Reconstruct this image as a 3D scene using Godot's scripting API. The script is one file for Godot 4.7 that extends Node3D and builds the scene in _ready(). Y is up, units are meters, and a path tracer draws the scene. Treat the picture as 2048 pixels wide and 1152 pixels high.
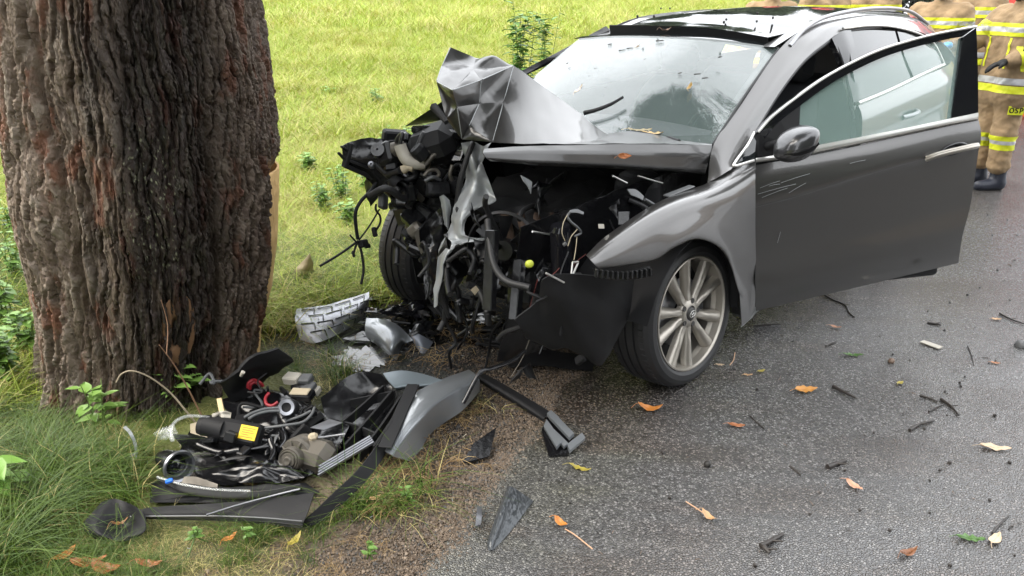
extends Node3D
# A crashed estate car by a big pine on a wet country road. World: x right, y up, z towards the photographer; metres.

var M := {}
var car: Node3D
var sg := 0
var noise := FastNoiseLite.new()

func _ready() -> void:
	# camera, sky, sun, exposure
	var cam := Camera3D.new()
	cam.name = "camera"
	cam.position = Vector3(0, 1.6, 0)
	cam.rotation_degrees = Vector3(-21.4, 0, 0)
	cam.fov = 42.02
	cam.near = 0.05
	cam.far = 400.0
	add_child(cam)
	var e := Environment.new()
	e.background_mode = Environment.BG_SKY
	var skym := PanoramaSkyMaterial.new()
	skym.panorama = overcast()
	var sky := Sky.new()
	sky.sky_material = skym
	e.sky = sky
	e.background_energy_multiplier = 1.0
	e.tonemap_mode = Environment.TONE_MAPPER_LINEAR
	e.tonemap_exposure = 3.7
	e.sdfgi_enabled = true
	e.ssao_enabled = true
	e.ssil_enabled = true
	e.fog_enabled = true
	e.fog_density = 0.0003
	e.fog_light_color = Color(0.9, 0.93, 0.9)
	var we := WorldEnvironment.new()
	we.name = "world_environment"
	we.environment = e
	add_child(we)
	var sun := DirectionalLight3D.new()
	sun.name = "sun"
	sun.light_energy = 0.45
	sun.light_color = Color(1.0, 0.96, 0.9)
	sun.light_angular_distance = 40.0
	sun.shadow_enabled = true
	sun.rotation_degrees = Vector3(-52, -80, 0)
	add_child(sun)
	noise.seed = 7
	noise.noise_type = FastNoiseLite.TYPE_SIMPLEX
	noise.frequency = 1.0
	materials()
	setting()
	pine()
	grass_all()
	build_car()
	debris()
	litter()
	plants()
	people()

func overcast() -> ImageTexture:   # an even, bright overcast: softly mottled cloud, paler overhead
	var n := FastNoiseLite.new()
	n.seed = 3
	n.frequency = 0.9
	n.fractal_octaves = 4
	var im := Image.create(512, 256, false, Image.FORMAT_RGBF)
	for y in 256:
		for x in 512:
			var a := x / 512.0 * TAU
			var b := (0.5 - y / 256.0) * PI
			var v := n.get_noise_3d(cos(a) * cos(b) * 1.8, sin(b) * 3.2, sin(a) * cos(b) * 1.8)
			var l := (0.82 + 0.3 * maxf(0.0, sin(b))) * (1.0 + 0.3 * v)
			if b < 0.0: l = 0.3
			im.set_pixel(x, y, Color(l * 0.97, l * 0.995, l * 1.03))
	return ImageTexture.create_from_image(im)

# ---------------------------------------------------------------- naming
func tag(o: Node, label: String, category: String, group := "", kind := "") -> Node:
	if label: o.set_meta("label", label)
	if category: o.set_meta("category", category)
	if group: o.set_meta("group", group)
	if kind: o.set_meta("kind", kind)
	return o

func thing(called: String, label: String, category: String, at := Vector3.ZERO, group := "") -> Node3D:
	var o := Node3D.new()
	o.name = fresh(called)
	o.position = at
	add_child(o)
	tag(o, label, category, group)
	return o

var used := {}
func fresh(called: String) -> String:
	used[called] = used.get(called, -1) + 1
	return called if used[called] == 0 else "%s_%03d" % [called, used[called]]

func obj(called: String, st: SurfaceTool, m: Material, parent: Node = null) -> MeshInstance3D:
	st.generate_normals()
	var mi := MeshInstance3D.new()
	mi.mesh = st.commit()
	mi.material_override = m
	return place(called, mi, parent)

func place(called: String, mi: Node3D, parent: Node = null) -> Node3D:
	if parent == null:
		mi.name = fresh(called)
		add_child(mi)
	else:
		var k := 0
		var nm := called
		while parent.has_node(nm):
			k += 1
			nm = "%s_%03d" % [called, k]
		mi.name = nm
		parent.add_child(mi)
	return mi

# ---------------------------------------------------------------- shapes
func ms() -> SurfaceTool:
	var st := SurfaceTool.new()
	st.begin(Mesh.PRIMITIVE_TRIANGLES)
	return st

func group_next(st: SurfaceTool) -> void:
	sg = (sg + 1) % 4000
	st.set_smooth_group(sg)

func tri(st: SurfaceTool, a: Vector3, b: Vector3, c: Vector3) -> void:
	st.add_vertex(a)
	st.add_vertex(b)
	st.add_vertex(c)

func quad(st: SurfaceTool, a: Vector3, b: Vector3, c: Vector3, d: Vector3) -> void:
	tri(st, a, b, c)
	tri(st, a, c, d)

func cr(a: Vector3, b: Vector3, c: Vector3, d: Vector3, t: float) -> Vector3:
	return b.cubic_interpolate(c, a, d, t)

func spline(p: Array, t: float) -> Vector3:   # t from 0 to size-1
	var n := p.size()
	var i := clampi(int(t), 0, n - 2)
	var a: Vector3 = p[maxi(i - 1, 0)] if i > 0 else p[0] * 2.0 - p[1]
	var d: Vector3 = p[i + 2] if i + 2 < n else p[n - 1] * 2.0 - p[n - 2]
	return cr(a, p[i], p[i + 1], d, t - i)

func grid(st: SurfaceTool, P: Array, flip := false) -> void:
	for j in P.size() - 1:
		var r0: PackedVector3Array = P[j]
		var r1: PackedVector3Array = P[j + 1]
		for i in r0.size() - 1:
			if flip:
				quad(st, r0[i], r1[i], r1[i + 1], r0[i + 1])
			else:
				quad(st, r0[i], r0[i + 1], r1[i + 1], r1[i])

# a sheet through rows of control points, Catmull-Rom both ways, with a thickness to its far side
func sheet(st: SurfaceTool, rows: Array, nu := 4, nv := 4, th := 0.002, wav := 0.0, smooth := true) -> Array:
	var R := rows.size()
	var C: int = rows[0].size()
	var mid := []
	for r in R:
		var line := PackedVector3Array()
		for i in (C - 1) * nu + 1:
			var t := float(i) / nu
			if smooth:
				line.append(spline(rows[r], t))
			else:
				var k := mini(int(t), C - 2)
				var a: Vector3 = rows[r][k]
				line.append(a.lerp(rows[r][k + 1], t - k))
		mid.append(line)
	var P := []
	for j in (R - 1) * nv + 1:
		var t2 := float(j) / nv
		var line2 := PackedVector3Array()
		for i in mid[0].size():
			if smooth and R > 2:
				var col := []
				for r in R: col.append(mid[r][i])
				line2.append(spline(col, t2))
			else:
				var k2 := mini(int(t2), R - 2)
				line2.append(mid[k2][i].lerp(mid[k2 + 1][i], t2 - k2))
		P.append(line2)
	var N := normals(P)
	if wav > 0.0:
		for j in P.size():
			for i in P[j].size():
				var q: Vector3 = P[j][i] * 9.0
				P[j][i] += N[j][i] * wav * noise.get_noise_3dv(q)
	group_next(st)
	grid(st, P)
	if th != 0.0:
		var Q := []
		for j in P.size():
			var l := PackedVector3Array()
			for i in P[j].size(): l.append(P[j][i] - N[j][i] * th)
			Q.append(l)
		group_next(st)
		grid(st, Q, true)
		st.set_smooth_group(-1)
		var e := P.size() - 1
		var f: int = P[0].size() - 1
		for i in f:
			quad(st, P[0][i], Q[0][i], Q[0][i + 1], P[0][i + 1])
			quad(st, P[e][i], P[e][i + 1], Q[e][i + 1], Q[e][i])
		for j in e:
			quad(st, P[j][0], P[j + 1][0], Q[j + 1][0], Q[j][0])
			quad(st, P[j][f], Q[j][f], Q[j + 1][f], P[j + 1][f])
	return P

func normals(P: Array) -> Array:
	var N := []
	for j in P.size():
		var l := PackedVector3Array()
		for i in P[j].size():
			var du: Vector3 = P[j][mini(i + 1, P[j].size() - 1)] - P[j][maxi(i - 1, 0)]
			var dv: Vector3 = P[mini(j + 1, P.size() - 1)][i] - P[maxi(j - 1, 0)][i]
			l.append(dv.cross(du).normalized())
		N.append(l)
	return N

# creased facets: polygons of named points, each bulged a little inside its sharp border
func facets(st: SurfaceTool, V: Dictionary, faces: Array, n := 6, rough := 0.004) -> void:
	for f in faces:
		var names: String = f[0]
		var bulge: float = f[1]
		var c := Vector3.ZERO
		var pts := []
		for ch in names:
			pts.append(V[ch])
			c += V[ch]
		c /= pts.size()
		var nn := Vector3.ZERO
		for i in pts.size(): nn += (pts[(i + 1) % pts.size()] - c).cross(pts[i] - c)
		nn = nn.normalized()
		group_next(st)
		if pts.size() == 4:   # a bent quadrilateral
			var P := []
			for j in n * 2 + 1:
				var l := PackedVector3Array()
				for i in n * 2 + 1:
					var s := float(i) / (n * 2)
					var t := float(j) / (n * 2)
					var p: Vector3 = pts[0].lerp(pts[1], s).lerp(pts[3].lerp(pts[2], s), t)
					var e := sin(PI * s) * sin(PI * t)
					l.append(p + nn * (bulge * e + rough * e * noise.get_noise_3dv(p * 11.0)))
				P.append(l)
			grid(st, P)
			continue
		if pts.size() == 3:
			for u in n * 2:
				for v in n * 2 - u:
					var q := []
					for k in [[u, v], [u + 1, v], [u, v + 1], [u + 1, v + 1]]:
						var s: float = float(k[0]) / (n * 2)
						var t: float = float(k[1]) / (n * 2)
						var w := 1.0 - s - t
						var p: Vector3 = pts[0] * s + pts[1] * t + pts[2] * w
						var e := maxf(0.0, 27.0 * s * t * w)
						q.append(p + nn * (bulge * e + rough * minf(1.0, e) * noise.get_noise_3dv(p * 11.0)))
					tri(st, q[0], q[1], q[2])
					if u + v < n * 2 - 1: tri(st, q[1], q[3], q[2])
			continue
		for i in pts.size():
			var a: Vector3 = pts[i]
			var b: Vector3 = pts[(i + 1) % pts.size()]
			for u in n:
				for v in n - u:
					var q := []
					for k in [[u, v], [u + 1, v], [u, v + 1], [u + 1, v + 1]]:
						var s: float = float(k[0]) / n
						var t: float = float(k[1]) / n
						var w := 1.0 - s - t
						var p: Vector3 = a * s + b * t + c * w
						var e := smoothstep(0.0, 1.0, w)
						p += nn * (bulge * e + rough * minf(1.0, w * 3.0) * noise.get_noise_3dv(p * 11.0))
						q.append(p)
					tri(st, q[0], q[1], q[2])
					if u + v < n - 1: tri(st, q[1], q[3], q[2])

func tube(st: SurfaceTool, pts: Array, r: float, sides := 6, per := 4, r2 := -1.0) -> void:
	if r2 < 0.0: r2 = r
	var line := []
	if pts.size() == 2 or per == 1: line = pts
	else:
		for i in (pts.size() - 1) * per + 1: line.append(spline(pts, float(i) / per))
	var up := Vector3(0.13, 0.97, 0.21)
	var rings := []
	for i in line.size():
		var d: Vector3 = (line[mini(i + 1, line.size() - 1)] - line[maxi(i - 1, 0)]).normalized()
		var x := up.cross(d)
		if x.length() < 0.05: x = Vector3(1, 0, 0.2).cross(d)
		x = x.normalized()
		up = d.cross(x)
		var rr := lerpf(r, r2, float(i) / (line.size() - 1))
		var l := PackedVector3Array()
		for k in sides + 1:
			var a := TAU * k / sides
			l.append(line[i] + (x * cos(a) + up * sin(a)) * rr)
		rings.append(l)
	group_next(st)
	grid(st, rings)
	for e in [0, rings.size() - 1]:
		st.set_smooth_group(-1)
		for k in sides:
			if e == 0: tri(st, line[0], rings[0][k + 1], rings[0][k])
			else: tri(st, line[e], rings[e][k], rings[e][k + 1])

# lathe: profile of (radius, height) about the y axis of xf
func lathe(st: SurfaceTool, prof: Array, seg: int, xf: Transform3D, from := 0.0, to := TAU) -> void:
	var P := []
	for i in seg + 1:
		var a := lerpf(from, to, float(i) / seg)
		var l := PackedVector3Array()
		for q in prof: l.append(xf * Vector3(cos(a) * q.x, q.y, sin(a) * q.x))
		P.append(l)
	for k in prof.size() - 1:
		group_next(st)
		for i in seg:
			quad(st, P[i][k], P[i + 1][k], P[i + 1][k + 1], P[i][k + 1])

func smooth_lathe(st: SurfaceTool, prof: Array, seg: int, xf: Transform3D, from := 0.0, to := TAU) -> void:
	var P := []
	for i in seg + 1:
		var a := lerpf(from, to, float(i) / seg)
		var l := PackedVector3Array()
		for q in prof: l.append(xf * Vector3(cos(a) * q.x, q.y, sin(a) * q.x))
		P.append(l)
	group_next(st)
	grid(st, P, true)

# a box with chamfered edges
func box(st: SurfaceTool, size: Vector3, xf: Transform3D, b := 0.004) -> void:
	b = minf(b, minf(size.x, minf(size.y, size.z)) * 0.4)
	var h := size * 0.5
	var i := h - Vector3(b, b, b)
	st.set_smooth_group(-1)
	for ax in 3:
		for s in [-1.0, 1.0]:
			var u := (ax + 1) % 3
			var v := (ax + 2) % 3
			var q := []
			for c in [[-1, -1], [1, -1], [1, 1], [-1, 1]]:
				var p := Vector3.ZERO
				p[ax] = h[ax] * s
				p[u] = i[u] * c[0]
				p[v] = i[v] * c[1]
				q.append(xf * p)
			if s > 0: quad(st, q[3], q[2], q[1], q[0])
			else: quad(st, q[0], q[1], q[2], q[3])
	for ax in 3:
		var u := (ax + 1) % 3
		var v := (ax + 2) % 3
		for su in [-1.0, 1.0]:
			for sv in [-1.0, 1.0]:
				var q := []
				for c in [[-1, 0], [1, 0], [1, 1], [-1, 1]]:
					var p := Vector3.ZERO
					p[ax] = i[ax] * c[0]
					p[u] = (h[u] if c[1] == 0 else i[u]) * su
					p[v] = (i[v] if c[1] == 0 else h[v]) * sv
					q.append(xf * p)
				if su * sv > 0: quad(st, q[3], q[2], q[1], q[0])
				else: quad(st, q[0], q[1], q[2], q[3])
	for sx in [-1.0, 1.0]:
		for sy in [-1.0, 1.0]:
			for sz in [-1.0, 1.0]:
				var s3 := Vector3(sx, sy, sz)
				var a := xf * (Vector3(h.x, i.y, i.z) * s3)
				var c := xf * (Vector3(i.x, h.y, i.z) * s3)
				var d := xf * (Vector3(i.x, i.y, h.z) * s3)
				if sx * sy * sz > 0: tri(st, a, d, c)
				else: tri(st, a, c, d)

func bar(st: SurfaceTool, a: Vector3, b: Vector3, w: float, h: float, bev := 0.003) -> void:   # a straight flat bar between two points
	var d := b - a
	var z := d.normalized()
	var up := Vector3.UP if absf(z.y) < 0.9 else Vector3(1, 0, 0)
	var x := up.cross(z).normalized()
	box(st, Vector3(w, h, d.length()), Transform3D(Basis(x, z.cross(x), z), (a + b) * 0.5), bev)

# a plate cut to an outline (any points, roughly in one plane), with a thickness
func plate(st: SurfaceTool, pts: Array, th := 0.003) -> void:
	var c := Vector3.ZERO
	for p in pts: c += p
	c /= pts.size()
	var nn := Vector3.ZERO
	for i in pts.size(): nn += (pts[i] - c).cross(pts[(i + 1) % pts.size()] - c)
	nn = nn.normalized()
	if nn.y < 0.0: nn = -nn
	var x := nn.cross(Vector3(0.3, 0.2, 0.9)).normalized()
	var y := nn.cross(x)
	var flat := PackedVector2Array()
	for p in pts: flat.append(Vector2((p - c).dot(x), (p - c).dot(y)))
	var ix := Geometry2D.triangulate_polygon(flat)
	st.set_smooth_group(-1)
	for k in range(0, ix.size(), 3):
		var a: Vector3 = pts[ix[k]]
		var b: Vector3 = pts[ix[k + 1]]
		var d: Vector3 = pts[ix[k + 2]]
		tri(st, a, b, d)
		tri(st, a - nn * th, d - nn * th, b - nn * th)
	for i in pts.size():
		var a: Vector3 = pts[i]
		var b: Vector3 = pts[(i + 1) % pts.size()]
		quad(st, a, b, b - nn * th, a - nn * th)

func at(p: Vector3, rx := 0.0, ry := 0.0, rz := 0.0) -> Transform3D:
	return Transform3D(Basis.from_euler(Vector3(deg_to_rad(rx), deg_to_rad(ry), deg_to_rad(rz))), p)

func facing(p: Vector3, ydir: Vector3, hint := Vector3(0.2, 0.1, 0.97)) -> Transform3D:   # the frame whose y axis points along ydir
	var y := ydir.normalized()
	var x := y.cross(hint).normalized()
	return Transform3D(Basis(x, y, x.cross(y)), p)

# ---------------------------------------------------------------- materials
func mat(r: float, g: float, b: float, rough: float, metal := 0.0, spec := 0.5) -> StandardMaterial3D:
	var m := StandardMaterial3D.new()
	m.albedo_color = Color(r, g, b).linear_to_srgb()
	m.roughness = rough
	m.metallic = metal
	m.metallic_specular = spec
	m.cull_mode = BaseMaterial3D.CULL_DISABLED
	return m

func noise_tex(freq: float, kind: int, normal := false, strength := 4.0, size := 512, sd := 1, oct := 3) -> NoiseTexture2D:
	var n := FastNoiseLite.new()
	n.noise_type = kind
	n.frequency = freq
	n.seed = sd
	n.fractal_octaves = oct
	if kind == FastNoiseLite.TYPE_CELLULAR:
		n.cellular_return_type = FastNoiseLite.RETURN_DISTANCE
		n.fractal_type = FastNoiseLite.FRACTAL_NONE if oct < 2 else FastNoiseLite.FRACTAL_FBM
	var t := NoiseTexture2D.new()
	t.width = size
	t.height = size
	t.seamless = true
	t.noise = n
	t.as_normal_map = normal
	t.bump_strength = strength
	return t

func triplanar(m: StandardMaterial3D, scale: float, world := true) -> void:
	m.uv1_triplanar = true
	m.uv1_world_triplanar = world
	m.uv1_scale = Vector3(scale, scale, scale)

func materials() -> void:
	var wet := noise_tex(0.045, FastNoiseLite.TYPE_CELLULAR, true, 1.6, 512, 5, 1)
	var dents := noise_tex(0.012, FastNoiseLite.TYPE_SIMPLEX, true, 3.0, 512, 6)
	var p := mat(0.082, 0.079, 0.077, 0.33, 0.62)
	p.clearcoat_enabled = true
	p.clearcoat = 0.85
	p.clearcoat_roughness = 0.04
	p.normal_enabled = true
	p.normal_texture = wet
	p.normal_scale = 0.2
	triplanar(p, 6.0, false)
	M.paint = p
	var c := p.duplicate()
	c.normal_texture = dents
	c.albedo_color = Color(0.042, 0.041, 0.04).linear_to_srgb()
	c.normal_scale = 0.03
	c.roughness = 0.36
	c.clearcoat = 0.5
	M.crushed = c
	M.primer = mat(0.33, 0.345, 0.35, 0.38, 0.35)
	M.chrome = mat(0.66, 0.65, 0.62, 0.3, 0.85)
	M.alloy = mat(0.35, 0.325, 0.285, 0.38, 0.7)
	M.alloy_dark = mat(0.06, 0.058, 0.055, 0.5, 0.6)
	M.steel = mat(0.3, 0.3, 0.31, 0.38, 0.9)
	M.foil = mat(0.26, 0.265, 0.285, 0.33, 0.85)
	M.rust = mat(0.06, 0.035, 0.022, 0.8)
	M.red_dark = mat(0.12, 0.02, 0.015, 0.5)
	var mp := p.duplicate()
	mp.albedo_color = Color(0.05, 0.05, 0.053).linear_to_srgb()
	M.mirror_paint = mp
	M.castal = mat(0.12, 0.108, 0.09, 0.5, 0.5)
	M.rubber = mat(0.014, 0.014, 0.015, 0.55)
	M.plastic = mat(0.007, 0.007, 0.008, 0.42)
	M.matt = mat(0.011, 0.011, 0.012, 0.6, 0.0, 0.35)
	M.gloss = mat(0.008, 0.008, 0.01, 0.08)
	var wp := mat(0.006, 0.006, 0.007, 0.22)
	wp.normal_enabled = true
	wp.normal_texture = dents
	wp.normal_scale = 0.5
	triplanar(wp, 3.0)
	M.wetplastic = wp
	M.greyplastic = mat(0.09, 0.093, 0.096, 0.45)
	M.white = mat(0.42, 0.39, 0.33, 0.5)
	M.cream = mat(0.38, 0.32, 0.22, 0.6)
	M.clear = mat(0.85, 0.88, 0.86, 0.12)
	M.clear.albedo_color.a = 0.14
	M.clear.transparency = BaseMaterial3D.TRANSPARENCY_ALPHA
	M.yellow = mat(0.75, 0.5, 0.01, 0.5)
	M.red = mat(0.26, 0.012, 0.02, 0.4)
	M.blue = mat(0.02, 0.16, 0.7, 0.4)
	M.grey_cloth = mat(0.03, 0.031, 0.036, 0.85)
	M.liner = mat(0.012, 0.012, 0.013, 0.8, 0.0, 0.3)
	var g := mat(0.7, 0.9, 0.86, 0.02, 0.0, 0.5)
	g.albedo_color.a = 0.06
	g.transparency = BaseMaterial3D.TRANSPARENCY_ALPHA
	M.glass = g
	var dg := mat(0.62, 0.85, 0.78, 0.05, 0.0, 0.5)
	dg.albedo_color.a = 0.15
	dg.transparency = BaseMaterial3D.TRANSPARENCY_ALPHA
	dg.normal_enabled = true
	dg.normal_texture = noise_tex(0.09, FastNoiseLite.TYPE_CELLULAR, true, 3.0, 512, 11, 1)
	dg.normal_scale = 0.22
	triplanar(dg, 4.0, false)
	M.wetglass = dg
	var tg := mat(0.01, 0.012, 0.013, 0.06, 0.0, 0.45)
	tg.normal_enabled = true
	tg.normal_texture = wet
	tg.normal_scale = 0.05
	triplanar(tg, 3.0, false)
	M.darkglass = tg

# ---------------------------------------------------------------- ground
func edge_x(z: float) -> float:   # where the asphalt begins, for a depth z
	return -0.33 - 0.42 * (z + 1.75) + 0.05 * noise.get_noise_1d(z * 1.7) + 0.025 * noise.get_noise_1d(z * 9.0 + 40.0)

func ground_y(x: float, z: float) -> float:
	var d := edge_x(z) - x
	var y := 0.0
	if d > 0.0:
		y = 0.02 * smoothstep(0.0, 0.5, d) + 0.012 * noise.get_noise_2d(x * 1.1, z * 1.1) * smoothstep(0.0, 0.8, d)
		y += 0.05 * maxf(0.0, d - 2.5) - 0.0002 * pow(minf(40.0, maxf(0.0, d - 4.0)), 2)
		y += 0.04 * maxf(0.0, -z - 9.0) * smoothstep(0.6, 4.0, d)
		y += 0.05 * noise.get_noise_2d(x * 0.25, z * 0.25) * smoothstep(2.0, 7.0, d)
	elif d < -6.6:
		y = 0.05 * minf(1.0, -6.6 - d)
	return y

func setting() -> void:
	var soil := mat(1, 1, 1, 0.75)
	soil.vertex_color_use_as_albedo = true
	soil.normal_enabled = true
	soil.normal_texture = noise_tex(0.06, FastNoiseLite.TYPE_CELLULAR, true, 8.0, 512, 21, 1)
	soil.normal_scale = 1.0
	triplanar(soil, 2.0)
	M.soil = soil
	var st := ms()
	st.set_smooth_group(0)
	var xs := []
	var x := -90.0
	while x < 90.0:
		xs.append(x)
		x += 0.035 if x > -3.2 and x < 1.9 else (0.4 if x > -9.0 and x < 9.0 else 3.0)
	var zs := []
	var z := -90.0
	while z < 40.0:
		zs.append(z)
		z += 0.035 if z > -5.2 and z < -1.2 else (0.4 if z > -14.0 and z < 2.0 else 3.0)
	var P := []
	var C := []
	for zz: float in zs:
		var l := PackedVector3Array()
		var cl := PackedColorArray()
		for xx: float in xs:
			var d := edge_x(zz) - xx
			var y := ground_y(xx, zz) - 0.012
			if d < -0.25: y -= 0.06
			y += 0.006 * noise.get_noise_2d(xx * 14.0, zz * 14.0)
			l.append(Vector3(xx, y, zz))
			var n1 := noise.get_noise_2d(xx * 2.3 + 9.0, zz * 2.3) * 0.5 + 0.5
			var n2 := noise.get_noise_2d(xx * 30.0, zz * 30.0) * 0.5 + 0.5
			var c := Color(0.075, 0.057, 0.04).lerp(Color(0.14, 0.105, 0.072), n2)
			var lawn := Color(0.075, 0.095, 0.022).lerp(Color(0.15, 0.15, 0.04), n1)
			c = c.lerp(lawn, smoothstep(0.35, 0.9, d + 0.5 * (n1 - 0.5)))
			var oil := smoothstep(0.9, 0.25, Vector2(xx + 0.45, (zz + 3.55) * 0.8).length() + 0.25 * (n1 - 0.5))
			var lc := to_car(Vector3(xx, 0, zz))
			var car_footprint := smoothstep(1.35, 0.75, lc.x) * smoothstep(1.25, 0.7, absf(lc.z)) * smoothstep(-4.4, -3.8, lc.x)  # ground colour is darkened over the car's footprint and a soft margin
			c = c.lerp(c * 0.3, car_footprint)
			c = c.lerp(Color(0.012, 0.012, 0.012), oil * 0.9)
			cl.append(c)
		P.append(l)
		C.append(cl)
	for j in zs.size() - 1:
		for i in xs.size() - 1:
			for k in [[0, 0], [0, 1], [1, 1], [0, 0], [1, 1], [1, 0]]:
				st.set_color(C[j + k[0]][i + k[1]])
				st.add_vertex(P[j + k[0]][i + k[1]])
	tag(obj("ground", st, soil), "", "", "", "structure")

	# the road
	var asp := mat(1, 1, 1, 0.3, 0.0, 0.85)
	asp.vertex_color_use_as_albedo = true
	asp.albedo_texture = asphalt_tex(0)
	asp.roughness_texture = asphalt_tex(1)
	asp.roughness = 1.0
	asp.normal_enabled = true
	asp.normal_texture = asphalt_tex(2)
	asp.normal_scale = 0.42
	triplanar(asp, 0.77)
	M.asphalt = asp
	st = ms()
	st.set_smooth_group(0)
	var ts := []
	z = -80.0
	while z < 12.0:
		ts.append(z)
		z += 0.05 if z > -4.5 and z < -1.0 else (0.25 if z > -12.0 and z < 2.0 else 1.5)
	var us := [0.0, 0.015, 0.04, 0.1, 0.2, 0.35, 0.55, 0.8, 1.1, 1.5, 2.0, 2.6, 3.3, 4.1, 4.9, 5.7, 6.3, 6.5]
	P = []
	C = []
	for zz: float in ts:
		var l := PackedVector3Array()
		var cl := PackedColorArray()
		for u: float in us:
			var xx: float = edge_x(zz) + u
			var y := 0.0 + 0.012 * smoothstep(0.0, 0.2, u) - 0.02 * smoothstep(0.04, 0.0, u)
			y += 0.004 * noise.get_noise_2d(xx * 1.4, zz * 1.4)
			l.append(Vector3(xx, y - 0.012 + 0.012, zz))
			var n1 := noise.get_noise_2d(xx * 1.2 + 3.0, zz * 1.2) * 0.5 + 0.5
			var dirt := smoothstep(0.9, 0.0, u + 0.5 * (n1 - 0.5))
			var n2 := noise.get_noise_2d(xx * 0.55 + 20.0, zz * 0.55) + 0.5 * noise.get_noise_2d(xx * 2.2, zz * 2.2 + 8.0)
			var damp := smoothstep(-0.25, 0.45, n2)
			cl.append(Color(1.0, 0.96, 0.95).lerp(Color(1.2, 0.93, 0.68), maxf(dirt, 0.35 * damp)) * lerpf(1.25, 0.55, damp))
		P.append(l)
		C.append(cl)
	for j in ts.size() - 1:
		for i in us.size() - 1:
			for k in [[0, 0], [0, 1], [1, 1], [0, 0], [1, 1], [1, 0]]:
				st.set_color(C[j + k[0]][i + k[1]])
				st.add_vertex(P[j + k[0]][i + k[1]])
	tag(obj("road", st, asp), "", "", "", "structure")
	far_woods()

func asphalt_tex(which: int) -> ImageTexture:   # 1024 texels over 1.3 m: chippings of about a centimetre in dark binder
	if not M.has("asphalt_h"):
		var cell := FastNoiseLite.new()
		cell.noise_type = FastNoiseLite.TYPE_CELLULAR
		cell.cellular_return_type = FastNoiseLite.RETURN_DISTANCE2_SUB
		cell.frequency = 0.15
		cell.fractal_type = FastNoiseLite.FRACTAL_NONE
		cell.seed = 4
		var val := FastNoiseLite.new()
		val.noise_type = FastNoiseLite.TYPE_CELLULAR
		val.cellular_return_type = FastNoiseLite.RETURN_CELL_VALUE
		val.frequency = 0.15
		val.fractal_type = FastNoiseLite.FRACTAL_NONE
		val.seed = 4
		var him := cell.get_seamless_image(1024, 1024, false, false, 0.12)
		var vim := val.get_seamless_image(1024, 1024, false, false, 0.12)
		var fine := FastNoiseLite.new()
		fine.frequency = 0.3
		fine.seed = 9
		var a := Image.create(1024, 1024, false, Image.FORMAT_RGB8)
		var r := Image.create(1024, 1024, false, Image.FORMAT_RGB8)
		var h := Image.create(1024, 1024, false, Image.FORMAT_RGB8)
		for y in 1024:
			for x in 1024:
				var e := him.get_pixel(x, y).r
				var v := vim.get_pixel(x, y).r
				var f := fine.get_noise_2d(x, y) * 0.5 + 0.5
				var stone := smoothstep(0.04, 0.3, e) * (0.25 + 0.75 * v)
				var l := 0.02 + 0.11 * stone * (0.13 + v * v * 1.5) + 0.028 * f
				var c := Color(l * 1.03, l, l * 0.98).linear_to_srgb()
				a.set_pixel(x, y, c)
				var ro := 0.15 - 0.06 * stone + 0.06 * f
				r.set_pixel(x, y, Color(ro, ro, ro))
				var hh := clampf(stone * 0.8 + 0.2 * f * stone, 0, 1)
				h.set_pixel(x, y, Color(hh, hh, hh))
		M.asphalt_a = ImageTexture.create_from_image(a)
		M.asphalt_r = ImageTexture.create_from_image(r)
		h.bump_map_to_normal_map(9.0)
		M.asphalt_h = ImageTexture.create_from_image(h)
	return [M.asphalt_a, M.asphalt_r, M.asphalt_h][which]

# woods: a mass of crowns and trunks across the road and at the far side of the meadow
func far_woods() -> void:
	var rng := RandomNumberGenerator.new()
	rng.seed = 55
	var clump := leaf_clump(70, 0.5, 0.16, rng)
	var lm := mat(0.055, 0.085, 0.028, 0.6)
	lm.vertex_color_use_as_albedo = true
	var spots := []
	for i in 34: spots.append([Vector3(rng.randf_range(-46, 40), 0, rng.randf_range(-62, -50)), rng.randf_range(9, 14)])
	var across := []
	for i in 60:
		var z := rng.randf_range(5.5, 26.0)
		var x := rng.randf_range(-20.0, 22.0)
		if x > edge_x(z) - 1.6 and x < edge_x(z) + 7.8: continue
		across.append([Vector3(x, 0, z), rng.randf_range(8, 13)])
	var n := 0
	for set_ in [spots, across]:
		var xfs := []
		var st := ms()
		for s in set_:
			var b: Vector3 = s[0]
			b.y = ground_y(b.x, b.z) - 0.1
			tube(st, [b, b + Vector3(0.1, s[1] * 0.5, 0), b + Vector3(0, s[1] * 0.95, 0.1)], 0.2, 7, 3, 0.04)
			for k in 230:
				var t := pow(rng.randf(), 0.8)
				var hh: float = s[1] * lerpf(0.12, 1.0, t)
				var rad: float = s[1] * 0.26 * sqrt(1.0 - t * 0.92) * sqrt(rng.randf())
				var a := rng.randf() * TAU
				var xf := Transform3D(Basis.from_euler(Vector3(rng.randf() * TAU, rng.randf() * TAU, 0)).scaled(Vector3.ONE * rng.randf_range(1.2, 2.3)), b + Vector3(cos(a) * rad, hh, sin(a) * rad))
				xfs.append([xf, Color(1, 1, 1) * rng.randf_range(0.6, 1.3)])
		var fo := tag(obj("forest", st, mat(0.07, 0.05, 0.035, 0.9)), "dark wood at the far end of the meadow" if n == 0 else "dark wood across the road that the car's paint reflects", "forest", "", "stuff")
		multi("crowns", clump, lm, xfs, fo)
		n += 1

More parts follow.
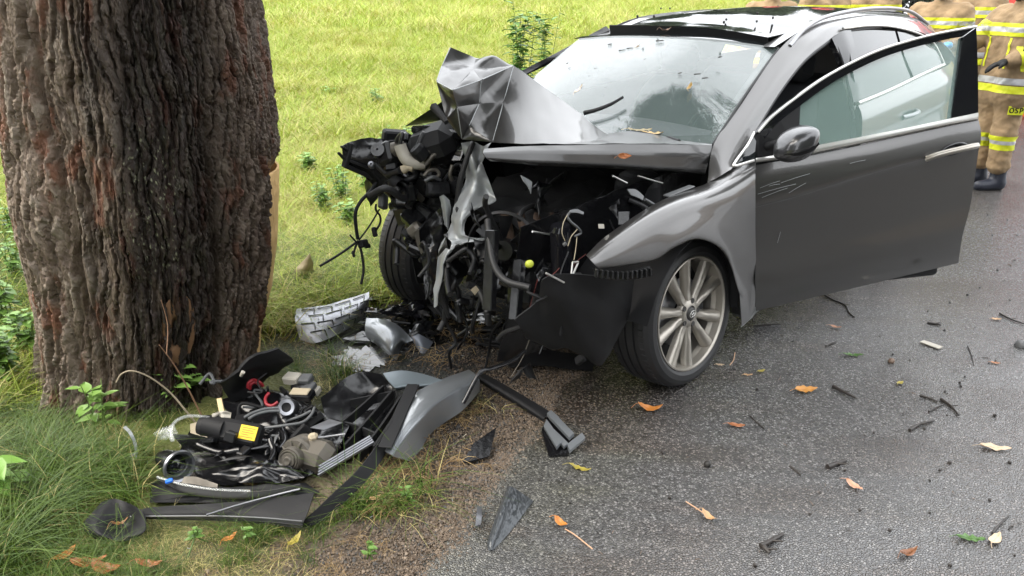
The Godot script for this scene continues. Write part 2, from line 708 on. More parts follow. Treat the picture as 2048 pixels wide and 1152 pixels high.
func multi(called: String, mesh: Mesh, m: Material, xfs: Array, parent: Node = null) -> MultiMeshInstance3D:
	var mm := MultiMesh.new()
	mm.transform_format = MultiMesh.TRANSFORM_3D
	mm.use_colors = true
	mm.mesh = mesh
	mm.instance_count = xfs.size()
	for i in xfs.size():
		mm.set_instance_transform(i, xfs[i][0])
		mm.set_instance_color(i, xfs[i][1])
	var mi := MultiMeshInstance3D.new()
	mi.multimesh = mm
	mi.material_override = m
	place(called, mi, parent)
	if parent: mi.set_meta("kind", "stuff")
	return mi

func leaf_clump(n: int, r: float, s: float, rng: RandomNumberGenerator) -> Mesh:
	var st := ms()
	st.set_smooth_group(-1)
	for i in n:
		var p := Vector3(rng.randfn(), rng.randfn(), rng.randfn()) * r * 0.45
		var b := Basis.from_euler(Vector3(rng.randf() * TAU, rng.randf() * TAU, rng.randf() * TAU))
		var l := s * rng.randf_range(0.6, 1.3)
		st.set_color(Color(1, 1, 1) * rng.randf_range(0.7, 1.3))
		quad(st, p + b.x * l, p + b.y * l * 0.4, p - b.x * l, p - b.y * l * 0.4)
	st.generate_normals()
	return st.commit()

# ---------------------------------------------------------------- the pine
const TRUNK := [[-0.3, -1.66, -3.05, 0.47], [-0.05, -1.632, -3.062, 0.45], [0.11, -1.612, -3.073, 0.45], [0.35, -1.571, -3.094, 0.483], [0.58, -1.547, -3.106, 0.505], [0.73, -1.539, -3.11, 0.515], [0.86, -1.524, -3.117, 0.522], [1.0, -1.513, -3.123, 0.516], [1.2, -1.506, -3.126, 0.502], [1.4, -1.499, -3.13, 0.488], [1.58, -1.49, -3.134, 0.472], [2.2, -1.46, -3.15, 0.45], [4.0, -1.4, -3.2, 0.4], [8.0, -1.3, -3.3, 0.3], [13.0, -1.2, -3.4, 0.08]]

func trunk_at(h: float) -> Array:
	for i in TRUNK.size() - 1:
		if h <= TRUNK[i + 1][0]:
			var t: float = clampf((h - TRUNK[i][0]) / (TRUNK[i + 1][0] - TRUNK[i][0]), 0, 1)
			return [Vector3(lerpf(TRUNK[i][1], TRUNK[i + 1][1], t), h, lerpf(TRUNK[i][2], TRUNK[i + 1][2], t)), lerpf(TRUNK[i][3], TRUNK[i + 1][3], t)]
	return [Vector3(-1.2, h, -3.4), 0.08]

func ang(a: float, b: float) -> float:
	return wrapf(a - b, -PI, PI)

# angle of the trunk's surface, 0 facing the photographer, positive to the right
func pine() -> void:
	var root := thing("pine_tree", "massive old pine trunk with dark furrowed bark that the car hit", "tree", Vector3.ZERO)
	var face := atan2(1.52, 3.12)
	var cells := FastNoiseLite.new()
	cells.noise_type = FastNoiseLite.TYPE_CELLULAR
	cells.cellular_return_type = FastNoiseLite.RETURN_DISTANCE2_SUB
	cells.fractal_type = FastNoiseLite.FRACTAL_NONE
	cells.frequency = 1.0
	cells.cellular_jitter = 0.9
	cells.seed = 12
	var cv := FastNoiseLite.new()
	cv.noise_type = FastNoiseLite.TYPE_CELLULAR
	cv.cellular_return_type = FastNoiseLite.RETURN_CELL_VALUE
	cv.fractal_type = FastNoiseLite.FRACTAL_NONE
	cv.frequency = 1.0
	cv.cellular_jitter = 0.9
	cv.seed = 12
	var V := PackedVector3Array()
	var Cc := PackedColorArray()
	var I := PackedInt32Array()
	var hs := []
	var h := -0.25
	while h < 13.0:
		hs.append(h)
		h += 0.0048 if h < 1.75 else (0.05 if h < 4.0 else 0.3)
	var cols := 720
	for hh: float in hs:
		var t := trunk_at(hh)
		var c: Vector3 = t[0]
		var R: float = t[1]
		for i in cols:
			var u := float(i) / cols
			u = u * TAU - PI
			# finer spacing on the side that is seen
			u = u - 0.55 * sin(u)
			var s := u * 0.5
			var wx := 0.026 * noise.get_noise_3d(s * 3.0, hh * 2.4, 1.0) + 0.006 * noise.get_noise_3d(s * 14.0, hh * 9.0, 5.0) + 0.005 * noise.get_noise_3d(s * 45.0, hh * 32.0, 8.0)
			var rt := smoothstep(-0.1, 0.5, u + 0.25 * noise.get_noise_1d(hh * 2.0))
			# plates: tall and wide on the left, narrow fibres on the right
			var px := (s + wx) * lerpf(14.0, 30.0, rt)
			var py := (hh + 0.05 * noise.get_noise_2d(s * 12.0, hh * 6.0)) * lerpf(2.1, 3.2, rt) + px * 0.09
			var f := cells.get_noise_2d(px, py) + 1.0
			var v := cv.get_noise_2d(px, py) * 0.5 + 0.5
			var px2 := (s + wx * 1.6) * 74.0
			var py2 := hh * 14.0 + px * 0.3
			var f2 := cells.get_noise_2d(px2 + 31.0, py2) + 1.0
			var v2 := cv.get_noise_2d(px2 + 31.0, py2) * 0.5 + 0.5
			var fib := noise.get_noise_2d((s + wx) * 150.0, hh * 18.0)
			var fib2 := 1.0 - 2.0 * absf(noise.get_noise_2d((s + wx * 1.5) * 42.0 + 7.0, hh * 4.5))
			var ridge := 1.0 - absf(noise.get_noise_2d((s + wx * 1.3) * 9.0 + 4.0, hh * 0.7)) * 2.0
			var d := -0.017 * smoothstep(0.26, 0.0, f) + lerpf(0.014, 0.008, rt) * v - lerpf(0.003, 0.006, rt) * smoothstep(0.22, 0.0, f2) + 0.011 * v2 * v2 + 0.0022 * fib - 0.005 * (0.3 + 0.7 * rt) * smoothstep(0.5, 1.0, fib2)
			d -= 0.022 * smoothstep(0.6, 1.0, ridge)
			var groove := exp(-pow(ang(u, 0.44 + 0.03 * sin(hh * 5.0)) / 0.045, 2)) * smoothstep(1.75, 0.9, hh)
			var crack := exp(-pow(ang(u, -0.62 + 0.2 * (0.9 - hh) + 0.03 * sin(hh * 9.0)) / 0.035, 2))
			var crack2 := exp(-pow(ang(u, -0.05 + 0.06 * sin(hh * 4.0)) / 0.06, 2))
			d -= 0.045 * groove + 0.035 * crack * smoothstep(0.05, 0.3, hh) + 0.02 * crack2
			d += 0.02 * noise.get_noise_2d(u * 1.6, hh * 0.6) + 0.018 * cos(u * 7.0 + hh)
			var torn := smoothstep(0.97, 1.03, u + 0.03 * noise.get_noise_1d(hh * 12.0)) * smoothstep(2.6, 2.3, u) * smoothstep(0.97, 0.9, hh + 0.05 * noise.get_noise_1d(u * 20.0)) * smoothstep(-0.1, 0.05, hh)
			d = lerpf(d, -0.045, torn)
			d += 0.10 * pow(smoothstep(0.3, -0.12, hh), 2) * (0.5 + 1.1 * noise.get_noise_1d(u * 2.6 + 7.0))
			var a := u + face
			V.append(c + Vector3(sin(a), 0, cos(a)) * (R + d) + Vector3(0, 0.01 * fib, 0))
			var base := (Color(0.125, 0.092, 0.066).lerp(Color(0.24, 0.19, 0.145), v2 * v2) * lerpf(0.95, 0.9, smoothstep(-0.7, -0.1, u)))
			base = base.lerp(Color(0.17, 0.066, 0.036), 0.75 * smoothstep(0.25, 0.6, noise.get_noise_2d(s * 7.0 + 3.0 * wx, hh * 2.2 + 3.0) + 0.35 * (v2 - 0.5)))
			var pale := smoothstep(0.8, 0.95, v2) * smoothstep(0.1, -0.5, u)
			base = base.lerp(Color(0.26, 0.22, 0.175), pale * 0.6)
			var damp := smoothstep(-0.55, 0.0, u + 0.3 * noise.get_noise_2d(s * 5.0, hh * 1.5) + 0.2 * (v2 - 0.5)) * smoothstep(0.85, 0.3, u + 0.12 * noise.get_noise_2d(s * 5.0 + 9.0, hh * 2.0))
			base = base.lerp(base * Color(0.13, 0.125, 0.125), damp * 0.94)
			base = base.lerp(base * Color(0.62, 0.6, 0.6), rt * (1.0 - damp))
			var lich := smoothstep(0.5, 0.62, noise.get_noise_2d(s * 40.0, hh * 30.0)) * smoothstep(0.25, 0.1, absf(u + 0.02)) * smoothstep(0.5, 0.7, hh)* smoothstep(1.3, 1.0, hh)
			base = base.lerp(Color(0.3, 0.31, 0.2), lich * 0.8)
			base = base.lerp(Color(0.5, 0.33, 0.16), torn)
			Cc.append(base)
	for j in hs.size() - 1:
		for i in cols:
			var a := j * cols + i
			var b := j * cols + (i + 1) % cols
			I.append_array([a, a + cols, b, b, a + cols, b + cols])
	var arr := []
	arr.resize(Mesh.ARRAY_MAX)
	arr[Mesh.ARRAY_VERTEX] = V
	arr[Mesh.ARRAY_COLOR] = Cc
	arr[Mesh.ARRAY_INDEX] = I
	var N := PackedVector3Array()
	N.resize(V.size())
	for k in range(0, I.size(), 3):
		var n := (V[I[k + 2]] - V[I[k]]).cross(V[I[k + 1]] - V[I[k]])
		N[I[k]] += n
		N[I[k + 1]] += n
		N[I[k + 2]] += n
	for k in N.size(): N[k] = N[k].normalized()
	arr[Mesh.ARRAY_NORMAL] = N
	var am := ArrayMesh.new()
	am.add_surface_from_arrays(Mesh.PRIMITIVE_TRIANGLES, arr)
	var bark := mat(1, 1, 1, 0.62, 0.0, 0.4)
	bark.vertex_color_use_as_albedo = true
	bark.normal_enabled = true
	bark.normal_texture = noise_tex(0.05, FastNoiseLite.TYPE_SIMPLEX, true, 7.0, 512, 77, 4)
	bark.normal_scale = 0.8
	triplanar(bark, 3.0)
	bark.uv1_scale = Vector3(7, 1.6, 7)
	var mi := MeshInstance3D.new()
	mi.mesh = am
	mi.material_override = bark
	place("trunk", mi, root)
	# bare wood where the bark was torn off, at the right
	var st := ms()
	var rows := []
	for k in 9:
		var hh := 0.02 + 0.88 * k / 8.0
		var t := trunk_at(hh)
		var row := []
		for q in 5:
			var a := face + 0.98 + 0.28 * q + 0.02 * sin(k * 1.7)
			row.append(t[0] + Vector3(sin(a), 0, cos(a)) * (t[1] - 0.012 + 0.01 * noise.get_noise_2d(q * 3.0, k * 2.0)))
		rows.append(row)
	sheet(st, rows, 5, 6, 0.01, 0.004)
	M.wood = mat(0.62, 0.4, 0.17, 0.7)
	M.wood.normal_enabled = true
	M.wood.normal_texture = noise_tex(0.03, FastNoiseLite.TYPE_SIMPLEX, true, 6.0, 256, 30)
	triplanar(M.wood, 3.0)
	M.wood.uv1_scale = Vector3(14, 1.2, 14)
	obj("exposed_wood", st, M.wood, root)
	# the old scar with a hole, low on the front
	st = ms()
	for ring in [[0.046, 0.115, 0.008]]:
		var P := []
		for i in 25:
			var a: float = TAU * i / 24.0
			var l := PackedVector3Array()
			for k in 7:
				var b: float = TAU * k / 6.0
				var rr: float = 1.0 + 0.45 * cos(b) + 0.08 * noise.get_noise_1d(a * 3.0 + b)
				var th: float = 0.11 + ring[0] * cos(a) * rr / 0.5
				var hh: float = 0.36 + ring[1] * sin(a) * rr + 0.01 * sin(a * 3.0)
				var t := trunk_at(hh)
				l.append(t[0] + Vector3(sin(face + th), 0, cos(face + th)) * (t[1] - 0.006 + ring[2] * sin(b)))
			P.append(l)
		group_next(st)
		grid(st, P)
	var scar := mat(0.17, 0.09, 0.042, 0.8)
	obj("bark_scar", st, scar, root)
	# limbs and crown above the picture: their shade and reflections are seen
	var rng := RandomNumberGenerator.new()
	rng.seed = 8
	st = ms()
	var clump := needle_clump(rng)
	var xfs := []
	for k in 40:
		var hh := rng.randf_range(4.6, 12.2)
		var a := rng.randf_range(-1.5, 2.6) if k % 5 else rng.randf() * TAU
		var L := rng.randf_range(1.6, 4.2) * (1.0 if hh < 8.5 else 0.6)
		var t := trunk_at(hh)
		var dir := Vector3(sin(a), rng.randf_range(-0.12, 0.3), cos(a))
		var p0: Vector3 = t[0]
		var p1: Vector3 = p0 + dir * L * 0.5 + Vector3(0, 0.1, 0)
		var p2: Vector3 = p0 + dir * L - Vector3(0, 0.15 * L * 0.3, 0)
		tube(st, [p0, p1, p2], 0.07, 6, 4, 0.012)
		for q in 24:
			var f := rng.randf_range(0.3, 1.05)
			var p := spline([p0, p1, p2], clampf(f, 0, 1) * 2.0) + Vector3(rng.randfn(), rng.randfn() * 0.5, rng.randfn()) * 0.28
			xfs.append([Transform3D(Basis.from_euler(Vector3(rng.randf_range(-0.6, 0.6), rng.randf() * TAU, rng.randf_range(-0.6, 0.6))).scaled(Vector3.ONE * rng.randf_range(0.7, 1.3)), p), Color(1, 1, 1) * rng.randf_range(0.7, 1.3)])
	for q in [[5.3, 2.62, 2.9], [5.8, 2.35, 3.1], [6.3, 2.85, 2.6], [5.6, 2.05, 2.6], [6.9, 2.55, 3.4], [7.6, 2.3, 2.4]]:
		var t := trunk_at(q[0])
		var p0: Vector3 = t[0]
		var dir := Vector3(sin(q[1]), 0.05, cos(q[1]))
		var line := [p0, p0 + dir * q[2] * 0.5 + Vector3(0, 0.12, 0), p0 + dir * q[2]]
		tube(st, line, 0.06, 6, 4, 0.012)
		for k in 34:
			var p := spline(line, rng.randf_range(0.7, 2.0)) + Vector3(rng.randfn(), rng.randfn() * 0.3, rng.randfn()) * 0.26
			xfs.append([Transform3D(Basis.from_euler(Vector3(rng.randf_range(-0.6, 0.6), rng.randf() * TAU, rng.randf_range(-0.6, 0.6))).scaled(Vector3.ONE * rng.randf_range(0.9, 1.5)), p), Color(1, 1, 1) * rng.randf_range(0.7, 1.3)])
	obj("limbs", st, mat(0.12, 0.08, 0.05, 0.9), root)
	var nm := mat(0.045, 0.075, 0.03, 0.6)
	nm.vertex_color_use_as_albedo = true
	multi("crown", clump, nm, xfs, root)

func needle_clump(rng: RandomNumberGenerator) -> Mesh:
	var st := ms()
	st.set_smooth_group(-1)
	for i in 260:
		var a := rng.randf() * TAU
		var b := rng.randf_range(-0.5, 1.2)
		var d := Vector3(cos(a) * cos(b), sin(b), sin(a) * cos(b))
		var o := Vector3(rng.randfn(), rng.randfn() * 0.5, rng.randfn()) * 0.12
		var s := d.cross(Vector3(0.3, 0.8, 0.5)).normalized() * 0.006
		var l := rng.randf_range(0.1, 0.22)
		tri(st, o - s, o + s, o + d * l)
	st.generate_normals()
	return st.commit()

# ---------------------------------------------------------------- grass
func blades(n: int, spread: float, hmin: float, hmax: float, w: float, lean: float, rng: RandomNumberGenerator, c0: Color, c1: Color, straw := 0.25) -> Mesh:
	var st := ms()
	for i in n:
		var a := rng.randf() * TAU
		var p := Vector3(cos(rng.randf() * TAU), 0, sin(rng.randf() * TAU)) * spread * sqrt(rng.randf())
		var d := Vector3(cos(a), 0, sin(a))
		var s := Vector3(-d.z, 0, d.x) * w * rng.randf_range(0.7, 1.2)
		var h := rng.randf_range(hmin, hmax)
		var ln := h * lean * rng.randf_range(0.3, 1.3)
		var c := c0.lerp(c1, rng.randf())
		if rng.randf() < straw: c = Color(0.55, 0.48, 0.22).lerp(Color(0.4, 0.33, 0.14), rng.randf())
		group_next(st)
		var pr := []
		for k in 4:
			var t := k / 3.0
			var q := p + d * ln * t * t + Vector3(0, h * (t - 0.35 * lean * t * t), 0)
			pr.append([q - s * (1.0 - t * 0.92), q + s * (1.0 - t * 0.92)])
		st.set_color(c)
		for k in 3: quad(st, pr[k][0], pr[k][1], pr[k + 1][1], pr[k + 1][0])
	st.generate_normals()
	return st.commit()

var PILE := []

func flat(pts: Array) -> PackedVector2Array:
	var r := PackedVector2Array()
	for p in pts: r.append(Vector2(p.x, p.z))
	return r

func on_verge(x: float, z: float) -> float:   # metres into the grass
	return edge_x(z) - x

func in_trunk(p: Vector3, r := 0.5) -> bool:
	return Vector2(p.x + 1.6, p.z + 3.07).length() < r

func in_car(p: Vector3) -> bool:
	var l := to_car(p)
	return l.x < 0.9 and l.x > -4.0 and absf(l.z) < 0.95

func to_car(p: Vector3) -> Vector3:
	var d := p - Vector3(0.042, 0, -3.33)
	return Vector3(d.x * -0.6807 + d.z * 0.7325, d.y, -(d.x * 0.7325 + d.z * 0.6807))

func grass_all() -> void:
	var rng := RandomNumberGenerator.new()
	rng.seed = 91
	var gm := mat(1, 1, 1, 0.5, 0.0, 0.4)
	gm.vertex_color_use_as_albedo = true
	gm.backlight_enabled = true
	gm.backlight = Color(0.6, 0.62, 0.15)
	M.grass = gm
	var meadow := []
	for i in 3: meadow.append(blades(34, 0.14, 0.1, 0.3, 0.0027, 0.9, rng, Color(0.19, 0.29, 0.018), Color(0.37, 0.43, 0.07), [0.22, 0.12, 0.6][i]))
	var sets := [[], [], []]
	for band in [[3.4, 8.0, 19000], [8.0, 18.0, 32000], [18.0, 52.0, 34000]]:
		for i in band[2]:
			var r: float = sqrt(rng.randf_range(band[0] * band[0], band[1] * band[1]))
			var a := rng.randf_range(-0.72, 0.62)
			var x := sin(a) * r
			var z := -cos(a) * r
			var d := on_verge(x, z)
			if d < 0.7 + rng.randf() * 0.5: continue
			var p := Vector3(x, ground_y(x, z) - 0.015, z)
			if in_trunk(p) or in_car(p): continue
			var dry := noise.get_noise_2d(x * 0.55, z * 0.22) + 0.3 * noise.get_noise_2d(x * 2.0, z * 2.0)
			var k := 2 if dry + rng.randf_range(-0.25, 0.25) > 0.14 else rng.randi() % 2
			var s: float = rng.randf_range(0.7, 1.3) * (0.85 if band[0] < 8.0 else (1.2 if band[0] < 18.0 else 1.9))
			var c := Color(1, 1, 1) * rng.randf_range(0.8, 1.2)
			sets[k].append([Transform3D(Basis.from_euler(Vector3(rng.randf_range(-0.3, 0.3), rng.randf() * TAU, rng.randf_range(-0.3, 0.3))).scaled(Vector3(s * 1.25, s * 0.8, s * 1.25)), p), c])
	var root := tag(multi("meadow_grass", meadow[0], gm, sets[0]), "bright yellow green meadow grass behind the car and tree", "grass", "", "stuff")
	multi("green_tufts", meadow[1], gm, sets[1], root)
	multi("straw_tufts", meadow[2], gm, sets[2], root)
	PILE = [flat([Vector3(-1.253, 0, -1.98), Vector3(-0.935, 0, -1.951), Vector3(-0.66, 0, -1.942), Vector3(-0.544, 0, -2.077), Vector3(-0.475, 0, -2.328), Vector3(-0.389, 0, -2.328), Vector3(-0.287, 0, -2.585), Vector3(-0.142, 0, -2.847), Vector3(-0.169, 0, -3.046), Vector3(-0.647, 0, -3.046), Vector3(-0.823, 0, -2.826), Vector3(-1.061, 0, -3.055), Vector3(-1.267, 0, -2.869), Vector3(-1.233, 0, -2.662), Vector3(-1.391, 0, -2.513), Vector3(-1.343, 0, -2.282)]), flat([Vector3(-1.413, 0, -1.942), Vector3(-1.291, 0, -1.852), Vector3(-1.109, 0, -1.868), Vector3(-1.194, 0, -2.03), Vector3(-1.401, 0, -2.128)]), flat([Vector3(-1.065, 0, -3.422), Vector3(-0.749, 0, -3.62), Vector3(-0.426, 0, -3.318), Vector3(-0.599, 0, -3.031), Vector3(-0.711, 0, -3.08), Vector3(-0.818, 0, -3.318)]), flat([Vector3(-0.142, 0, -2.96), Vector3(0.132, 0, -2.604), Vector3(0.156, 0, -2.681), Vector3(-0.134, 0, -3.046)])]
	# the verge near the camera: longer darker tufts and flat dead stems
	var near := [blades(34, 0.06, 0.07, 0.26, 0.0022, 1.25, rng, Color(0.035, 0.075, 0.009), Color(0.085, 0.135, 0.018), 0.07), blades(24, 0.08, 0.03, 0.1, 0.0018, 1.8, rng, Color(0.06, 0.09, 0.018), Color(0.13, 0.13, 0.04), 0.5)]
	var flat := straw_mesh(rng)
	var tuft := [[], []]
	var litter_ := []
	for i in 15000:
		var z := rng.randf_range(-4.6, -1.3)
		var x := rng.randf_range(-3.2, 0.7)
		var d := on_verge(x, z)
		var p := Vector3(x, ground_y(x, z) - 0.012, z)
		if d < 0.05 or in_trunk(p, 0.47): continue
		var l := to_car(p)
		var oil := Vector2(x + 0.25, (z + 3.6) * 0.85).length()
		var dense := smoothstep(0.1, 0.62, d + 0.55 * noise.get_noise_2d(x * 2.6, z * 2.6))
		if oil < 0.68: dense *= 0.04
		if oil < 0.7 and rng.randf() < 0.85: continue
		if in_car(p): dense *= 0.15
		var under := false
		for poly in PILE:
			if Geometry2D.is_point_in_polygon(Vector2(x, z), poly): under = true
		if under: continue
		var c := Color(1, 1, 1) * rng.randf_range(0.75, 1.25)
		var s := rng.randf_range(0.7, 1.25)
		if z > -2.02 and x > -1.5: s *= 0.5
		s *= lerpf(0.4, 1.0, smoothstep(0.5, 0.95, Vector2(x + 1.6, z + 3.07).length()))
		var xf := Transform3D(Basis.from_euler(Vector3(rng.randf_range(-0.2, 0.2), rng.randf() * TAU, rng.randf_range(-0.2, 0.2))).scaled(Vector3.ONE * s), p)
		if rng.randf() < dense * 0.78:
			tuft[0 if noise.get_noise_2d(x * 1.9 + 5.0, z * 1.9) + rng.randf_range(-0.3, 0.3) > -0.05 else 1].append([xf, c])
		elif rng.randf() < 0.35 * smoothstep(0.02, 0.3, d):
			litter_.append([xf, c])
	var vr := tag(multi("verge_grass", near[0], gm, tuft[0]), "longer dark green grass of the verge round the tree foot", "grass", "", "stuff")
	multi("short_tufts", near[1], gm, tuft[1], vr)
	tag(multi("dead_grass", flat, gm, litter_), "flattened dead grass stems and needles on the verge soil", "dead grass", "", "stuff")
	# loose grit at the road's edge
	var st := ms()
	st.set_smooth_group(-1)
	var q := []
	for i in 6: q.append(Vector3([1, -1, 0, 0, 0, 0][i] * 1.2, [0, 0, 0.8, -0.8, 0, 0][i], [0, 0, 0, 0, 1, -1][i]) * rng.randf_range(0.7, 1.2))
	for f in [[0, 2, 4], [4, 2, 1], [1, 2, 5], [5, 2, 0], [4, 3, 0], [1, 3, 4], [5, 3, 1], [0, 3, 5]]: tri(st, q[f[0]], q[f[1]], q[f[2]])
	st.generate_normals()
	var grit := st.commit()
	var gx := []
	for i in 48000:
		var z := rng.randf_range(-3.3, -1.35)
		var u := absf(rng.randfn()) * 0.2 * (1.0 + 0.8 * noise.get_noise_1d(z * 3.0))
		var x := edge_x(z) + (u * 1.1 if rng.randf() < 0.5 else -u)
		var s := rng.randf_range(0.002, 0.0048) * (2.0 if rng.randf() < 0.06 else 1.0)
		var k := rng.randf()
		var c := Color(0.075, 0.052, 0.034).lerp(Color(0.22, 0.165, 0.115), k * k) if rng.randf() < 0.85 else Color(0.07, 0.065, 0.06)
		var y := ground_y(x, z) + (0.004 if x > edge_x(z) else -0.008)
		gx.append([Transform3D(Basis.from_euler(Vector3(rng.randf() * TAU, rng.randf() * TAU, 0)).scaled(Vector3.ONE * s), Vector3(x, y, z)), c])
	var grm := mat(1, 1, 1, 0.6)
	grm.vertex_color_use_as_albedo = true
	tag(multi("grit", grit, grm, gx), "loose brown sand and grit along the road edge", "grit", "", "stuff")

func straw_mesh(rng: RandomNumberGenerator) -> Mesh:
	var st := ms()
	for i in 16:
		var a := rng.randf() * TAU
		var d := Vector3(cos(a), 0, sin(a))
		var p := Vector3(rng.randf_range(-0.06, 0.06), 0.012 + 0.014 * rng.randf(), rng.randf_range(-0.06, 0.06))
		var s := Vector3(-d.z, 0.3, d.x) * 0.0011
		var l := rng.randf_range(0.03, 0.1)
		var m := p + d * l * 0.5 + Vector3(0, rng.randf_range(0.0, 0.02), 0) + s * rng.randf_range(-4, 4)
		group_next(st)
		st.set_color(Color(0.17, 0.1, 0.045).lerp(Color(0.33, 0.24, 0.12), rng.randf()))
		quad(st, p - s, p + s, m + s, m - s)
		quad(st, m - s, m + s, p + d * l + s * 0.4, p + d * l - s * 0.4)
	st.generate_normals()
	return st.commit()

# ---------------------------------------------------------------- the crashed car
# car axes: x forward from the front axle, y up, z to the car's right (the driver's door is on the -z side)
func part(called: String, st: SurfaceTool, m: Material, parent: Node = null) -> MeshInstance3D:
	return obj(called, st, m, car if parent == null else parent)

func rows_of(top: Array, bot: Array) -> Array:
	return [top, bot]

func build_car() -> void:
	car = thing("crashed_car", "grey estate car with crushed front end and open driver's door", "car", Vector3(0.042, 0, -3.33))
	car.rotation_degrees.y = -132.9
	body()
	door()
	bonnet()
	wheels()
	cabin()
	engine_bay()
	front_wreck()

func body() -> void:
	var st := ms()
	# left front fender, arch cut out
	var top := [Vector3(0.559, 0.786, -0.8), Vector3(0.427, 0.825, -0.79), Vector3(0.137, 0.865, -0.77), Vector3(-0.09, 0.873, -0.76), Vector3(-0.304, 0.875, -0.76), Vector3(-0.459, 0.912, -0.78), Vector3(-0.522, 0.927, -0.81), Vector3(-0.559, 0.939, -0.84)]
	var sh := [Vector3(0.609, 0.801, -0.85), Vector3(0.496, 0.837, -0.86), Vector3(0.27, 0.877, -0.86), Vector3(0.094, 0.891, -0.865), Vector3(-0.094, 0.887, -0.87), Vector3(-0.276, 0.883, -0.875), Vector3(-0.385, 0.883, -0.88), Vector3(-0.477, 0.882, -0.885)]
	var mid := [Vector3(0.613, 0.792, -0.87), Vector3(0.491, 0.799, -0.885), Vector3(0.296, 0.816, -0.89), Vector3(0.144, 0.828, -0.895), Vector3(-0.03, 0.823, -0.9), Vector3(-0.234, 0.764, -0.9), Vector3(-0.383, 0.695, -0.895), Vector3(-0.544, 0.623, -0.885)]
	var low := [Vector3(0.597, 0.773, -0.875), Vector3(0.465, 0.755, -0.89), Vector3(0.285, 0.738, -0.9), Vector3(0.179, 0.76, -0.91), Vector3(0.006, 0.751, -0.915), Vector3(-0.23, 0.637, -0.91), Vector3(-0.421, 0.417, -0.9), Vector3(-0.634, 0.313, -0.88)]
	var edge := [Vector3(0.577, 0.759, -0.865), Vector3(0.44, 0.737, -0.88), Vector3(0.258, 0.718, -0.89), Vector3(0.153, 0.74, -0.9), Vector3(-0.015, 0.732, -0.905), Vector3(-0.24, 0.617, -0.9), Vector3(-0.433, 0.389, -0.89), Vector3(-0.602, 0.164, -0.85)]
	sheet(st, [top, sh, mid, low, edge], 5, 5, 0.002, 0.0006)
	# the piece behind the arch, down to the sill
	sheet(st, [[Vector3(-0.426, 0.414, -0.895), Vector3(-0.511, 0.389, -0.893), Vector3(-0.624, 0.353, -0.88)], [Vector3(-0.468, 0.317, -0.89), Vector3(-0.559, 0.298, -0.885), Vector3(-0.661, 0.27, -0.87)], [Vector3(-0.576, 0.17, -0.86), Vector3(-0.655, 0.174, -0.855), Vector3(-0.72, 0.198, -0.85)]], 3, 3)
	part("front_fender", st, M.paint)
	# A-pillar and roof side in one sweep
	st = ms()
	var inn := [Vector3(-0.313, 0.873, -0.755), Vector3(-0.478, 1.002, -0.68), Vector3(-0.752, 1.131, -0.645), Vector3(-1.047, 1.272, -0.605), Vector3(-1.239, 1.357, -0.585), Vector3(-1.473, 1.425, -0.57), Vector3(-1.799, 1.476, -0.56), Vector3(-2.524, 1.5, -0.54), Vector3(-3.299, 1.469, -0.54), Vector3(-3.754, 1.387, -0.56)]
	var mdl := [Vector3(-0.348, 0.902, -0.79), Vector3(-0.477, 0.974, -0.74), Vector3(-0.754, 1.105, -0.7), Vector3(-1.042, 1.231, -0.665), Vector3(-1.274, 1.323, -0.64), Vector3(-1.512, 1.397, -0.63), Vector3(-1.845, 1.453, -0.615), Vector3(-2.456, 1.477, -0.61), Vector3(-3.097, 1.437, -0.63), Vector3(-3.456, 1.353, -0.68)]
	var out := [Vector3(-0.419, 0.921, -0.8), Vector3(-0.488, 0.936, -0.785), Vector3(-0.774, 1.054, -0.735), Vector3(-1.039, 1.181, -0.7), Vector3(-1.313, 1.294, -0.675), Vector3(-1.589, 1.366, -0.66), Vector3(-1.893, 1.419, -0.645), Vector3(-2.445, 1.43, -0.65), Vector3(-2.909, 1.39, -0.7), Vector3(-3.206, 1.309, -0.78)]
	sheet(st, [inn, mdl, out], 6, 4, 0.003)
	part("windscreen_pillar", st, M.paint)
	# dark seal along the door opening
	st = ms()
	var seal := []
	for p in out: seal.append(p + Vector3(0, -0.012, 0.012))
	tube(st, seal.slice(1, 8), 0.014, 6, 5)
	var seal2 := []
	for p in out: seal2.append(p + Vector3(-0.01, -0.035, 0.05))
	tube(st, seal2.slice(1, 8), 0.012, 6, 5)
	part("door_seal", st, M.rubber)
	# far pillar
	st = ms()
	sheet(st, [[Vector3(-0.758, 1.196, 0.7), Vector3(-0.969, 1.269, 0.66), Vector3(-1.166, 1.351, 0.6), Vector3(-1.36, 1.424, 0.56)], [Vector3(-0.777, 1.179, 0.68), Vector3(-0.969, 1.257, 0.63), Vector3(-1.175, 1.344, 0.57), Vector3(-1.36, 1.402, 0.53)]], 4, 2, 0.02)
	part("windscreen_pillar", st, M.gloss)
	# windscreen
	st = ms()
	var wt := [inn[4] + Vector3(0.004, -0.004, 0.012), Vector3(-1.11, 1.384, -0.3), Vector3(-1.075, 1.39, 0), Vector3(-1.065, 1.384, 0.28), Vector3(-1.075, 1.362, 0.533)]
	var wm := [Vector3(-0.85, 1.19, -0.628), Vector3(-0.73, 1.205, -0.32), Vector3(-0.695, 1.21, 0), Vector3(-0.72, 1.205, 0.32), Vector3(-0.80, 1.18, 0.61)]
	var wb := [Vector3(-0.482, 0.998, -0.672), Vector3(-0.36, 0.985, -0.34), Vector3(-0.315, 0.98, 0), Vector3(-0.35, 0.985, 0.34), Vector3(-0.46, 0.99, 0.66)]
	sheet(st, [wt, wm, wb], 8, 8, 0.005)
	part("windscreen", st, M.glass)
	st = ms()
	tube(st, wt, 0.006, 5, 4)
	tube(st, [wt[0], wm[0], wb[0]], 0.007, 5, 6)
	part("windscreen_seal", st, M.rubber)
	# black band printed round the glass
	st = ms()
	var ins := Vector3(0, -0.007, 0)
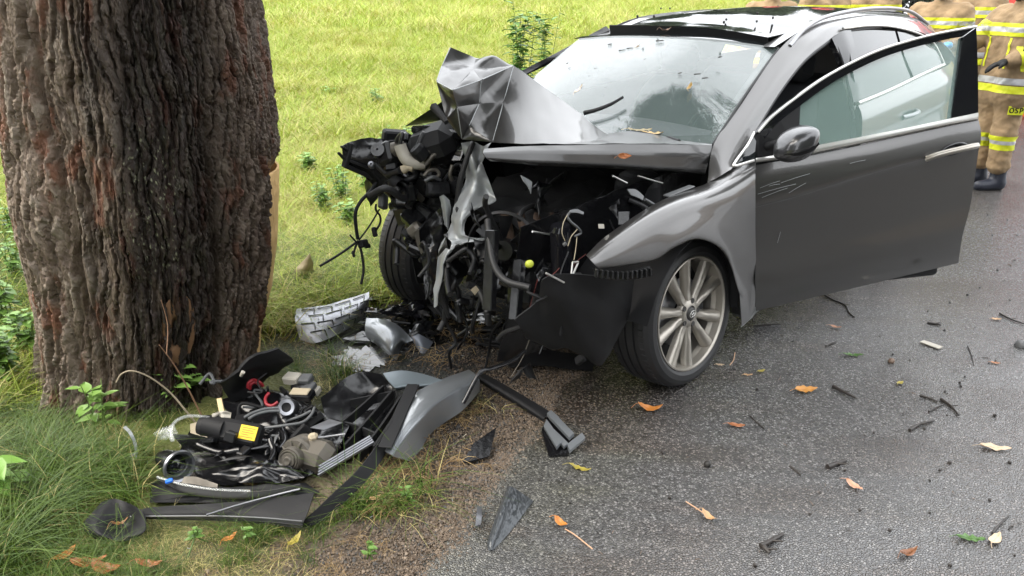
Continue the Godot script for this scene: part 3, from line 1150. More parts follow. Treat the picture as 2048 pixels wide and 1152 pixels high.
	sheet(st, [[wt[0] + ins, wm[0] + ins, wb[0] + ins], [wt[0].lerp(wt[1], .12) + ins, wm[0].lerp(wm[1], .12) + ins, wb[0].lerp(wb[1], .12) + ins]], 8, 2, 0.0)
	sheet(st, [[wb[0] + ins, wb[1] + ins, wb[2] + ins, wb[3] + ins, wb[4] + ins], [wb[0].lerp(wm[0], .2) + ins, wb[1].lerp(wm[1], .12) + ins, wb[2].lerp(wm[2], .1) + ins, wb[3].lerp(wm[3], .12) + ins, wb[4].lerp(wm[4], .2) + ins]], 6, 2, 0.0)
	part("glass_band", st, M.matt)
	# roof: header strip, raised glass front edge, glass panel
	var prof := [[-1.19, 1.36, .575], [-1.5, 1.425, .565], [-1.8, 1.472, .555], [-2.5, 1.503, .535], [-3.2, 1.478, .54], [-3.65, 1.37, .56]]
	st = ms()
	var hr := []
	for q in [[0.0, 0.0], [-0.09, 0.008], [-0.18, 0.006]]:
		var r := []
		for k in 5:
			var v := -1.0 + 0.5 * k
			r.append(Vector3(wt[k].x + q[0], wt[k].y + q[1] + 0.004, v * 0.57 if absf(v) > 0.9 else v * 0.56))
		hr.append(r)
	sheet(st, hr, 4, 3, 0.004)
	part("roof_front_strip", st, M.darkglass)
	st = ms()
	var lip := [Vector3(-1.266, 1.397, -0.5), Vector3(-1.27, 1.425, -0.25), Vector3(-1.255, 1.436, 0), Vector3(-1.265, 1.436, 0.25), Vector3(-1.30, 1.43, 0.49)]
	var lip2 := []
	for p in lip: lip2.append(p + Vector3(-0.02, -0.066, 0))
	sheet(st, [lip, lip2], 5, 2, 0.004)
	part("sunroof_deflector", st, M.matt)
	st = ms()
	var gp := [[]]
	for p in lip: gp[0].append(p + Vector3(0.004, 0.004, 0))
	for k in range(1, prof.size()):
		var r := []
		for c in 5:
			var v := -1.0 + 0.5 * c
			r.append(Vector3(prof[k][0], prof[k][1] + 0.028 * (1.0 - v * v) - 0.004, v * prof[k][2] * 0.9))
		gp.append(r)
	sheet(st, gp, 4, 6, 0.004)
	part("glass_roof", st, M.darkglass)
	st = ms()
	for s in [-1.0, 1.0]:
		var a := []
		var b := []
		for k in prof.size():
			a.append(Vector3(prof[k][0], prof[k][1], s * prof[k][2]))
			b.append(Vector3(prof[k][0], prof[k][1] - 0.003, s * prof[k][2] * 0.88))
		sheet(st, [a, b], 4, 2, 0.003)
	var fr := []
	for row in [out, mdl, inn]:
		var l := []
		for p in row.slice(4): l.append(Vector3(p.x, p.y, -p.z))
		fr.append(l)
	sheet(st, fr, 4, 3, 0.003)
	part("roof_side", st, M.paint)
	# roof rail
	st = ms()
	var rail := [Vector3(-1.303, 1.371, -0.6), Vector3(-1.497, 1.43, -0.59), Vector3(-1.814, 1.481, -0.58), Vector3(-2.489, 1.509, -0.565), Vector3(-3.169, 1.487, -0.56), Vector3(-3.627, 1.417, -0.57)]
	for i in rail.size(): rail[i] += Vector3(0, 0.012 if i > 0 and i < 5 else -0.01, 0)
	tube(st, rail, 0.011, 8, 6)
	part("roof_rail", st, M.steel)
	# B-pillar with its seals
	st = ms()
	sheet(st, [[Vector3(-1.673, 1.387, -0.66), Vector3(-1.81, 1.417, -0.655), Vector3(-1.938, 1.418, -0.655)], [Vector3(-1.677, 1.232, -0.75), Vector3(-1.758, 1.24, -0.76), Vector3(-1.841, 1.248, -0.76)], [Vector3(-1.691, 0.932, -0.85), Vector3(-1.746, 0.94, -0.86), Vector3(-1.818, 0.944, -0.86)], [Vector3(-2.232, -0.073, -0.82), Vector3(-2.299, -0.055, -0.83), Vector3(-2.382, -0.044, -0.83)]], 4, 5, 0.03)
	part("door_pillar", st, M.gloss)
	st = ms()
	for o in [0.0, 0.035, 0.07]:
		tube(st, [Vector3(-1.708, 1.366, -0.66) + Vector3(-o, 0.01, o * 0.2), Vector3(-1.663, 1.233, -0.755) + Vector3(-o, 0, o * 0.2), Vector3(-1.636, 0.99, -0.85) + Vector3(-o, 0, o * 0.2)], 0.007, 6, 5)
	part("pillar_seal", st, M.matt)
	# rear door and rear quarter
	st = ms()
	var side := []
	for q in [[1.075, .835], [1.0, .875], [0.86, .89], [0.78, .88], [0.55, .89], [0.3, .86]]:
		var r := []
		for u: float in [-1.68, -2.0, -2.4, -2.8, -3.2, -3.5, -3.78]:
			var rise := (-1.68 - u) * 0.05
			r.append(Vector3(u, q[0] + rise * (1.0 if q[0] > 0.7 else 0.3), -(q[1] - 0.05 * pow(maxf(0.0, -3.1 - u) / 0.68, 2) * 2.2)))
		side.append(r)
	sheet(st, side, 4, 4, 0.003)
	var sd2 := []
	for row in side:
		var l := []
		for p in row: l.append(Vector3(p.x, p.y, -p.z))
		sd2.append(l)
	for row in sd2: row.push_front(Vector3(-0.6, row[0].y - 0.05, row[0].z))
	sheet(st, sd2, 4, 4, 0.003)
	# tailgate
	var tl := []
	for q in [[1.37, .56, -3.66], [1.17, .74, -3.84], [0.9, .76, -3.86], [0.5, .76, -3.88], [0.3, .76, -3.84]]:
		tl.append([Vector3(q[2], q[0], -q[1]), Vector3(q[2] - 0.1, q[0], 0), Vector3(q[2], q[0], q[1])])
	sheet(st, tl, 6, 4, 0.003)
	part("rear_body", st, M.paint)
	st = ms()
	sheet(st, [[Vector3(-1.884, 1.41, -0.655), Vector3(-2.235, 1.409, -0.66), Vector3(-2.608, 1.392, -0.675)], [Vector3(-1.738, 1.254, -0.76), Vector3(-2.13, 1.257, -0.77), Vector3(-2.503, 1.264, -0.77)], [Vector3(-1.689, 1.076, -0.84), Vector3(-2.162, 1.102, -0.84), Vector3(-2.515, 1.133, -0.84)]], 5, 5, 0.004)
	part("rear_window", st, M.darkglass)
	st = ms()
	sheet(st, [[Vector3(-2.64, 1.389, -0.68), Vector3(-2.928, 1.359, -0.7), Vector3(-3.159, 1.303, -0.74)], [Vector3(-2.55, 1.262, -0.77), Vector3(-2.867, 1.257, -0.78), Vector3(-3.136, 1.238, -0.8)], [Vector3(-2.57, 1.135, -0.84), Vector3(-2.852, 1.159, -0.84), Vector3(-3.157, 1.176, -0.83)]], 4, 4, 0.004)
	part("quarter_window", st, M.darkglass)
	st = ms()
	sheet(st, [[Vector3(-0.62, 0.97, 0.85), Vector3(-1.6, 1.03, 0.85), Vector3(-2.6, 1.1, 0.84), Vector3(-3.3, 1.15, 0.83)], [Vector3(-1.2, 1.31, 0.64), Vector3(-1.8, 1.42, 0.64), Vector3(-2.6, 1.44, 0.64), Vector3(-3.2, 1.4, 0.68)]], 5, 3, 0.004)
	part("side_window", st, M.darkglass)
	st = ms()
	tube(st, [Vector3(-1.833, 1.429, -0.65), Vector3(-2.221, 1.434, -0.655), Vector3(-2.611, 1.415, -0.67), Vector3(-2.992, 1.363, -0.71), Vector3(-3.155, 1.298, -0.76), Vector3(-3.202, 1.177, -0.83)], 0.008, 6, 5)
	tube(st, [Vector3(-1.67, 1.071, -0.845), Vector3(-2.148, 1.098, -0.845), Vector3(-2.666, 1.14, -0.845), Vector3(-3.207, 1.17, -0.83)], 0.011, 6, 5)
	part("window_trim", st, M.chrome)
	# rear door handle
	st = ms()
	tube(st, [Vector3(-2.32, 0.93, -0.89), Vector3(-2.4, 0.94, -0.92), Vector3(-2.5, 0.945, -0.92), Vector3(-2.56, 0.945, -0.89)], 0.014, 8, 4)
	part("rear_door_handle", st, M.steel)
	# sill, with the bent end behind the wheel
	st = ms()
	box(st, Vector3(2.4, 0.14, 0.08), at(Vector3(-1.82, 0.25, -0.80)), 0.02)
	box(st, Vector3(2.4, 0.14, 0.08), at(Vector3(-1.82, 0.25, 0.80)), 0.02)
	part("sill", st, M.paint)
	st = ms()
	sheet(st, [[Vector3(-0.574, 0.221, -0.86), Vector3(-0.683, 0.225, -0.86), Vector3(-0.848, 0.216, -0.85), Vector3(-1.036, 0.162, -0.84)], [Vector3(-0.595, 0.153, -0.85), Vector3(-0.742, 0.151, -0.83), Vector3(-0.856, 0.157, -0.82), Vector3(-1.026, 0.143, -0.81)]], 3, 3, 0.002, 0.006)
	part("bent_sill_cover", st, M.primer)
	# triangle window frame at the foot of the pillar
	st = ms()
	tube(st, [Vector3(-0.679, 1.035, -0.76), Vector3(-0.563, 0.996, -0.79), Vector3(-0.414, 0.947, -0.815), Vector3(-0.418, 0.939, -0.825), Vector3(-0.518, 0.949, -0.85)], 0.0065, 6, 5)
	part("quarterlight_trim", st, M.chrome)
	st = ms()
	plate(st, [Vector3(-0.683, 1.023, -0.755), Vector3(-0.447, 0.947, -0.805), Vector3(-0.456, 0.938, -0.815), Vector3(-0.547, 0.951, -0.84), Vector3(-0.647, 0.99, -0.8)], 0.004)
	part("quarterlight", st, M.darkglass)
	# wipers
	st = ms()
	tube(st, [Vector3(-0.4, 1.077, -0.035), Vector3(-0.43, 1.096, -0.091), Vector3(-0.47, 1.121, -0.138), Vector3(-0.52, 1.151, -0.169)], 0.012, 6, 4, 0.007)
	part("wiper", st, M.plastic)
	st = ms()
	tube(st, [Vector3(-0.533, 1, -0.117), Vector3(-0.52, 1, -0.247), Vector3(-0.472, 1.005, -0.414), Vector3(-0.402, 1.005, -0.554)], 0.012, 6, 4)
	part("wiper", st, M.matt)
	st = ms()
	sheet(st, [[Vector3(-0.30, 0.955, -0.66), Vector3(-0.20, 0.965, -0.3), Vector3(-0.17, 0.965, 0), Vector3(-0.2, 0.96, 0.3), Vector3(-0.3, 0.955, 0.64)], [Vector3(-0.49, 0.985, -0.67), Vector3(-0.37, 0.978, -0.34), Vector3(-0.325, 0.974, 0), Vector3(-0.36, 0.978, 0.34), Vector3(-0.47, 0.98, 0.66)]], 4, 2, 0.004)
	part("scuttle", st, M.matt)

func door() -> void:
	var st := ms()
	var rows := [
		[Vector3(-0.025, 0.917, -0.04), Vector3(0.185, 0.941, -0.037), Vector3(0.43, 0.973, -0.035), Vector3(0.683, 1.01, -0.035), Vector3(0.943, 1.048, -0.035), Vector3(1.1, 1.068, -0.04)],
		[Vector3(-0.039, 0.856, -0.008), Vector3(0.173, 0.883, -0.006), Vector3(0.417, 0.92, -0.005), Vector3(0.669, 0.956, -0.005), Vector3(0.929, 0.993, -0.005), Vector3(1.098, 1.018, -0.01)],
		[Vector3(-0.039, 0.757, 0.012), Vector3(0.174, 0.794, 0.013), Vector3(0.392, 0.843, 0.013), Vector3(0.667, 0.897, 0.013), Vector3(0.927, 0.94, 0.012), Vector3(1.092, 0.967, 0.008)],
		[Vector3(-0.027, 0.721, 0.002), Vector3(0.188, 0.755, 0.001), Vector3(0.423, 0.802, 0), Vector3(0.688, 0.855, 0), Vector3(0.948, 0.9, 0), Vector3(1.1, 0.926, 0)],
		[Vector3(-0.003, 0.544, 0), Vector3(0.22, 0.572, -0.002), Vector3(0.476, 0.603, -0.003), Vector3(0.739, 0.635, -0.003), Vector3(1.01, 0.667, -0.002), Vector3(1.124, 0.684, 0)],
		[Vector3(0.01, 0.4, 0.01), Vector3(0.235, 0.426, 0.01), Vector3(0.494, 0.456, 0.01), Vector3(0.761, 0.489, 0.01), Vector3(1.008, 0.518, 0.01), Vector3(1.109, 0.532, 0.01)],
		[Vector3(0.036, 0.302, -0.01), Vector3(0.264, 0.328, -0.01), Vector3(0.529, 0.357, -0.01), Vector3(0.8, 0.392, -0.01), Vector3(1.038, 0.418, -0.01), Vector3(1.137, 0.43, -0.01)],
		[Vector3(0.067, 0.226, -0.04), Vector3(0.297, 0.255, -0.04), Vector3(0.565, 0.286, -0.04), Vector3(0.842, 0.321, -0.04), Vector3(1.069, 0.349, -0.04), Vector3(1.175, 0.362, -0.04)]]
	sheet(st, rows, 6, 5, 0.002)
	var d := part("driver_door", st, M.paint)
	var ca := cos(deg_to_rad(32.2))
	var sa := sin(deg_to_rad(32.2))
	d.transform = Transform3D(Basis(Vector3(-ca, 0, -sa), Vector3.UP, Vector3(sa, 0, -ca)), Vector3(-0.58, 0, -0.88))
	st = ms()
	box(st, Vector3(1.06, 0.66, 0.05), at(Vector3(0.55, 0.63, -0.075)), 0.015)
	part("door_card", st, M.matt, d)
	# window frame
	var outer := [Vector3(-0.029, 1.057, -0.045), Vector3(0.039, 1.117, -0.06), Vector3(0.176, 1.199, -0.085), Vector3(0.302, 1.266, -0.105), Vector3(0.433, 1.319, -0.125), Vector3(0.588, 1.372, -0.14), Vector3(0.749, 1.408, -0.155), Vector3(0.911, 1.437, -0.165), Vector3(1.11, 1.463, -0.17)]
	var inner := [Vector3(0.002, 1.031, -0.04), Vector3(0.068, 1.091, -0.055), Vector3(0.204, 1.171, -0.08), Vector3(0.326, 1.236, -0.1), Vector3(0.453, 1.288, -0.12), Vector3(0.603, 1.34, -0.135), Vector3(0.763, 1.377, -0.15), Vector3(0.926, 1.406, -0.16), Vector3(1.041, 1.421, -0.165)]
	st = ms()
	sheet(st, [outer, inner], 5, 2, 0.03)
	part("window_frame", st, M.gloss, d)
	st = ms()
	tube(st, outer, 0.006, 6, 5)
	part("frame_trim", st, M.chrome, d)
	st = ms()
	sheet(st, [[Vector3(1.04, 1.419, -0.163), Vector3(1.109, 1.459, -0.168)], [Vector3(1.001, 1.258, -0.11), Vector3(1.109, 1.278, -0.11)], [Vector3(0.956, 1.068, -0.045), Vector3(1.099, 1.09, -0.045)]], 2, 6, 0.03)
	part("frame_post", st, M.gloss, d)
	st = ms()
	plate(st, [Vector3(-0.023, 1.049, -0.042), Vector3(0.076, 1.101, -0.058), Vector3(0.185, 1.161, -0.085), Vector3(0.178, 1.05, -0.06), Vector3(0.174, 0.976, -0.04), Vector3(-0.023, 0.952, -0.04)], 0.02)
	part("mirror_base", st, M.matt, d)
	st = ms()
	var gt := [Vector3(0.192, 1.159, -0.095), Vector3(0.337, 1.237, -0.115), Vector3(0.464, 1.291, -0.135), Vector3(0.615, 1.343, -0.15), Vector3(0.775, 1.38, -0.165), Vector3(0.939, 1.409, -0.175), Vector3(1.061, 1.422, -0.18)]
	var gb := [Vector3(0.182, 0.97, -0.05), Vector3(0.312, 0.985, -0.05), Vector3(0.436, 0.999, -0.05), Vector3(0.562, 1.017, -0.05), Vector3(0.69, 1.034, -0.05), Vector3(0.82, 1.053, -0.05), Vector3(0.968, 1.069, -0.05)]
	sheet(st, [gt, gb], 5, 8, 0.004)
	part("door_window", st, M.wetglass, d)
	st = ms()
	sheet(st, [[Vector3(-0.036, 0.95, -0.03), Vector3(0.077, 0.96, -0.028), Vector3(0.219, 0.987, -0.026), Vector3(0.416, 1.011, -0.026), Vector3(0.668, 1.043, -0.026), Vector3(0.927, 1.079, -0.026), Vector3(1.082, 1.099, -0.03)], [Vector3(-0.038, 0.941, -0.024), Vector3(0.074, 0.948, -0.02), Vector3(0.217, 0.963, -0.018), Vector3(0.414, 0.988, -0.018), Vector3(0.665, 1.023, -0.018), Vector3(0.924, 1.058, -0.018), Vector3(1.082, 1.075, -0.024)], [Vector3(-0.033, 0.931, -0.03), Vector3(0.082, 0.937, -0.03), Vector3(0.228, 0.951, -0.03), Vector3(0.425, 0.977, -0.03), Vector3(0.678, 1.011, -0.03), Vector3(0.939, 1.047, -0.03), Vector3(1.096, 1.064, -0.035)]], 4, 4, 0.004)
	part("belt_trim", st, M.chrome, d)
	# handle in its dish
	st = ms()
	var c := Vector3(0.942, 0.942, 0.004)
	smooth_lathe(st, [Vector2(0.001, 0.0075), Vector2(0.6, 0.0085), Vector2(0.9, 0.0125), Vector2(1.0, 0.006)], 24, Transform3D(Basis(Vector3(0.07, 0.012, 0), Vector3(0, 0, 1), Vector3(0.0, -0.028, 0)), c + Vector3(0, 0.006, 0.008)))
	part("handle_dish", st, M.gloss, d)
	st = ms()
	var hp := [Vector3(0.802, 0.91, 0.014), Vector3(0.822, 0.927, 0.035), Vector3(0.868, 0.94, 0.045), Vector3(0.93, 0.951, 0.048), Vector3(1.004, 0.959, 0.04), Vector3(1.069, 0.958, 0.016)]
	for o in [0.006, -0.006]:
		var l := []
		for p in hp: l.append(p + Vector3(0, o, 0))
		tube(st, l, 0.0085, 8, 5)
	var hl := []
	for p in hp: hl.append(p + Vector3(0, 0, 0.006))
	tube(st, hl, 0.008, 8, 5)
	part("door_handle", st, M.alloy, d)
	# mirror
	st = ms()
	var mc := Vector3(0.057, 1.033, 0.1)
	var prof := [[-1.0, 0.02, 0.6], [-0.85, 0.55, 0.25], [-0.55, 0.86, 0.08], [-0.1, 1.0, 0.0], [0.35, 0.98, 0.04], [0.7, 0.78, 0.16], [0.95, 0.4, 0.3], [1.0, 0.02, 0.36]]
	var G := []
	for q in prof:
		var l := []
		for k in 13:
			var a := TAU * k / 12.0
			var cx := signf(cos(a)) * pow(absf(cos(a)), 0.75)
			var sy := signf(sin(a)) * pow(absf(sin(a)), 0.75)
			var wide: float = q[1]
			l.append(mc + Vector3(q[0] * 0.082 + 0.012 * sy * q[1], sy * 0.062 * wide * (1.0 if sy > 0 else 1.15) + 0.022 * q[0], cx * 0.085 * wide))
		G.append(l)
	sheet(st, G, 3, 4, 0.0)
	var mir := part("mirror", st, M.mirror_paint, d)
	st = ms()
	tube(st, [Vector3(0.015, 0.997, -0.03), Vector3(0.021, 1.02, 0.03), Vector3(0.045, 1.026, 0.07)], 0.02, 8, 4, 0.016)
	part("mirror_arm", st, M.matt, d)
	st = ms()
	var lowp := []
	for q in prof.slice(1, 7):
		var l := []
		for k in 7:
			var a := PI + PI * k / 6.0
			var wide: float = q[1] * 1.03
			l.append(mc + Vector3(q[0] * 0.084 + 0.012 * sin(a) * q[1], minf(-0.012, sin(a) * 0.072 * wide + 0.004) + 0.022 * q[0], cos(a) * 0.087 * wide))
		lowp.append(l)
	sheet(st, lowp, 3, 4, 0.0)
	part("mirror_lower_shell", st, M.matt, d)
	# scratches: thin lifted flecks of bare filler
	st = ms()
	for s in [[Vector3(-0.021, 0.827, 0.004), Vector3(0.072, 0.852, 0.004)], [Vector3(-0.031, 0.802, 0.009), Vector3(0.15, 0.835, 0.009)], [Vector3(-0.011, 0.786, 0.012), Vector3(0.11, 0.82, 0.01)], [Vector3(0.079, 0.843, 0.004), Vector3(0.218, 0.875, 0.002)], [Vector3(0.119, 0.798, 0.012), Vector3(0.201, 0.836, 0.007)], [Vector3(0.412, 0.909, 0.004), Vector3(0.49, 0.92, 0.003)], [Vector3(0.102, 0.569, 0.003), Vector3(0.11, 0.62, 0.003)], [Vector3(0.022, 0.833, 0.004), Vector3(0.074, 0.838, 0.004)]]:
		st = ms()
		tube(st, [s[0], s[0].lerp(s[1], 0.5) + Vector3(0, 0.002, 0.001), s[1]], 0.001, 4, 3)
		part("scratch", st, M.primer, d)

func bonnet() -> void:
	var V := {
		"A": Vector3(0.272, 1.397, 0.15), "B": Vector3(0.147, 1.34, -0.02), "C": Vector3(0.16, 1.332, -0.1), "D": Vector3(-0.152, 1.04, -0.36), "E": Vector3(0.134, 1.065, -0.52),
		"F": Vector3(0.721, 1.15, -0.56), "G": Vector3(0.48, 1.09, -0.29), "H": Vector3(0.512, 1.088, -0.16), "I": Vector3(0.535, 1.161, -0.1), "J": Vector3(0.506, 1.29, -0.02), "K": Vector3(0.367, 1.333, 0.1),
		"M": Vector3(0.563, 1.275, -0.17), "N": Vector3(0.406, 1.298, -0.16), "P": Vector3(0.486, 1.244, -0.36), "Q": Vector3(0.497, 1.229, -0.24), "R": Vector3(0.574, 1.162, -0.27), "S": Vector3(0.219, 1.222, -0.34), "T": Vector3(0.42, 1.112, -0.54), "U": Vector3(0.259, 1.356, 0.02)}
	var st := ms()
	# big smooth facet from the crest down to the edge
	sheet(st, [[V.C, Vector3(0.083, 1.262, -0.165), Vector3(-0.008, 1.183, -0.235), Vector3(-0.092, 1.101, -0.305), V.D], [V.G, Vector3(0.526, 1.114, -0.47), Vector3(0.423, 1.106, -0.52), Vector3(0.299, 1.089, -0.535), V.E]], 8, 8, 0.002, 0.003)
	var b := part("bonnet", st, M.crushed)
	# the folded front faces, each a bent panel with sharp borders
	st = ms()
	var pg: Vector3 = V.C.lerp(V.G, 0.5)
	V.P = pg
	V.q = Vector3(0.418, 1.212, -0.16)
	V.r = Vector3(0.493, 1.138, -0.18)
	V.s = Vector3(0.542, 1.213, -0.17)
	facets(st, V, [["MNqs", .010], ["NCPq", -.020], ["sqr", .008], ["qPGr", -.022], ["rGH", .006], ["srH", .005]], 8, 0.004)
	part("bonnet_fold", st, M.crushed, b)
	st = ms()
	facets(st, V, [["JMs", .008], ["JsI", -.012], ["IsH", .008]], 8, 0.004)
	part("bonnet_side_fold", st, M.crushed, b)
	st = ms()
	V.t = Vector3(0.35, 1.328, -0.06)
	V.u = Vector3(0.234, 1.358, 0.04)
	facets(st, V, [["AutK", -.014], ["KtMJ", .008], ["uBCt", .03], ["tCN", .008], ["tNM", .006]], 8, 0.004)
	part("bonnet_top_fold", st, M.crushed, b)
	var W := {"B": V.B, "C": V.C, "D": V.D, "A": V.A, "K": V.K, "X": Vector3(-0.36, 0.985, 0.05), "Y": Vector3(-0.5, 0.975, 0.68), "Z": Vector3(0.12, 1.0, 0.66), "W": Vector3(0.5, 0.98, 0.5)}
	st = ms()
	facets(st, W, [["CBZYXD", .03]], 8, 0.012)
	sheet(st, [[V.D, Vector3(-0.289, 1.046, -0.38), Vector3(-0.419, 1.021, -0.42)], [W.X, Vector3(-0.38, 0.985, -0.2), Vector3(-0.41, 0.985, -0.4)]], 3, 3, 0.002)
	part("bonnet_far_half", st, M.crushed, b)
	st = ms()
	sheet(st, [[Vector3(-0.6, 0.96, 0.72), Vector3(-0.2, 0.94, 0.7), Vector3(0.15, 0.9, 0.7), Vector3(0.4, 0.82, 0.62)], [Vector3(-0.6, 0.9, 0.86), Vector3(-0.2, 0.86, 0.86), Vector3(0.12, 0.8, 0.84), Vector3(0.34, 0.72, 0.72)], [Vector3(-0.6, 0.3, 0.86), Vector3(-0.5, 0.45, 0.87), Vector3(-0.1, 0.72, 0.88), Vector3(0.3, 0.62, 0.74)]], 5, 5, 0.003, 0.03)
	part("far_fender", st, M.crushed)
	st = ms()
	sheet(st, [[Vector3(-0.55, 0.95, 0.62), Vector3(0, 0.9, 0.6), Vector3(0.3, 0.8, 0.5)], [Vector3(-0.55, 0.2, 0.55), Vector3(0, 0.2, 0.5), Vector3(0.3, 0.3, 0.4)]], 5, 4, 0.004, 0.02)
	part("far_inner_fender", st, M.liner)
	# the flat left edge, sprung up from the fender
	st = ms()
	var up := [Vector3(0.814, 1.151, -0.58), Vector3(0.62, 1.135, -0.6), Vector3(0.407, 1.111, -0.62), Vector3(0.164, 1.084, -0.64), Vector3(-0.116, 1.047, -0.66), Vector3(-0.462, 0.998, -0.68)]
	var mid := [Vector3(0.839, 1.143, -0.6), Vector3(0.643, 1.123, -0.62), Vector3(0.431, 1.095, -0.64), Vector3(0.183, 1.059, -0.655), Vector3(-0.096, 1.018, -0.675), Vector3(-0.428, 0.968, -0.695)]
	var lo := [Vector3(0.827, 1.124, -0.605), Vector3(0.654, 1.09, -0.63), Vector3(0.436, 1.051, -0.645), Vector3(0.186, 1.007, -0.66), Vector3(-0.097, 0.951, -0.68), Vector3(-0.391, 0.891, -0.7)]
	var un := [Vector3(0.768, 1.102, -0.56), Vector3(0.597, 1.065, -0.58), Vector3(0.378, 1.026, -0.6), Vector3(0.112, 0.978, -0.61), Vector3(-0.181, 0.921, -0.63), Vector3(-0.476, 0.865, -0.65)]
	sheet(st, [up, mid, lo, un], 5, 4, 0.002, 0.002, false)
	part("bonnet_edge", st, M.crushed, b)
	st = ms()
	var back := [V.E + Vector3(0, 0.004, 0), Vector3(-0.106, 1.059, -0.4), Vector3(-0.289, 1.046, -0.38), Vector3(-0.419, 1.021, -0.42), Vector3(-0.51, 0.995, -0.52), Vector3(-0.47, 1, -0.675)]
	var frt := [Vector3(0.444, 1.114, -0.56), Vector3(0.308, 1.1, -0.61), Vector3(0.157, 1.085, -0.635), Vector3(-0.023, 1.062, -0.65), Vector3(-0.222, 1.035, -0.665), Vector3(-0.462, 0.998, -0.68)]
	sheet(st, [back, frt], 4, 4, 0.002, 0.003)
	part("bonnet_rear", st, M.crushed, b)
	for e in ["CP", "PG", "NC", "MN", "JM", "AK", "KJ", "Nq", "qr", "CD", "sH"]:  # edge highlights put in as thin pale tubes along the fold creases
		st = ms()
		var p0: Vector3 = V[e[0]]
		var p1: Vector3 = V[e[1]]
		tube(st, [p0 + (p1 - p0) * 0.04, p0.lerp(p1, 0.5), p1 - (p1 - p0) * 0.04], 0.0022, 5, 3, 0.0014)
		part("crease_highlight", st, M.primer, b)
	# black inner frame seen below the fold
	st = ms()
	tube(st, [Vector3(0.593, 1.211, -0.1), Vector3(0.609, 1.192, -0.15), Vector3(0.624, 1.169, -0.2)], 0.018, 6, 3, 0.01)
	part("bonnet_frame", st, M.matt, b)

func make_wheel(called: String) -> MeshInstance3D:
	var id := Transform3D.IDENTITY
	var st := ms()
	lathe(st, [Vector2(.244, .088), Vector2(.252, .104), Vector2(.266, .111), Vector2(.288, .110), Vector2(.306, .1), Vector2(.318, .084), Vector2(.3245, .062), Vector2(.3255, .047), Vector2(.318, .045), Vector2(.318, .037), Vector2(.3265, .035), Vector2(.327, .006), Vector2(.319, .005), Vector2(.319, -.005), Vector2(.327, -.006), Vector2(.3265, -.035), Vector2(.318, -.037), Vector2(.318, -.045), Vector2(.3255, -.047), Vector2(.3245, -.062), Vector2(.318, -.084), Vector2(.306, -.1), Vector2(.28, -.111), Vector2(.252, -.104), Vector2(.244, -.088)], 72, id)
	for k in 72:   # shallow sipes across the shoulder
		var a := TAU * k / 72.0
		for s in [0.07, -0.07]:
			box(st, Vector3(0.004, 0.032, 0.006), Transform3D(Basis(Vector3(cos(a), 0, sin(a)), Vector3.UP, Vector3(-sin(a), 0, cos(a))), Vector3(cos(a) * .3225, s, sin(a) * .3225)), 0.001)
	var t := part(called, st, M.rubber)
	st = ms()
	lathe(st, [Vector2(.25, .1), Vector2(.249, .107), Vector2(.243, .108), Vector2(.238, .1), Vector2(.232, .07), Vector2(.224, .05), Vector2(.218, -.09), Vector2(.244, -.1)], 72, id)
	part("rim", st, M.alloy, t)
	st = ms()
	for k in 10:
		var pair := TAU * (k / 2) / 5.0 + 0.2
		var sgn := 1.0 if k % 2 else -1.0
		var rows := [[], [], [], [], []]
		for j in 6:
			var f := j / 5.0
			var r := lerpf(0.05, 0.239, f)
			var off := sgn * lerpf(0.015, 0.068, pow(f, 1.1))
			var hw := lerpf(0.016, 0.033, f)
			var y := 0.092 - 0.012 * f + 0.016 * f * f
			for q in 5:
				var x: float = [-1.0, -0.72, 0.0, 0.72, 1.0][q] * hw
				var yy: float = y + [-0.03, -0.004, 0.004 if f > 0.2 else -0.004, -0.004, -0.03][q]
				var lx := r
				var lz := off + x
				rows[q].append(Vector3(cos(pair) * lx - sin(pair) * lz, yy, sin(pair) * lx + cos(pair) * lz))
		sheet(st, rows, 3, 2, 0.0)
	smooth_lathe(st, [Vector2(0.066, 0.06), Vector2(0.064, 0.083), Vector2(0.056, 0.092), Vector2(0.034, 0.094)], 40, id)
	part("spokes", st, M.alloy, t)
	for k in 5:
		st = ms()
		var a := TAU * (k + 0.5) / 5.0 + 0.2
		lathe(st, [Vector2(0.0005, 0.0935), Vector2(0.0115, 0.0945), Vector2(0.012, 0.09)], 14, at(Vector3(cos(a) * 0.054, 0.0, sin(a) * 0.054)))
		part("wheel_bolt", st, M.alloy_dark, t)
	st = ms()
	smooth_lathe(st, [Vector2(0.0005, 0.103), Vector2(0.02, 0.102), Vector2(0.028, 0.099), Vector2(0.0305, 0.094)], 28, id)
	var cap := part("centre_cap", st, M.alloy_dark, t)
	st = ms()
	var ring := []
	for k in 25: ring.append(Vector3(cos(TAU * k / 24.0) * 0.021, 0.1035, sin(TAU * k / 24.0) * 0.0125))
	tube(st, ring, 0.0016, 5, 1)
	tube(st, [Vector3(-0.011, 0.104, -0.009), Vector3(-0.007, 0.104, 0.009)], 0.0018, 5, 1)
	tube(st, [Vector3(0.007, 0.104, -0.009), Vector3(0.011, 0.104, 0.009)], 0.0018, 5, 1)
	tube(st, [Vector3(-0.009, 0.104, 0.002), Vector3(0.009, 0.104, -0.002)], 0.0018, 5, 1)
	part("emblem", st, M.chrome, t)
	st = ms()
	lathe(st, [Vector2(0.05, 0.04), Vector2(0.15, 0.04), Vector2(0.152, 0.03), Vector2(0.15, 0.012), Vector2(0.05, 0.012)], 48, id)
	part("brake_disc", st, M.steel, t)
	st = ms()
	lathe(st, [Vector2(0.0005, -0.01), Vector2(0.222, -0.01), Vector2(0.222, -0.09)], 40, id)
	box(st, Vector3(0.06, 0.08, 0.13), at(Vector3(-0.12, 0.02, 0.0)), 0.012)
	part("wheel_back", st, M.matt, t)
	return t

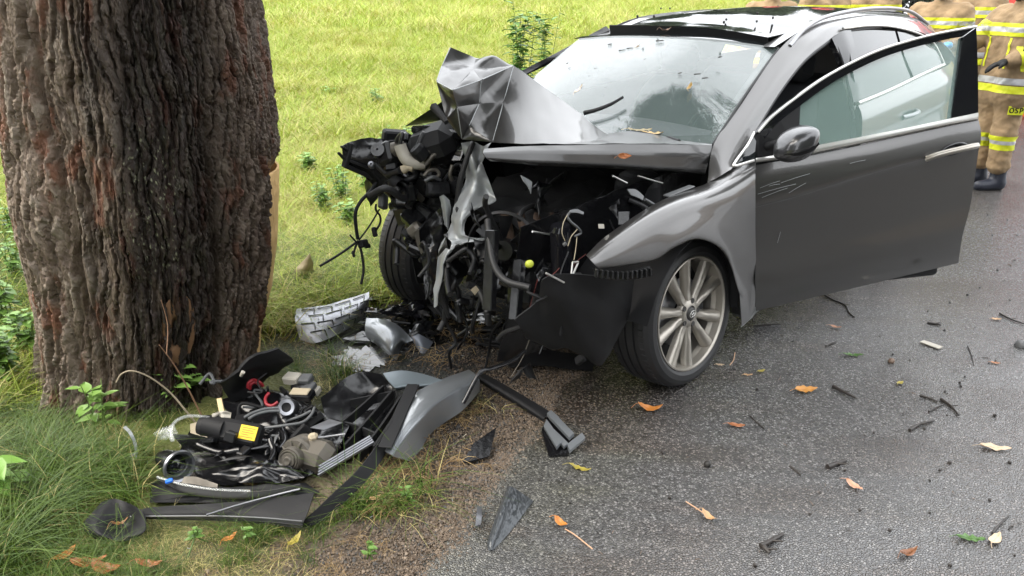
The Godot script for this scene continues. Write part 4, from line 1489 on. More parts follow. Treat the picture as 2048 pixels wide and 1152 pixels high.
func wheels() -> void:
	var w := make_wheel("front_wheel")
	w.transform = facing(Vector3(-0.192, 0.33, -0.711), Vector3(0.06, 0.11, -1), Vector3(0.2, 0.97, 0.1))
	var f := w.duplicate()
	f.transform = facing(Vector3(-0.06, 0.345, 0.72), Vector3(0.22, 0.06, 1), Vector3(0.2, 0.97, 0.1))
	place("front_wheel", f, car)
	for s in [-1.0, 1.0]:
		var r := w.duplicate()
		r.transform = facing(Vector3(-2.85, 0.335, 0.76 * s), Vector3(0, 0, s), Vector3(0.2, 0.97, 0.1))
		place("rear_wheel", r, car)
	# wheel house liner round the front left wheel
	var st := ms()
	var P := [[], [], []]
	for k in 9:
		var a := deg_to_rad(14 + 176 * k / 8.0)
		for q in 3:
			P[q].append(Vector3(-0.1 + cos(a) * 0.375, 0.36 + sin(a) * 0.37, [-0.875, -0.7, -0.5][q]))
	sheet(st, P, 4, 3, 0.004)
	part("wheel_liner", st, M.liner)

func cabin() -> void:
	var st := ms()
	sheet(st, [[Vector3(-0.36, 0.965, -0.66), Vector3(-0.30, 0.965, 0), Vector3(-0.36, 0.965, 0.66)], [Vector3(-0.75, 0.98, -0.68), Vector3(-0.72, 1.0, 0), Vector3(-0.75, 0.98, 0.68)], [Vector3(-1.0, 0.9, -0.68), Vector3(-0.95, 0.95, 0), Vector3(-1.0, 0.9, 0.68)], [Vector3(-1.0, 0.55, -0.68), Vector3(-0.95, 0.5, 0), Vector3(-1.0, 0.55, 0.68)]], 6, 5, 0.02)
	part("dashboard", st, M.grey_cloth)
	st = ms()
	var ring := []
	for k in 25: ring.append(Vector3(cos(TAU * k / 24.0) * 0.18, 0, sin(TAU * k / 24.0) * 0.18))
	tube(st, ring, 0.015, 8, 1)
	box(st, Vector3(0.14, 0.04, 0.12), at(Vector3.ZERO), 0.015)
	bar(st, Vector3(-0.17, 0, 0), Vector3(0.17, 0, 0), 0.035, 0.018)
	var sw := part("steering_wheel", st, M.matt)
	sw.transform = facing(Vector3(-1.15, 0.9, -0.37), Vector3(-0.8, 0.55, 0))
	for s in [-0.37, 0.37]:
		st = ms()
		var bk := []
		for q in [[-1.62, 0.55, .23, .06], [-1.72, 0.8, .25, .075], [-1.82, 1.02, .22, .07], [-1.87, 1.12, .15, .05]]:
			var l := []
			for k in 13:
				var a := TAU * k / 12.0
				l.append(Vector3(q[0] + sin(a) * q[3], q[1], s + cos(a) * q[2]))
			bk.append(l)
		sheet(st, bk, 2, 4, 0.0)
		box(st, Vector3(0.55, 0.16, 0.5), at(Vector3(-1.4, 0.46, s), 0, 0, 6), 0.05)
		var seat := part("seat", st, M.grey_cloth)
		st = ms()
		box(st, Vector3(0.1, 0.17, 0.26), at(Vector3(-1.9, 1.22, s), 0, 0, 12), 0.04)
		part("headrest", st, M.grey_cloth, seat)
	st = ms()
	box(st, Vector3(0.16, 0.6, 1.2), at(Vector3(-2.6, 0.82, 0), 0, 0, 12), 0.05)
	box(st, Vector3(0.5, 0.15, 1.2), at(Vector3(-2.35, 0.48, 0)), 0.05)
	part("rear_bench", st, M.grey_cloth)
	st = ms()
	box(st, Vector3(3.2, 0.05, 1.56), at(Vector3(-2.05, 0.26, 0)), 0.01)
	part("floor_pan", st, M.liner)
	st = ms()
	sheet(st, [[Vector3(-1.4, 1.37, -0.56), Vector3(-1.4, 1.39, 0), Vector3(-1.4, 1.37, 0.56)], [Vector3(-2.4, 1.45, -0.56), Vector3(-2.4, 1.46, 0), Vector3(-2.4, 1.45, 0.56)], [Vector3(-3.4, 1.38, -0.56), Vector3(-3.4, 1.39, 0), Vector3(-3.4, 1.38, 0.56)]], 3, 3, 0.01)
	part("headlining", st, M.grey_cloth)
	st = ms()
	box(st, Vector3(0.03, 0.75, 1.5), at(Vector3(-0.52, 0.57, 0)), 0.005)
	part("bulkhead", st, M.liner)

func engine_bay() -> void:
	var rng := RandomNumberGenerator.new()
	rng.seed = 31
	var st := ms()
	# inner fender and strut tower
	sheet(st, [[Vector3(-0.52, 0.9, -0.62), Vector3(-0.1, 0.9, -0.6), Vector3(0.25, 0.86, -0.55), Vector3(0.5, 0.8, -0.45)], [Vector3(-0.52, 0.6, -0.6), Vector3(-0.1, 0.62, -0.56), Vector3(0.25, 0.58, -0.5), Vector3(0.5, 0.52, -0.4)], [Vector3(-0.52, 0.2, -0.5), Vector3(-0.1, 0.2, -0.46), Vector3(0.25, 0.2, -0.4), Vector3(0.5, 0.2, -0.32)]], 6, 6, 0.004, 0.02)
	part("inner_fender", st, M.wetplastic)
	st = ms()
	lathe(st, [Vector2(0.001, 0.03), Vector2(0.06, 0.03), Vector2(0.08, 0.02), Vector2(0.1, -0.02), Vector2(0.11, -0.3)], 24, at(Vector3(-0.16, 0.88, -0.52)))
	part("strut_tower", st, M.matt)
	st = ms()
	for k in 9:
		box(st, Vector3(rng.randf_range(.12, .26), rng.randf_range(.12, .3), rng.randf_range(.14, .3)), at(Vector3(rng.randf_range(-.2, .35), rng.randf_range(.25, .66), rng.randf_range(-.3, .3)), rng.randf_range(-25, 25), rng.randf() * 90, rng.randf_range(-25, 25)), .03)
	tag(part("engine_block", st, M.matt), "", "", "", "stuff")
	st = ms()
	sheet(st, [[Vector3(-.3, .8, -.56), Vector3(0, .76, -.54), Vector3(.28, .72, -.5)], [Vector3(-.3, .83, -.3), Vector3(0, .78, -.3), Vector3(.3, .72, -.25)], [Vector3(-.3, .84, .1), Vector3(0, .8, .1), Vector3(.3, .74, .1)]], 6, 6, .02, .07)
	part("engine_cover", st, M.matt)
	st = ms()
	box(st, Vector3(0.22, 0.2, 0.16), at(Vector3(0.36, 0.52, -0.42), 20, -20, 12), 0.03)
	part("air_box", st, M.wetplastic)
	# hoses and looms through the dark bay
	for k in 20:
		st = ms()
		var a := Vector3(rng.randf_range(-0.3, 0.6), rng.randf_range(0.3, 0.85), rng.randf_range(-0.66, -0.1))
		var p := [a]
		var d := Vector3(rng.randfn(), rng.randfn() * 0.7, rng.randfn() * 0.5).normalized()
		for j in 4:
			d = (d + Vector3(rng.randfn(), rng.randfn() - 0.25, rng.randfn() * 0.5) * 0.5).normalized()
			var nx: Vector3 = p[-1] + d * rng.randf_range(0.06, 0.13)
			nx.y = clampf(nx.y, 0.16, 0.9)
			nx.z = clampf(nx.z, -0.7, 0.3)
			p.append(nx)
		tube(st, p, [0.003, 0.005, 0.008, 0.011][k % 4], 7, 5)
		part("hose" if k % 4 > 1 else "cable", st, [M.plastic, M.matt, M.wetplastic, M.rubber][k % 4])
	for k in 30:
		st = ms()
		var a := Vector3(rng.randf_range(-0.3, 0.62), rng.randf_range(0.25, 0.85), rng.randf_range(-0.62, -0.1))
		var l := rng.randf_range(.06, .13)
		var q := [a]
		for j in 4: q.append(a + Vector3(rng.randf_range(-l, l), rng.randf_range(-l, l), rng.randf_range(-l, l) * .6))
		crumple(st, q, 4, l * .25)
		part("torn_sheet", st, [M.plastic, M.wetplastic, M.matt][k % 3])
	for k in 22:
		st = ms()
		var a := Vector3(rng.randf_range(-0.3, 0.62), rng.randf_range(0.25, 0.82), rng.randf_range(-0.68, -0.2))
		box(st, Vector3(rng.randf_range(0.02, 0.08), rng.randf_range(0.015, 0.06), rng.randf_range(0.01, 0.05)), at(a, rng.randf() * 90, rng.randf() * 180, rng.randf() * 90), 0.004)
		part("bracket", st, [M.plastic, M.wetplastic, M.matt, M.matt, M.wetplastic][k % 5])
	st = ms()
	var fx := facing(Vector3(0.404, 0.649, -0.28), Vector3(0.75, 0.1, -0.3))
	lathe(st, [Vector2(.15, -.02), Vector2(.16, .02), Vector2(.15, .03), Vector2(.142, .0)], 28, fx, 0.3, 4.6)
	lathe(st, [Vector2(.001, .02), Vector2(.04, .02), Vector2(.045, -.02)], 20, fx)
	part("fan_shroud", st, M.plastic)
	for k in 6:
		st = ms()
		var a := TAU * k / 7.0
		sheet(st, [[fx * Vector3(cos(a) * .045, .012, sin(a) * .045), fx * Vector3(cos(a + .15) * .14, .016, sin(a + .15) * .14)], [fx * Vector3(cos(a + .3) * .045, -.01, sin(a + .3) * .045), fx * Vector3(cos(a + .5) * .14, -.014, sin(a + .5) * .14)]], 4, 3, .003)
		part("fan_blade", st, M.plastic)
	for k in 4:
		st = ms()
		var a: Vector3 = Vector3(0.319, 0.76, -0.2).lerp(Vector3(0.152, 0.745, -0.3), k / 3.0)
		tube(st, [a, a + Vector3(.03, -.05, -.05), a + Vector3(.02, -.12, -.06), a + Vector3(-.03, -.17, -.02)], .019, 9, 5)
		part("exhaust_runner", st, M.rust)
	for k in 14:
		st = ms()
		var a := Vector3(rng.randf_range(-.25, .5), rng.randf_range(.35, .8), rng.randf_range(-.68, -.45))
		tube(st, [a, a + Vector3(.06, -.03, .01), a + Vector3(.1, rng.randf_range(-.12, .02), .02), a + Vector3(rng.randf_range(.05, .2), rng.randf_range(-.2, 0), .03)], .0018, 5, 5)
		part("thin_wire", st, [M.castal, M.greyplastic, M.red_dark, M.matt][k % 4])
	for k in 10:
		st = ms()
		box(st, Vector3(.02, .012, .014), at(Vector3(rng.randf_range(-.2, .5), rng.randf_range(.35, .8), rng.randf_range(-.68, -.5)), rng.randf() * 90, rng.randf() * 90, 0), .002)
		part("connector", st, [M.greyplastic, M.white, M.greyplastic, M.castal, M.matt][k % 5])
	# bright bits that the photo shows in the dark
	st = ms()
	sheet(st, [[Vector3(0.498, 0.994, -0.45), Vector3(0.471, 0.979, -0.45), Vector3(0.438, 0.958, -0.45)], [Vector3(0.493, 0.973, -0.46), Vector3(0.471, 0.947, -0.46), Vector3(0.457, 0.919, -0.46)]], 3, 2, 0.002, 0.004)
	part("torn_bracket", st, M.primer)
	st = ms()
	sheet(st, [[Vector3(0.475, 0.899, -0.66), Vector3(0.436, 0.895, -0.66), Vector3(0.408, 0.88, -0.67)], [Vector3(0.478, 0.892, -0.665), Vector3(0.441, 0.884, -0.665), Vector3(0.416, 0.874, -0.675)]], 3, 2, 0.004)
	tube(st, [Vector3(0.472, 0.893, -0.66), Vector3(0.488, 0.88, -0.66), Vector3(0.48, 0.859, -0.67), Vector3(0.455, 0.836, -0.68), Vector3(0.434, 0.811, -0.68), Vector3(0.468, 0.807, -0.68)], 0.0042, 6, 5)
	part("wiring_plug", st, M.greyplastic)
	for w in [[Vector3(0.486, 0.887, -0.66), Vector3(0.509, 0.862, -0.66), Vector3(0.522, 0.829, -0.665), Vector3(0.511, 0.797, -0.67)], [Vector3(0.455, 0.83, -0.68), Vector3(0.49, 0.809, -0.68), Vector3(0.506, 0.779, -0.68), Vector3(0.495, 0.799, -0.68)], [Vector3(0.456, 0.808, -0.68), Vector3(0.473, 0.768, -0.69), Vector3(0.495, 0.729, -0.7)]]:
		st = ms()
		tube(st, w, 0.0016, 5, 6)
		part("wire", st, M.cream)
	st = ms()
	plate(st, [Vector3(0.386, 0.842, -0.72), Vector3(0.353, 0.834, -0.72), Vector3(0.356, 0.819, -0.725), Vector3(0.389, 0.827, -0.725)], 0.002)
	part("sticker", st, M.white)
	st = ms()
	smooth_lathe(st, [Vector2(0.0005, 0.012), Vector2(0.01, 0.012), Vector2(0.014, 0.006), Vector2(0.014, -0.01)], 14, facing(Vector3(0.64, 0.733, -0.62), Vector3(0.5, 0.4, -0.8)))
	part("yellow_cap", st, mat(0.4, 0.45, 0.04, 0.4))
	st = ms()
	for s in [[Vector3(0.528, 0.734, -0.72), Vector3(0.497, 0.728, -0.72)], [Vector3(0.528, 0.734, -0.72), Vector3(0.545, 0.696, -0.73)], [Vector3(0.497, 0.724, -0.72), Vector3(0.536, 0.694, -0.73)], [Vector3(0.67, 0.733, -0.72), Vector3(0.597, 0.684, -0.74)], [Vector3(0.49, 0.791, -0.5), Vector3(0.366, 0.749, -0.5)], [Vector3(0.142, 0.954, -0.6), Vector3(0.074, 0.919, -0.62)], [Vector3(0.001, 0.934, -0.62), Vector3(-0.152, 0.882, -0.64)]]:
		tube(st, s, 0.004, 5, 1)
	part("silver_clip", st, M.chrome)
	st = ms()
	sheet(st, [[Vector3(0.128, 0.911, -0.66), Vector3(0.07, 0.899, -0.66), Vector3(0.042, 0.871, -0.68)], [Vector3(0.117, 0.888, -0.67), Vector3(0.076, 0.87, -0.68), Vector3(0.063, 0.861, -0.69)]], 3, 2, 0.004)
	tube(st, [Vector3(0.065, 0.865, -0.7), Vector3(0.015, 0.833, -0.72)], 0.007, 6, 1)
	bar(st, Vector3(-0.02, 0.87, -0.74), Vector3(-0.197, 0.88, -0.75), 0.03, 0.006)
	part("fender_bracket", st, M.greyplastic)
	st = ms()
	tube(st, [Vector3(0.277, 0.739, -0.4), Vector3(0.144, 0.731, -0.4), Vector3(0.042, 0.738, -0.45)], 0.008, 6, 4)
	tube(st, [Vector3(0.521, 0.802, -0.3), Vector3(0.598, 0.685, -0.4), Vector3(0.637, 0.642, -0.5), Vector3(0.614, 0.633, -0.6)], 0.013, 7, 5)
	part("coolant_pipe", st, M.rubber)
	# lower bumper corner and splash panels hanging in front of the wheel
	st = ms()
	sheet(st, [[Vector3(0.714, 0.546, -0.62), Vector3(0.642, 0.611, -0.66), Vector3(0.664, 0.701, -0.7), Vector3(0.593, 0.714, -0.74), Vector3(0.474, 0.689, -0.8), Vector3(0.276, 0.638, -0.81)], [Vector3(0.688, 0.509, -0.62), Vector3(0.613, 0.506, -0.66), Vector3(0.606, 0.576, -0.71), Vector3(0.557, 0.575, -0.76), Vector3(0.388, 0.521, -0.79), Vector3(0.263, 0.476, -0.79)], [Vector3(0.639, 0.453, -0.6), Vector3(0.547, 0.394, -0.63), Vector3(0.494, 0.389, -0.67), Vector3(0.452, 0.37, -0.72), Vector3(0.36, 0.312, -0.74), Vector3(0.278, 0.335, -0.74)], [Vector3(0.588, 0.413, -0.58), Vector3(0.493, 0.348, -0.61), Vector3(0.453, 0.351, -0.65), Vector3(0.394, 0.305, -0.69), Vector3(0.336, 0.257, -0.72), Vector3(0.281, 0.298, -0.73)]], 5, 5, 0.005, 0.006)
	part("splash_panel", st, M.matt)
	st = ms()
	sheet(st, [[Vector3(0.593, 0.763, -0.86), Vector3(0.456, 0.715, -0.87), Vector3(0.284, 0.694, -0.88)], [Vector3(0.58, 0.741, -0.86), Vector3(0.448, 0.693, -0.87), Vector3(0.267, 0.661, -0.88)], [Vector3(0.555, 0.72, -0.85), Vector3(0.426, 0.673, -0.86), Vector3(0.257, 0.646, -0.87)]], 6, 4, 0.006)
	for k in 12:
		var t := k / 11.0
		var p: Vector3 = Vector3(0.587, 0.747, -0.865).lerp(Vector3(0.29, 0.674, -0.885), t) - Vector3(0, 0.01 * sin(t * PI), 0)
		box(st, Vector3(0.006, 0.03, 0.012), at(p), 0.002)
	part("fender_clip_strip", st, M.plastic)
	st = ms()
	bar(st, Vector3(0.638, 0.53, -0.55), Vector3(0.562, 0.455, -0.6), 0.02, 0.012)
	bar(st, Vector3(0.611, 0.622, -0.45), Vector3(0.557, 0.602, -0.55), 0.03, 0.03)
	bar(st, Vector3(0.546, 0.778, -0.35), Vector3(0.62, 0.49, -0.4), 0.05, 0.03)
	bar(st, Vector3(0.557, 0.698, -0.5), Vector3(0.638, 0.5, -0.55), 0.04, 0.03)
	part("subframe_strut", st, M.wetplastic)
	st = ms()
	lathe(st, [Vector2(0.001, 0.1), Vector2(0.035, 0.1), Vector2(0.04, 0.08), Vector2(0.04, -0.1), Vector2(0.02, -0.12)], 20, facing(Vector3(0.383, 0.705, -0.55), Vector3(0.1, 1, 0)))
	part("horn_canister", st, M.gloss)

func front_wreck() -> void:
	var rng := RandomNumberGenerator.new()
	rng.seed = 77
	# pale crumpled slam panel hanging down the middle
	var st := ms()
	sheet(st, [
		[Vector3(0.367, 1.035, 0), Vector3(0.321, 1.035, -0.02), Vector3(0.295, 1.02, -0.06), Vector3(0.294, 1.04, -0.1)],
		[Vector3(0.352, 0.98, 0), Vector3(0.359, 0.977, -0.06), Vector3(0.321, 0.953, -0.05), Vector3(0.322, 0.966, -0.08)],
		[Vector3(0.337, 0.908, 0), Vector3(0.361, 0.911, -0.06), Vector3(0.352, 0.917, -0.08), Vector3(0.322, 0.945, -0.08)],
		[Vector3(0.369, 0.86, -0.02), Vector3(0.376, 0.859, -0.08), Vector3(0.327, 0.84, -0.1), Vector3(0.315, 0.828, -0.14)],
		[Vector3(0.416, 0.805, -0.02), Vector3(0.436, 0.807, -0.1), Vector3(0.388, 0.805, -0.12), Vector3(0.347, 0.811, -0.16)],
		[Vector3(0.453, 0.751, -0.03), Vector3(0.482, 0.766, -0.1), Vector3(0.473, 0.764, -0.12), Vector3(0.44, 0.78, -0.12)],
		[Vector3(0.475, 0.706, -0.03), Vector3(0.491, 0.708, -0.09), Vector3(0.498, 0.703, -0.12), Vector3(0.489, 0.701, -0.14)],
		[Vector3(0.518, 0.669, -0.04), Vector3(0.529, 0.672, -0.1), Vector3(0.49, 0.676, -0.14), Vector3(0.43, 0.683, -0.2)],
		[Vector3(0.552, 0.615, -0.05), Vector3(0.551, 0.629, -0.08), Vector3(0.551, 0.642, -0.11), Vector3(0.521, 0.658, -0.12)],
		[Vector3(0.58, 0.545, -0.06), Vector3(0.582, 0.551, -0.08), Vector3(0.586, 0.567, -0.1), Vector3(0.58, 0.59, -0.11)],
		[Vector3(0.619, 0.408, -0.08), Vector3(0.618, 0.41, -0.085), Vector3(0.616, 0.413, -0.09), Vector3(0.617, 0.425, -0.1)]], 5, 4, 0.003, 0.014)
	part("crumpled_front_panel", st, M.primer)
	st = ms()
	sheet(st, [[Vector3(0.479, 0.825, 0.02), Vector3(0.469, 0.837, 0), Vector3(0.443, 0.811, 0)], [Vector3(0.465, 0.769, 0.02), Vector3(0.461, 0.776, 0), Vector3(0.439, 0.757, 0)], [Vector3(0.457, 0.703, 0.02), Vector3(0.459, 0.697, 0), Vector3(0.451, 0.684, 0)]], 4, 4, 0.003, 0.01)
	part("torn_crossmember", st, M.primer)
	# headlamp carrier, black
	st = ms()
	sheet(st, [[Vector3(0.602, 0.991, 0.5), Vector3(0.551, 1.004, 0.5), Vector3(0.477, 1.012, 0.48), Vector3(0.432, 1.009, 0.45), Vector3(0.362, 0.986, 0.4), Vector3(0.309, 0.982, 0.32)], [Vector3(0.599, 0.939, 0.5), Vector3(0.57, 0.947, 0.47), Vector3(0.514, 0.954, 0.42), Vector3(0.451, 0.946, 0.38), Vector3(0.379, 0.922, 0.35), Vector3(0.307, 0.903, 0.3)], [Vector3(0.582, 0.899, 0.5), Vector3(0.531, 0.86, 0.48), Vector3(0.471, 0.8, 0.45), Vector3(0.436, 0.75, 0.4), Vector3(0.371, 0.705, 0.36), Vector3(0.284, 0.68, 0.3)]], 5, 5, 0.004, 0.012)
	var hc := part("headlamp_carrier", st, M.wetplastic)
	st = ms()
	bar(st, Vector3(0.559, 0.999, 0.49), Vector3(0.602, 0.901, 0.49), 0.03, 0.02)
	bar(st, Vector3(0.607, 0.911, 0.49), Vector3(0.428, 0.808, 0.44), 0.022, 0.02)
	bar(st, Vector3(0.6, 0.989, 0.5), Vector3(0.561, 0.955, 0.5), 0.03, 0.01)
	bar(st, Vector3(0.622, 0.966, 0.5), Vector3(0.59, 0.929, 0.5), 0.012, 0.012)
	bar(st, Vector3(0.585, 0.928, 0.47), Vector3(0.456, 0.862, 0.42), 0.016, 0.012)
	part("carrier_frame", st, M.matt, hc)
	st = ms()
	sheet(st, [[Vector3(0.544, 0.978, 0.47), Vector3(0.526, 0.968, 0.46), Vector3(0.508, 0.954, 0.45)], [Vector3(0.557, 0.945, 0.47), Vector3(0.534, 0.93, 0.46), Vector3(0.52, 0.934, 0.45)]], 3, 3, 0.003)
	lathe(st, [Vector2(0.004, 0.004), Vector2(0.012, 0.006), Vector2(0.016, 0), Vector2(0.016, -0.02)], 14, facing(Vector3(0.512, 0.91, 0.42), Vector3(0.6, 0.5, -0.5)))
	part("lamp_reflector", st, M.foil, hc)
	st = ms()
	box(st, Vector3(0.09, 0.1, 0.08), Transform3D(Basis.from_euler(Vector3(0.5, 0.3, 0.4)), Vector3(0.458, 0.95, 0.36)), 0.012)
	box(st, Vector3(0.05, 0.06, 0.06), Transform3D(Basis.from_euler(Vector3(0.1, 0.8, 0.2)), Vector3(0.466, 0.915, 0.34)), 0.01)
	part("lamp_motor", st, M.plastic, hc)
	# black cover and bits on top
	st = ms()
	box(st, Vector3(0.2, 0.15, 0.22), Transform3D(Basis.from_euler(Vector3(0.3, 0.5, -0.25)), Vector3(0.32, 0.997, 0.22)), 0.045)
	part("intake_cover", st, M.matt)
	st = ms()
	box(st, Vector3(0.2, 0.03, 0.1), Transform3D(Basis.from_euler(Vector3(0.1, -0.75, 0.0)), Vector3(0.285, 1.055, 0.25)), 0.006)
	box(st, Vector3(0.06, 0.05, 0.05), Transform3D(Basis.from_euler(Vector3(0.2, 0.3, 0.5)), Vector3(0.368, 1.009, 0.35)), 0.012)
	box(st, Vector3(0.1, 0.05, 0.06), Transform3D(Basis.from_euler(Vector3(0.3, -0.4, 0.2)), Vector3(0.289, 1.035, 0.15)), 0.012)
	part("relay_tray", st, M.wetplastic)
	# cream filler pipe and grey hoses
	st = ms()
	tube(st, [Vector3(0.475, 1.008, 0.26), Vector3(0.474, 0.984, 0.25), Vector3(0.468, 0.952, 0.23), Vector3(0.445, 0.935, 0.21), Vector3(0.407, 0.932, 0.19)], 0.026, 12, 6, 0.028)
	part("washer_pipe", st, M.white)
	st = ms()
	tube(st, [Vector3(0.482, 0.906, 0.24), Vector3(0.47, 0.918, 0.22), Vector3(0.46, 0.913, 0.2)], 0.02, 10, 4, 0.012)
	lathe(st, [Vector2(0.03, -0.012), Vector2(0.032, 0), Vector2(0.03, 0.012)], 18, facing(Vector3(0.412, 0.93, 0.19), Vector3(0.5, 0.1, -0.6)))
	part("pipe_neck", st, M.cream)
	for w in [[[Vector3(0.42, 0.944, 0.18), Vector3(0.399, 0.978, 0.17), Vector3(0.367, 1.006, 0.16), Vector3(0.34, 1.005, 0.14), Vector3(0.296, 0.972, 0.12), Vector3(0.275, 0.963, 0.1)], 0.012, M.castal], [[Vector3(0.419, 0.928, 0.17), Vector3(0.39, 0.964, 0.15), Vector3(0.347, 0.981, 0.14), Vector3(0.32, 0.963, 0.12)], 0.011, M.castal], [[Vector3(0.435, 0.885, 0.16), Vector3(0.415, 0.905, 0.15), Vector3(0.384, 0.905, 0.14), Vector3(0.377, 0.884, 0.13), Vector3(0.409, 0.871, 0.14), Vector3(0.439, 0.866, 0.15)], 0.008, M.castal], [[Vector3(0.448, 0.869, 0.14), Vector3(0.42, 0.884, 0.12), Vector3(0.382, 0.865, 0.12)], 0.008, M.greyplastic], [[Vector3(0.529, 0.955, 0.4), Vector3(0.502, 0.984, 0.38), Vector3(0.462, 1.007, 0.36), Vector3(0.442, 1.012, 0.3), Vector3(0.414, 0.977, 0.27)], 0.005, M.matt], [[Vector3(0.472, 0.774, 0.3), Vector3(0.44, 0.783, 0.28), Vector3(0.406, 0.785, 0.26), Vector3(0.373, 0.753, 0.25)], 0.014, M.castal], [[Vector3(0.465, 0.762, 0.3), Vector3(0.457, 0.786, 0.28), Vector3(0.454, 0.824, 0.26)], 0.006, M.steel], [[Vector3(0.41, 0.733, 0.3), Vector3(0.406, 0.699, 0.28), Vector3(0.389, 0.681, 0.26), Vector3(0.354, 0.678, 0.24)], 0.008, M.castal], [[Vector3(0.399, 0.839, 0.14), Vector3(0.406, 0.81, 0.14), Vector3(0.4, 0.78, 0.13)], 0.01, M.matt], [[Vector3(0.326, 0.923, 0.1), Vector3(0.342, 0.883, 0.1), Vector3(0.32, 0.84, 0.1)], 0.009, M.castal]]:
		st = ms()
		tube(st, w[0], w[1], 8, 6)
		part("hose", st, w[2])
	# dark knotted mass of pipes and castings between
	for k in 46:
		st = ms()
		var t := rng.randf()
		var c := Vector3(0.452, 0.87, 0.3).lerp(Vector3(0.39, 0.835, 0.05), t) + Vector3(rng.randf_range(-0.12, 0.06), rng.randf_range(-0.34, 0.14), rng.randf_range(-0.06, 0.2))
		if k % 3 == 0:
			box(st, Vector3(rng.randf_range(0.04, 0.13), rng.randf_range(0.03, 0.12), rng.randf_range(0.03, 0.1)), at(c, rng.randf() * 90, rng.randf() * 180, rng.randf() * 90), 0.008)
			part("engine_casting", st, [M.wetplastic, M.matt, M.plastic][k % 9 / 3])
		elif k % 3 == 1:
			var p := [c]
			for j in 4: p.append(p[-1] + Vector3(rng.randfn(), rng.randfn(), rng.randfn()) * 0.05)
			tube(st, p, rng.randf_range(0.006, 0.016), 7, 5)
			part("hose", st, [M.plastic, M.rubber][k % 2])
		else:
			lathe(st, [Vector2(0.005, 0.03), Vector2(0.03, 0.028), Vector2(0.035, 0.01), Vector2(0.03, -0.03)], 16, facing(c, Vector3(rng.randfn(), rng.randfn(), rng.randfn())))
			part("pulley", st, [M.matt, M.castal, M.wetplastic][rng.randi() % 3])
	st = ms()
	box(st, Vector3(0.35, 0.5, 0.4), Transform3D(Basis.from_euler(Vector3(0.1, 0.3, 0.1)), Vector3(0.227, 0.716, 0.3) + Vector3(-0.15, -0.05, 0.08)), 0.04)
	part("gearbox", st, M.wetplastic)
	# radiator mesh, folded
	st = ms()
	sheet(st, [[Vector3(0.548, 0.674, 0.1), Vector3(0.474, 0.734, 0.08), Vector3(0.435, 0.781, 0.04)], [Vector3(0.526, 0.592, 0.1), Vector3(0.479, 0.652, 0.08), Vector3(0.45, 0.698, 0.04)], [Vector3(0.531, 0.508, 0.08), Vector3(0.507, 0.552, 0.06), Vector3(0.501, 0.604, 0.02)], [Vector3(0.561, 0.391, 0.04), Vector3(0.546, 0.412, 0.03), Vector3(0.543, 0.442, 0)]], 6, 6, 0.012, 0.02)
	part("folded_radiator", st, M.wetplastic)
	st = ms()
	sheet(st, [[Vector3(0.562, 0.682, 0.09), Vector3(0.543, 0.692, 0.08)], [Vector3(0.549, 0.622, 0.09), Vector3(0.541, 0.633, 0.08)], [Vector3(0.538, 0.582, 0.08), Vector3(0.535, 0.59, 0.07)]], 2, 4, 0.006)
	part("radiator_end", st, M.castal)
	for k in 14:
		st = ms()
		var c := Vector3(0.59, 0.5, 0).lerp(Vector3(0.468, 0.518, -0.2), rng.randf()) + Vector3(rng.randf_range(-0.1, 0.1), rng.randf_range(-0.2, 0.15), rng.randf_range(-0.02, 0.1))
		var p := [c]
		for j in 4: p.append(p[-1] + Vector3(rng.randfn() * 0.04, rng.randfn() * 0.06 - 0.02, rng.randfn() * 0.04))
		tube(st, p, rng.randf_range(0.005, 0.016), 7, 5)
		part("hose", st, [M.plastic, M.rubber, M.wetplastic][k % 3])
	# loom dangling out in front of the lost headlamp
	var loom := [[[Vector3(0.485, 0.82, 0.43), Vector3(0.528, 0.789, 0.42), Vector3(0.579, 0.758, 0.42), Vector3(0.613, 0.713, 0.42), Vector3(0.616, 0.645, 0.42), Vector3(0.611, 0.591, 0.42)], 0.008], [[Vector3(0.5, 0.729, 0.42), Vector3(0.503, 0.702, 0.42), Vector3(0.483, 0.67, 0.42), Vector3(0.485, 0.638, 0.42), Vector3(0.513, 0.606, 0.42)], 0.005], [[Vector3(0.483, 0.702, 0.42), Vector3(0.541, 0.64, 0.42), Vector3(0.606, 0.585, 0.42)], 0.004], [[Vector3(0.611, 0.582, 0.42), Vector3(0.71, 0.546, 0.42), Vector3(0.815, 0.518, 0.42)], 0.0055], [[Vector3(0.607, 0.572, 0.42), Vector3(0.603, 0.517, 0.41), Vector3(0.608, 0.449, 0.4), Vector3(0.641, 0.397, 0.38)], 0.006], [[Vector3(0.618, 0.574, 0.42), Vector3(0.637, 0.537, 0.42), Vector3(0.641, 0.519, 0.42)], 0.005], [[Vector3(0.651, 0.619, 0.42), Vector3(0.622, 0.58, 0.42)], 0.004]]
	for w in loom:
		st = ms()
		tube(st, w[0], w[1], 7, 6)
		part("hanging_cable", st, M.matt)
	for w in [[Vector3(0.586, 0.564, 0.42), Vector3(0.05, 0.035, 0.03)], [Vector3(0.519, 0.603, 0.42), Vector3(0.022, 0.045, 0.02)], [Vector3(0.641, 0.529, 0.42), Vector3(0.015, 0.03, 0.012)], [Vector3(0.563, 0.547, 0.42), Vector3(0.03, 0.02, 0.02)]]:
		st = ms()
		box(st, w[1], Transform3D(Basis.from_euler(Vector3(0.3, 0.4, 0.2)), w[0]), 0.005)
		part("cable_plug", st, M.matt)
	st = ms()
	box(st, Vector3(0.05, 0.09, 0.03), Transform3D(Basis.from_euler(Vector3(0.2, 0.4, 0.5)), Vector3(0.437, 0.734, 0.45)), 0.006)
	part("lamp_bracket", st, M.greyplastic)
	# tag on a cable under the engine
	st = ms()
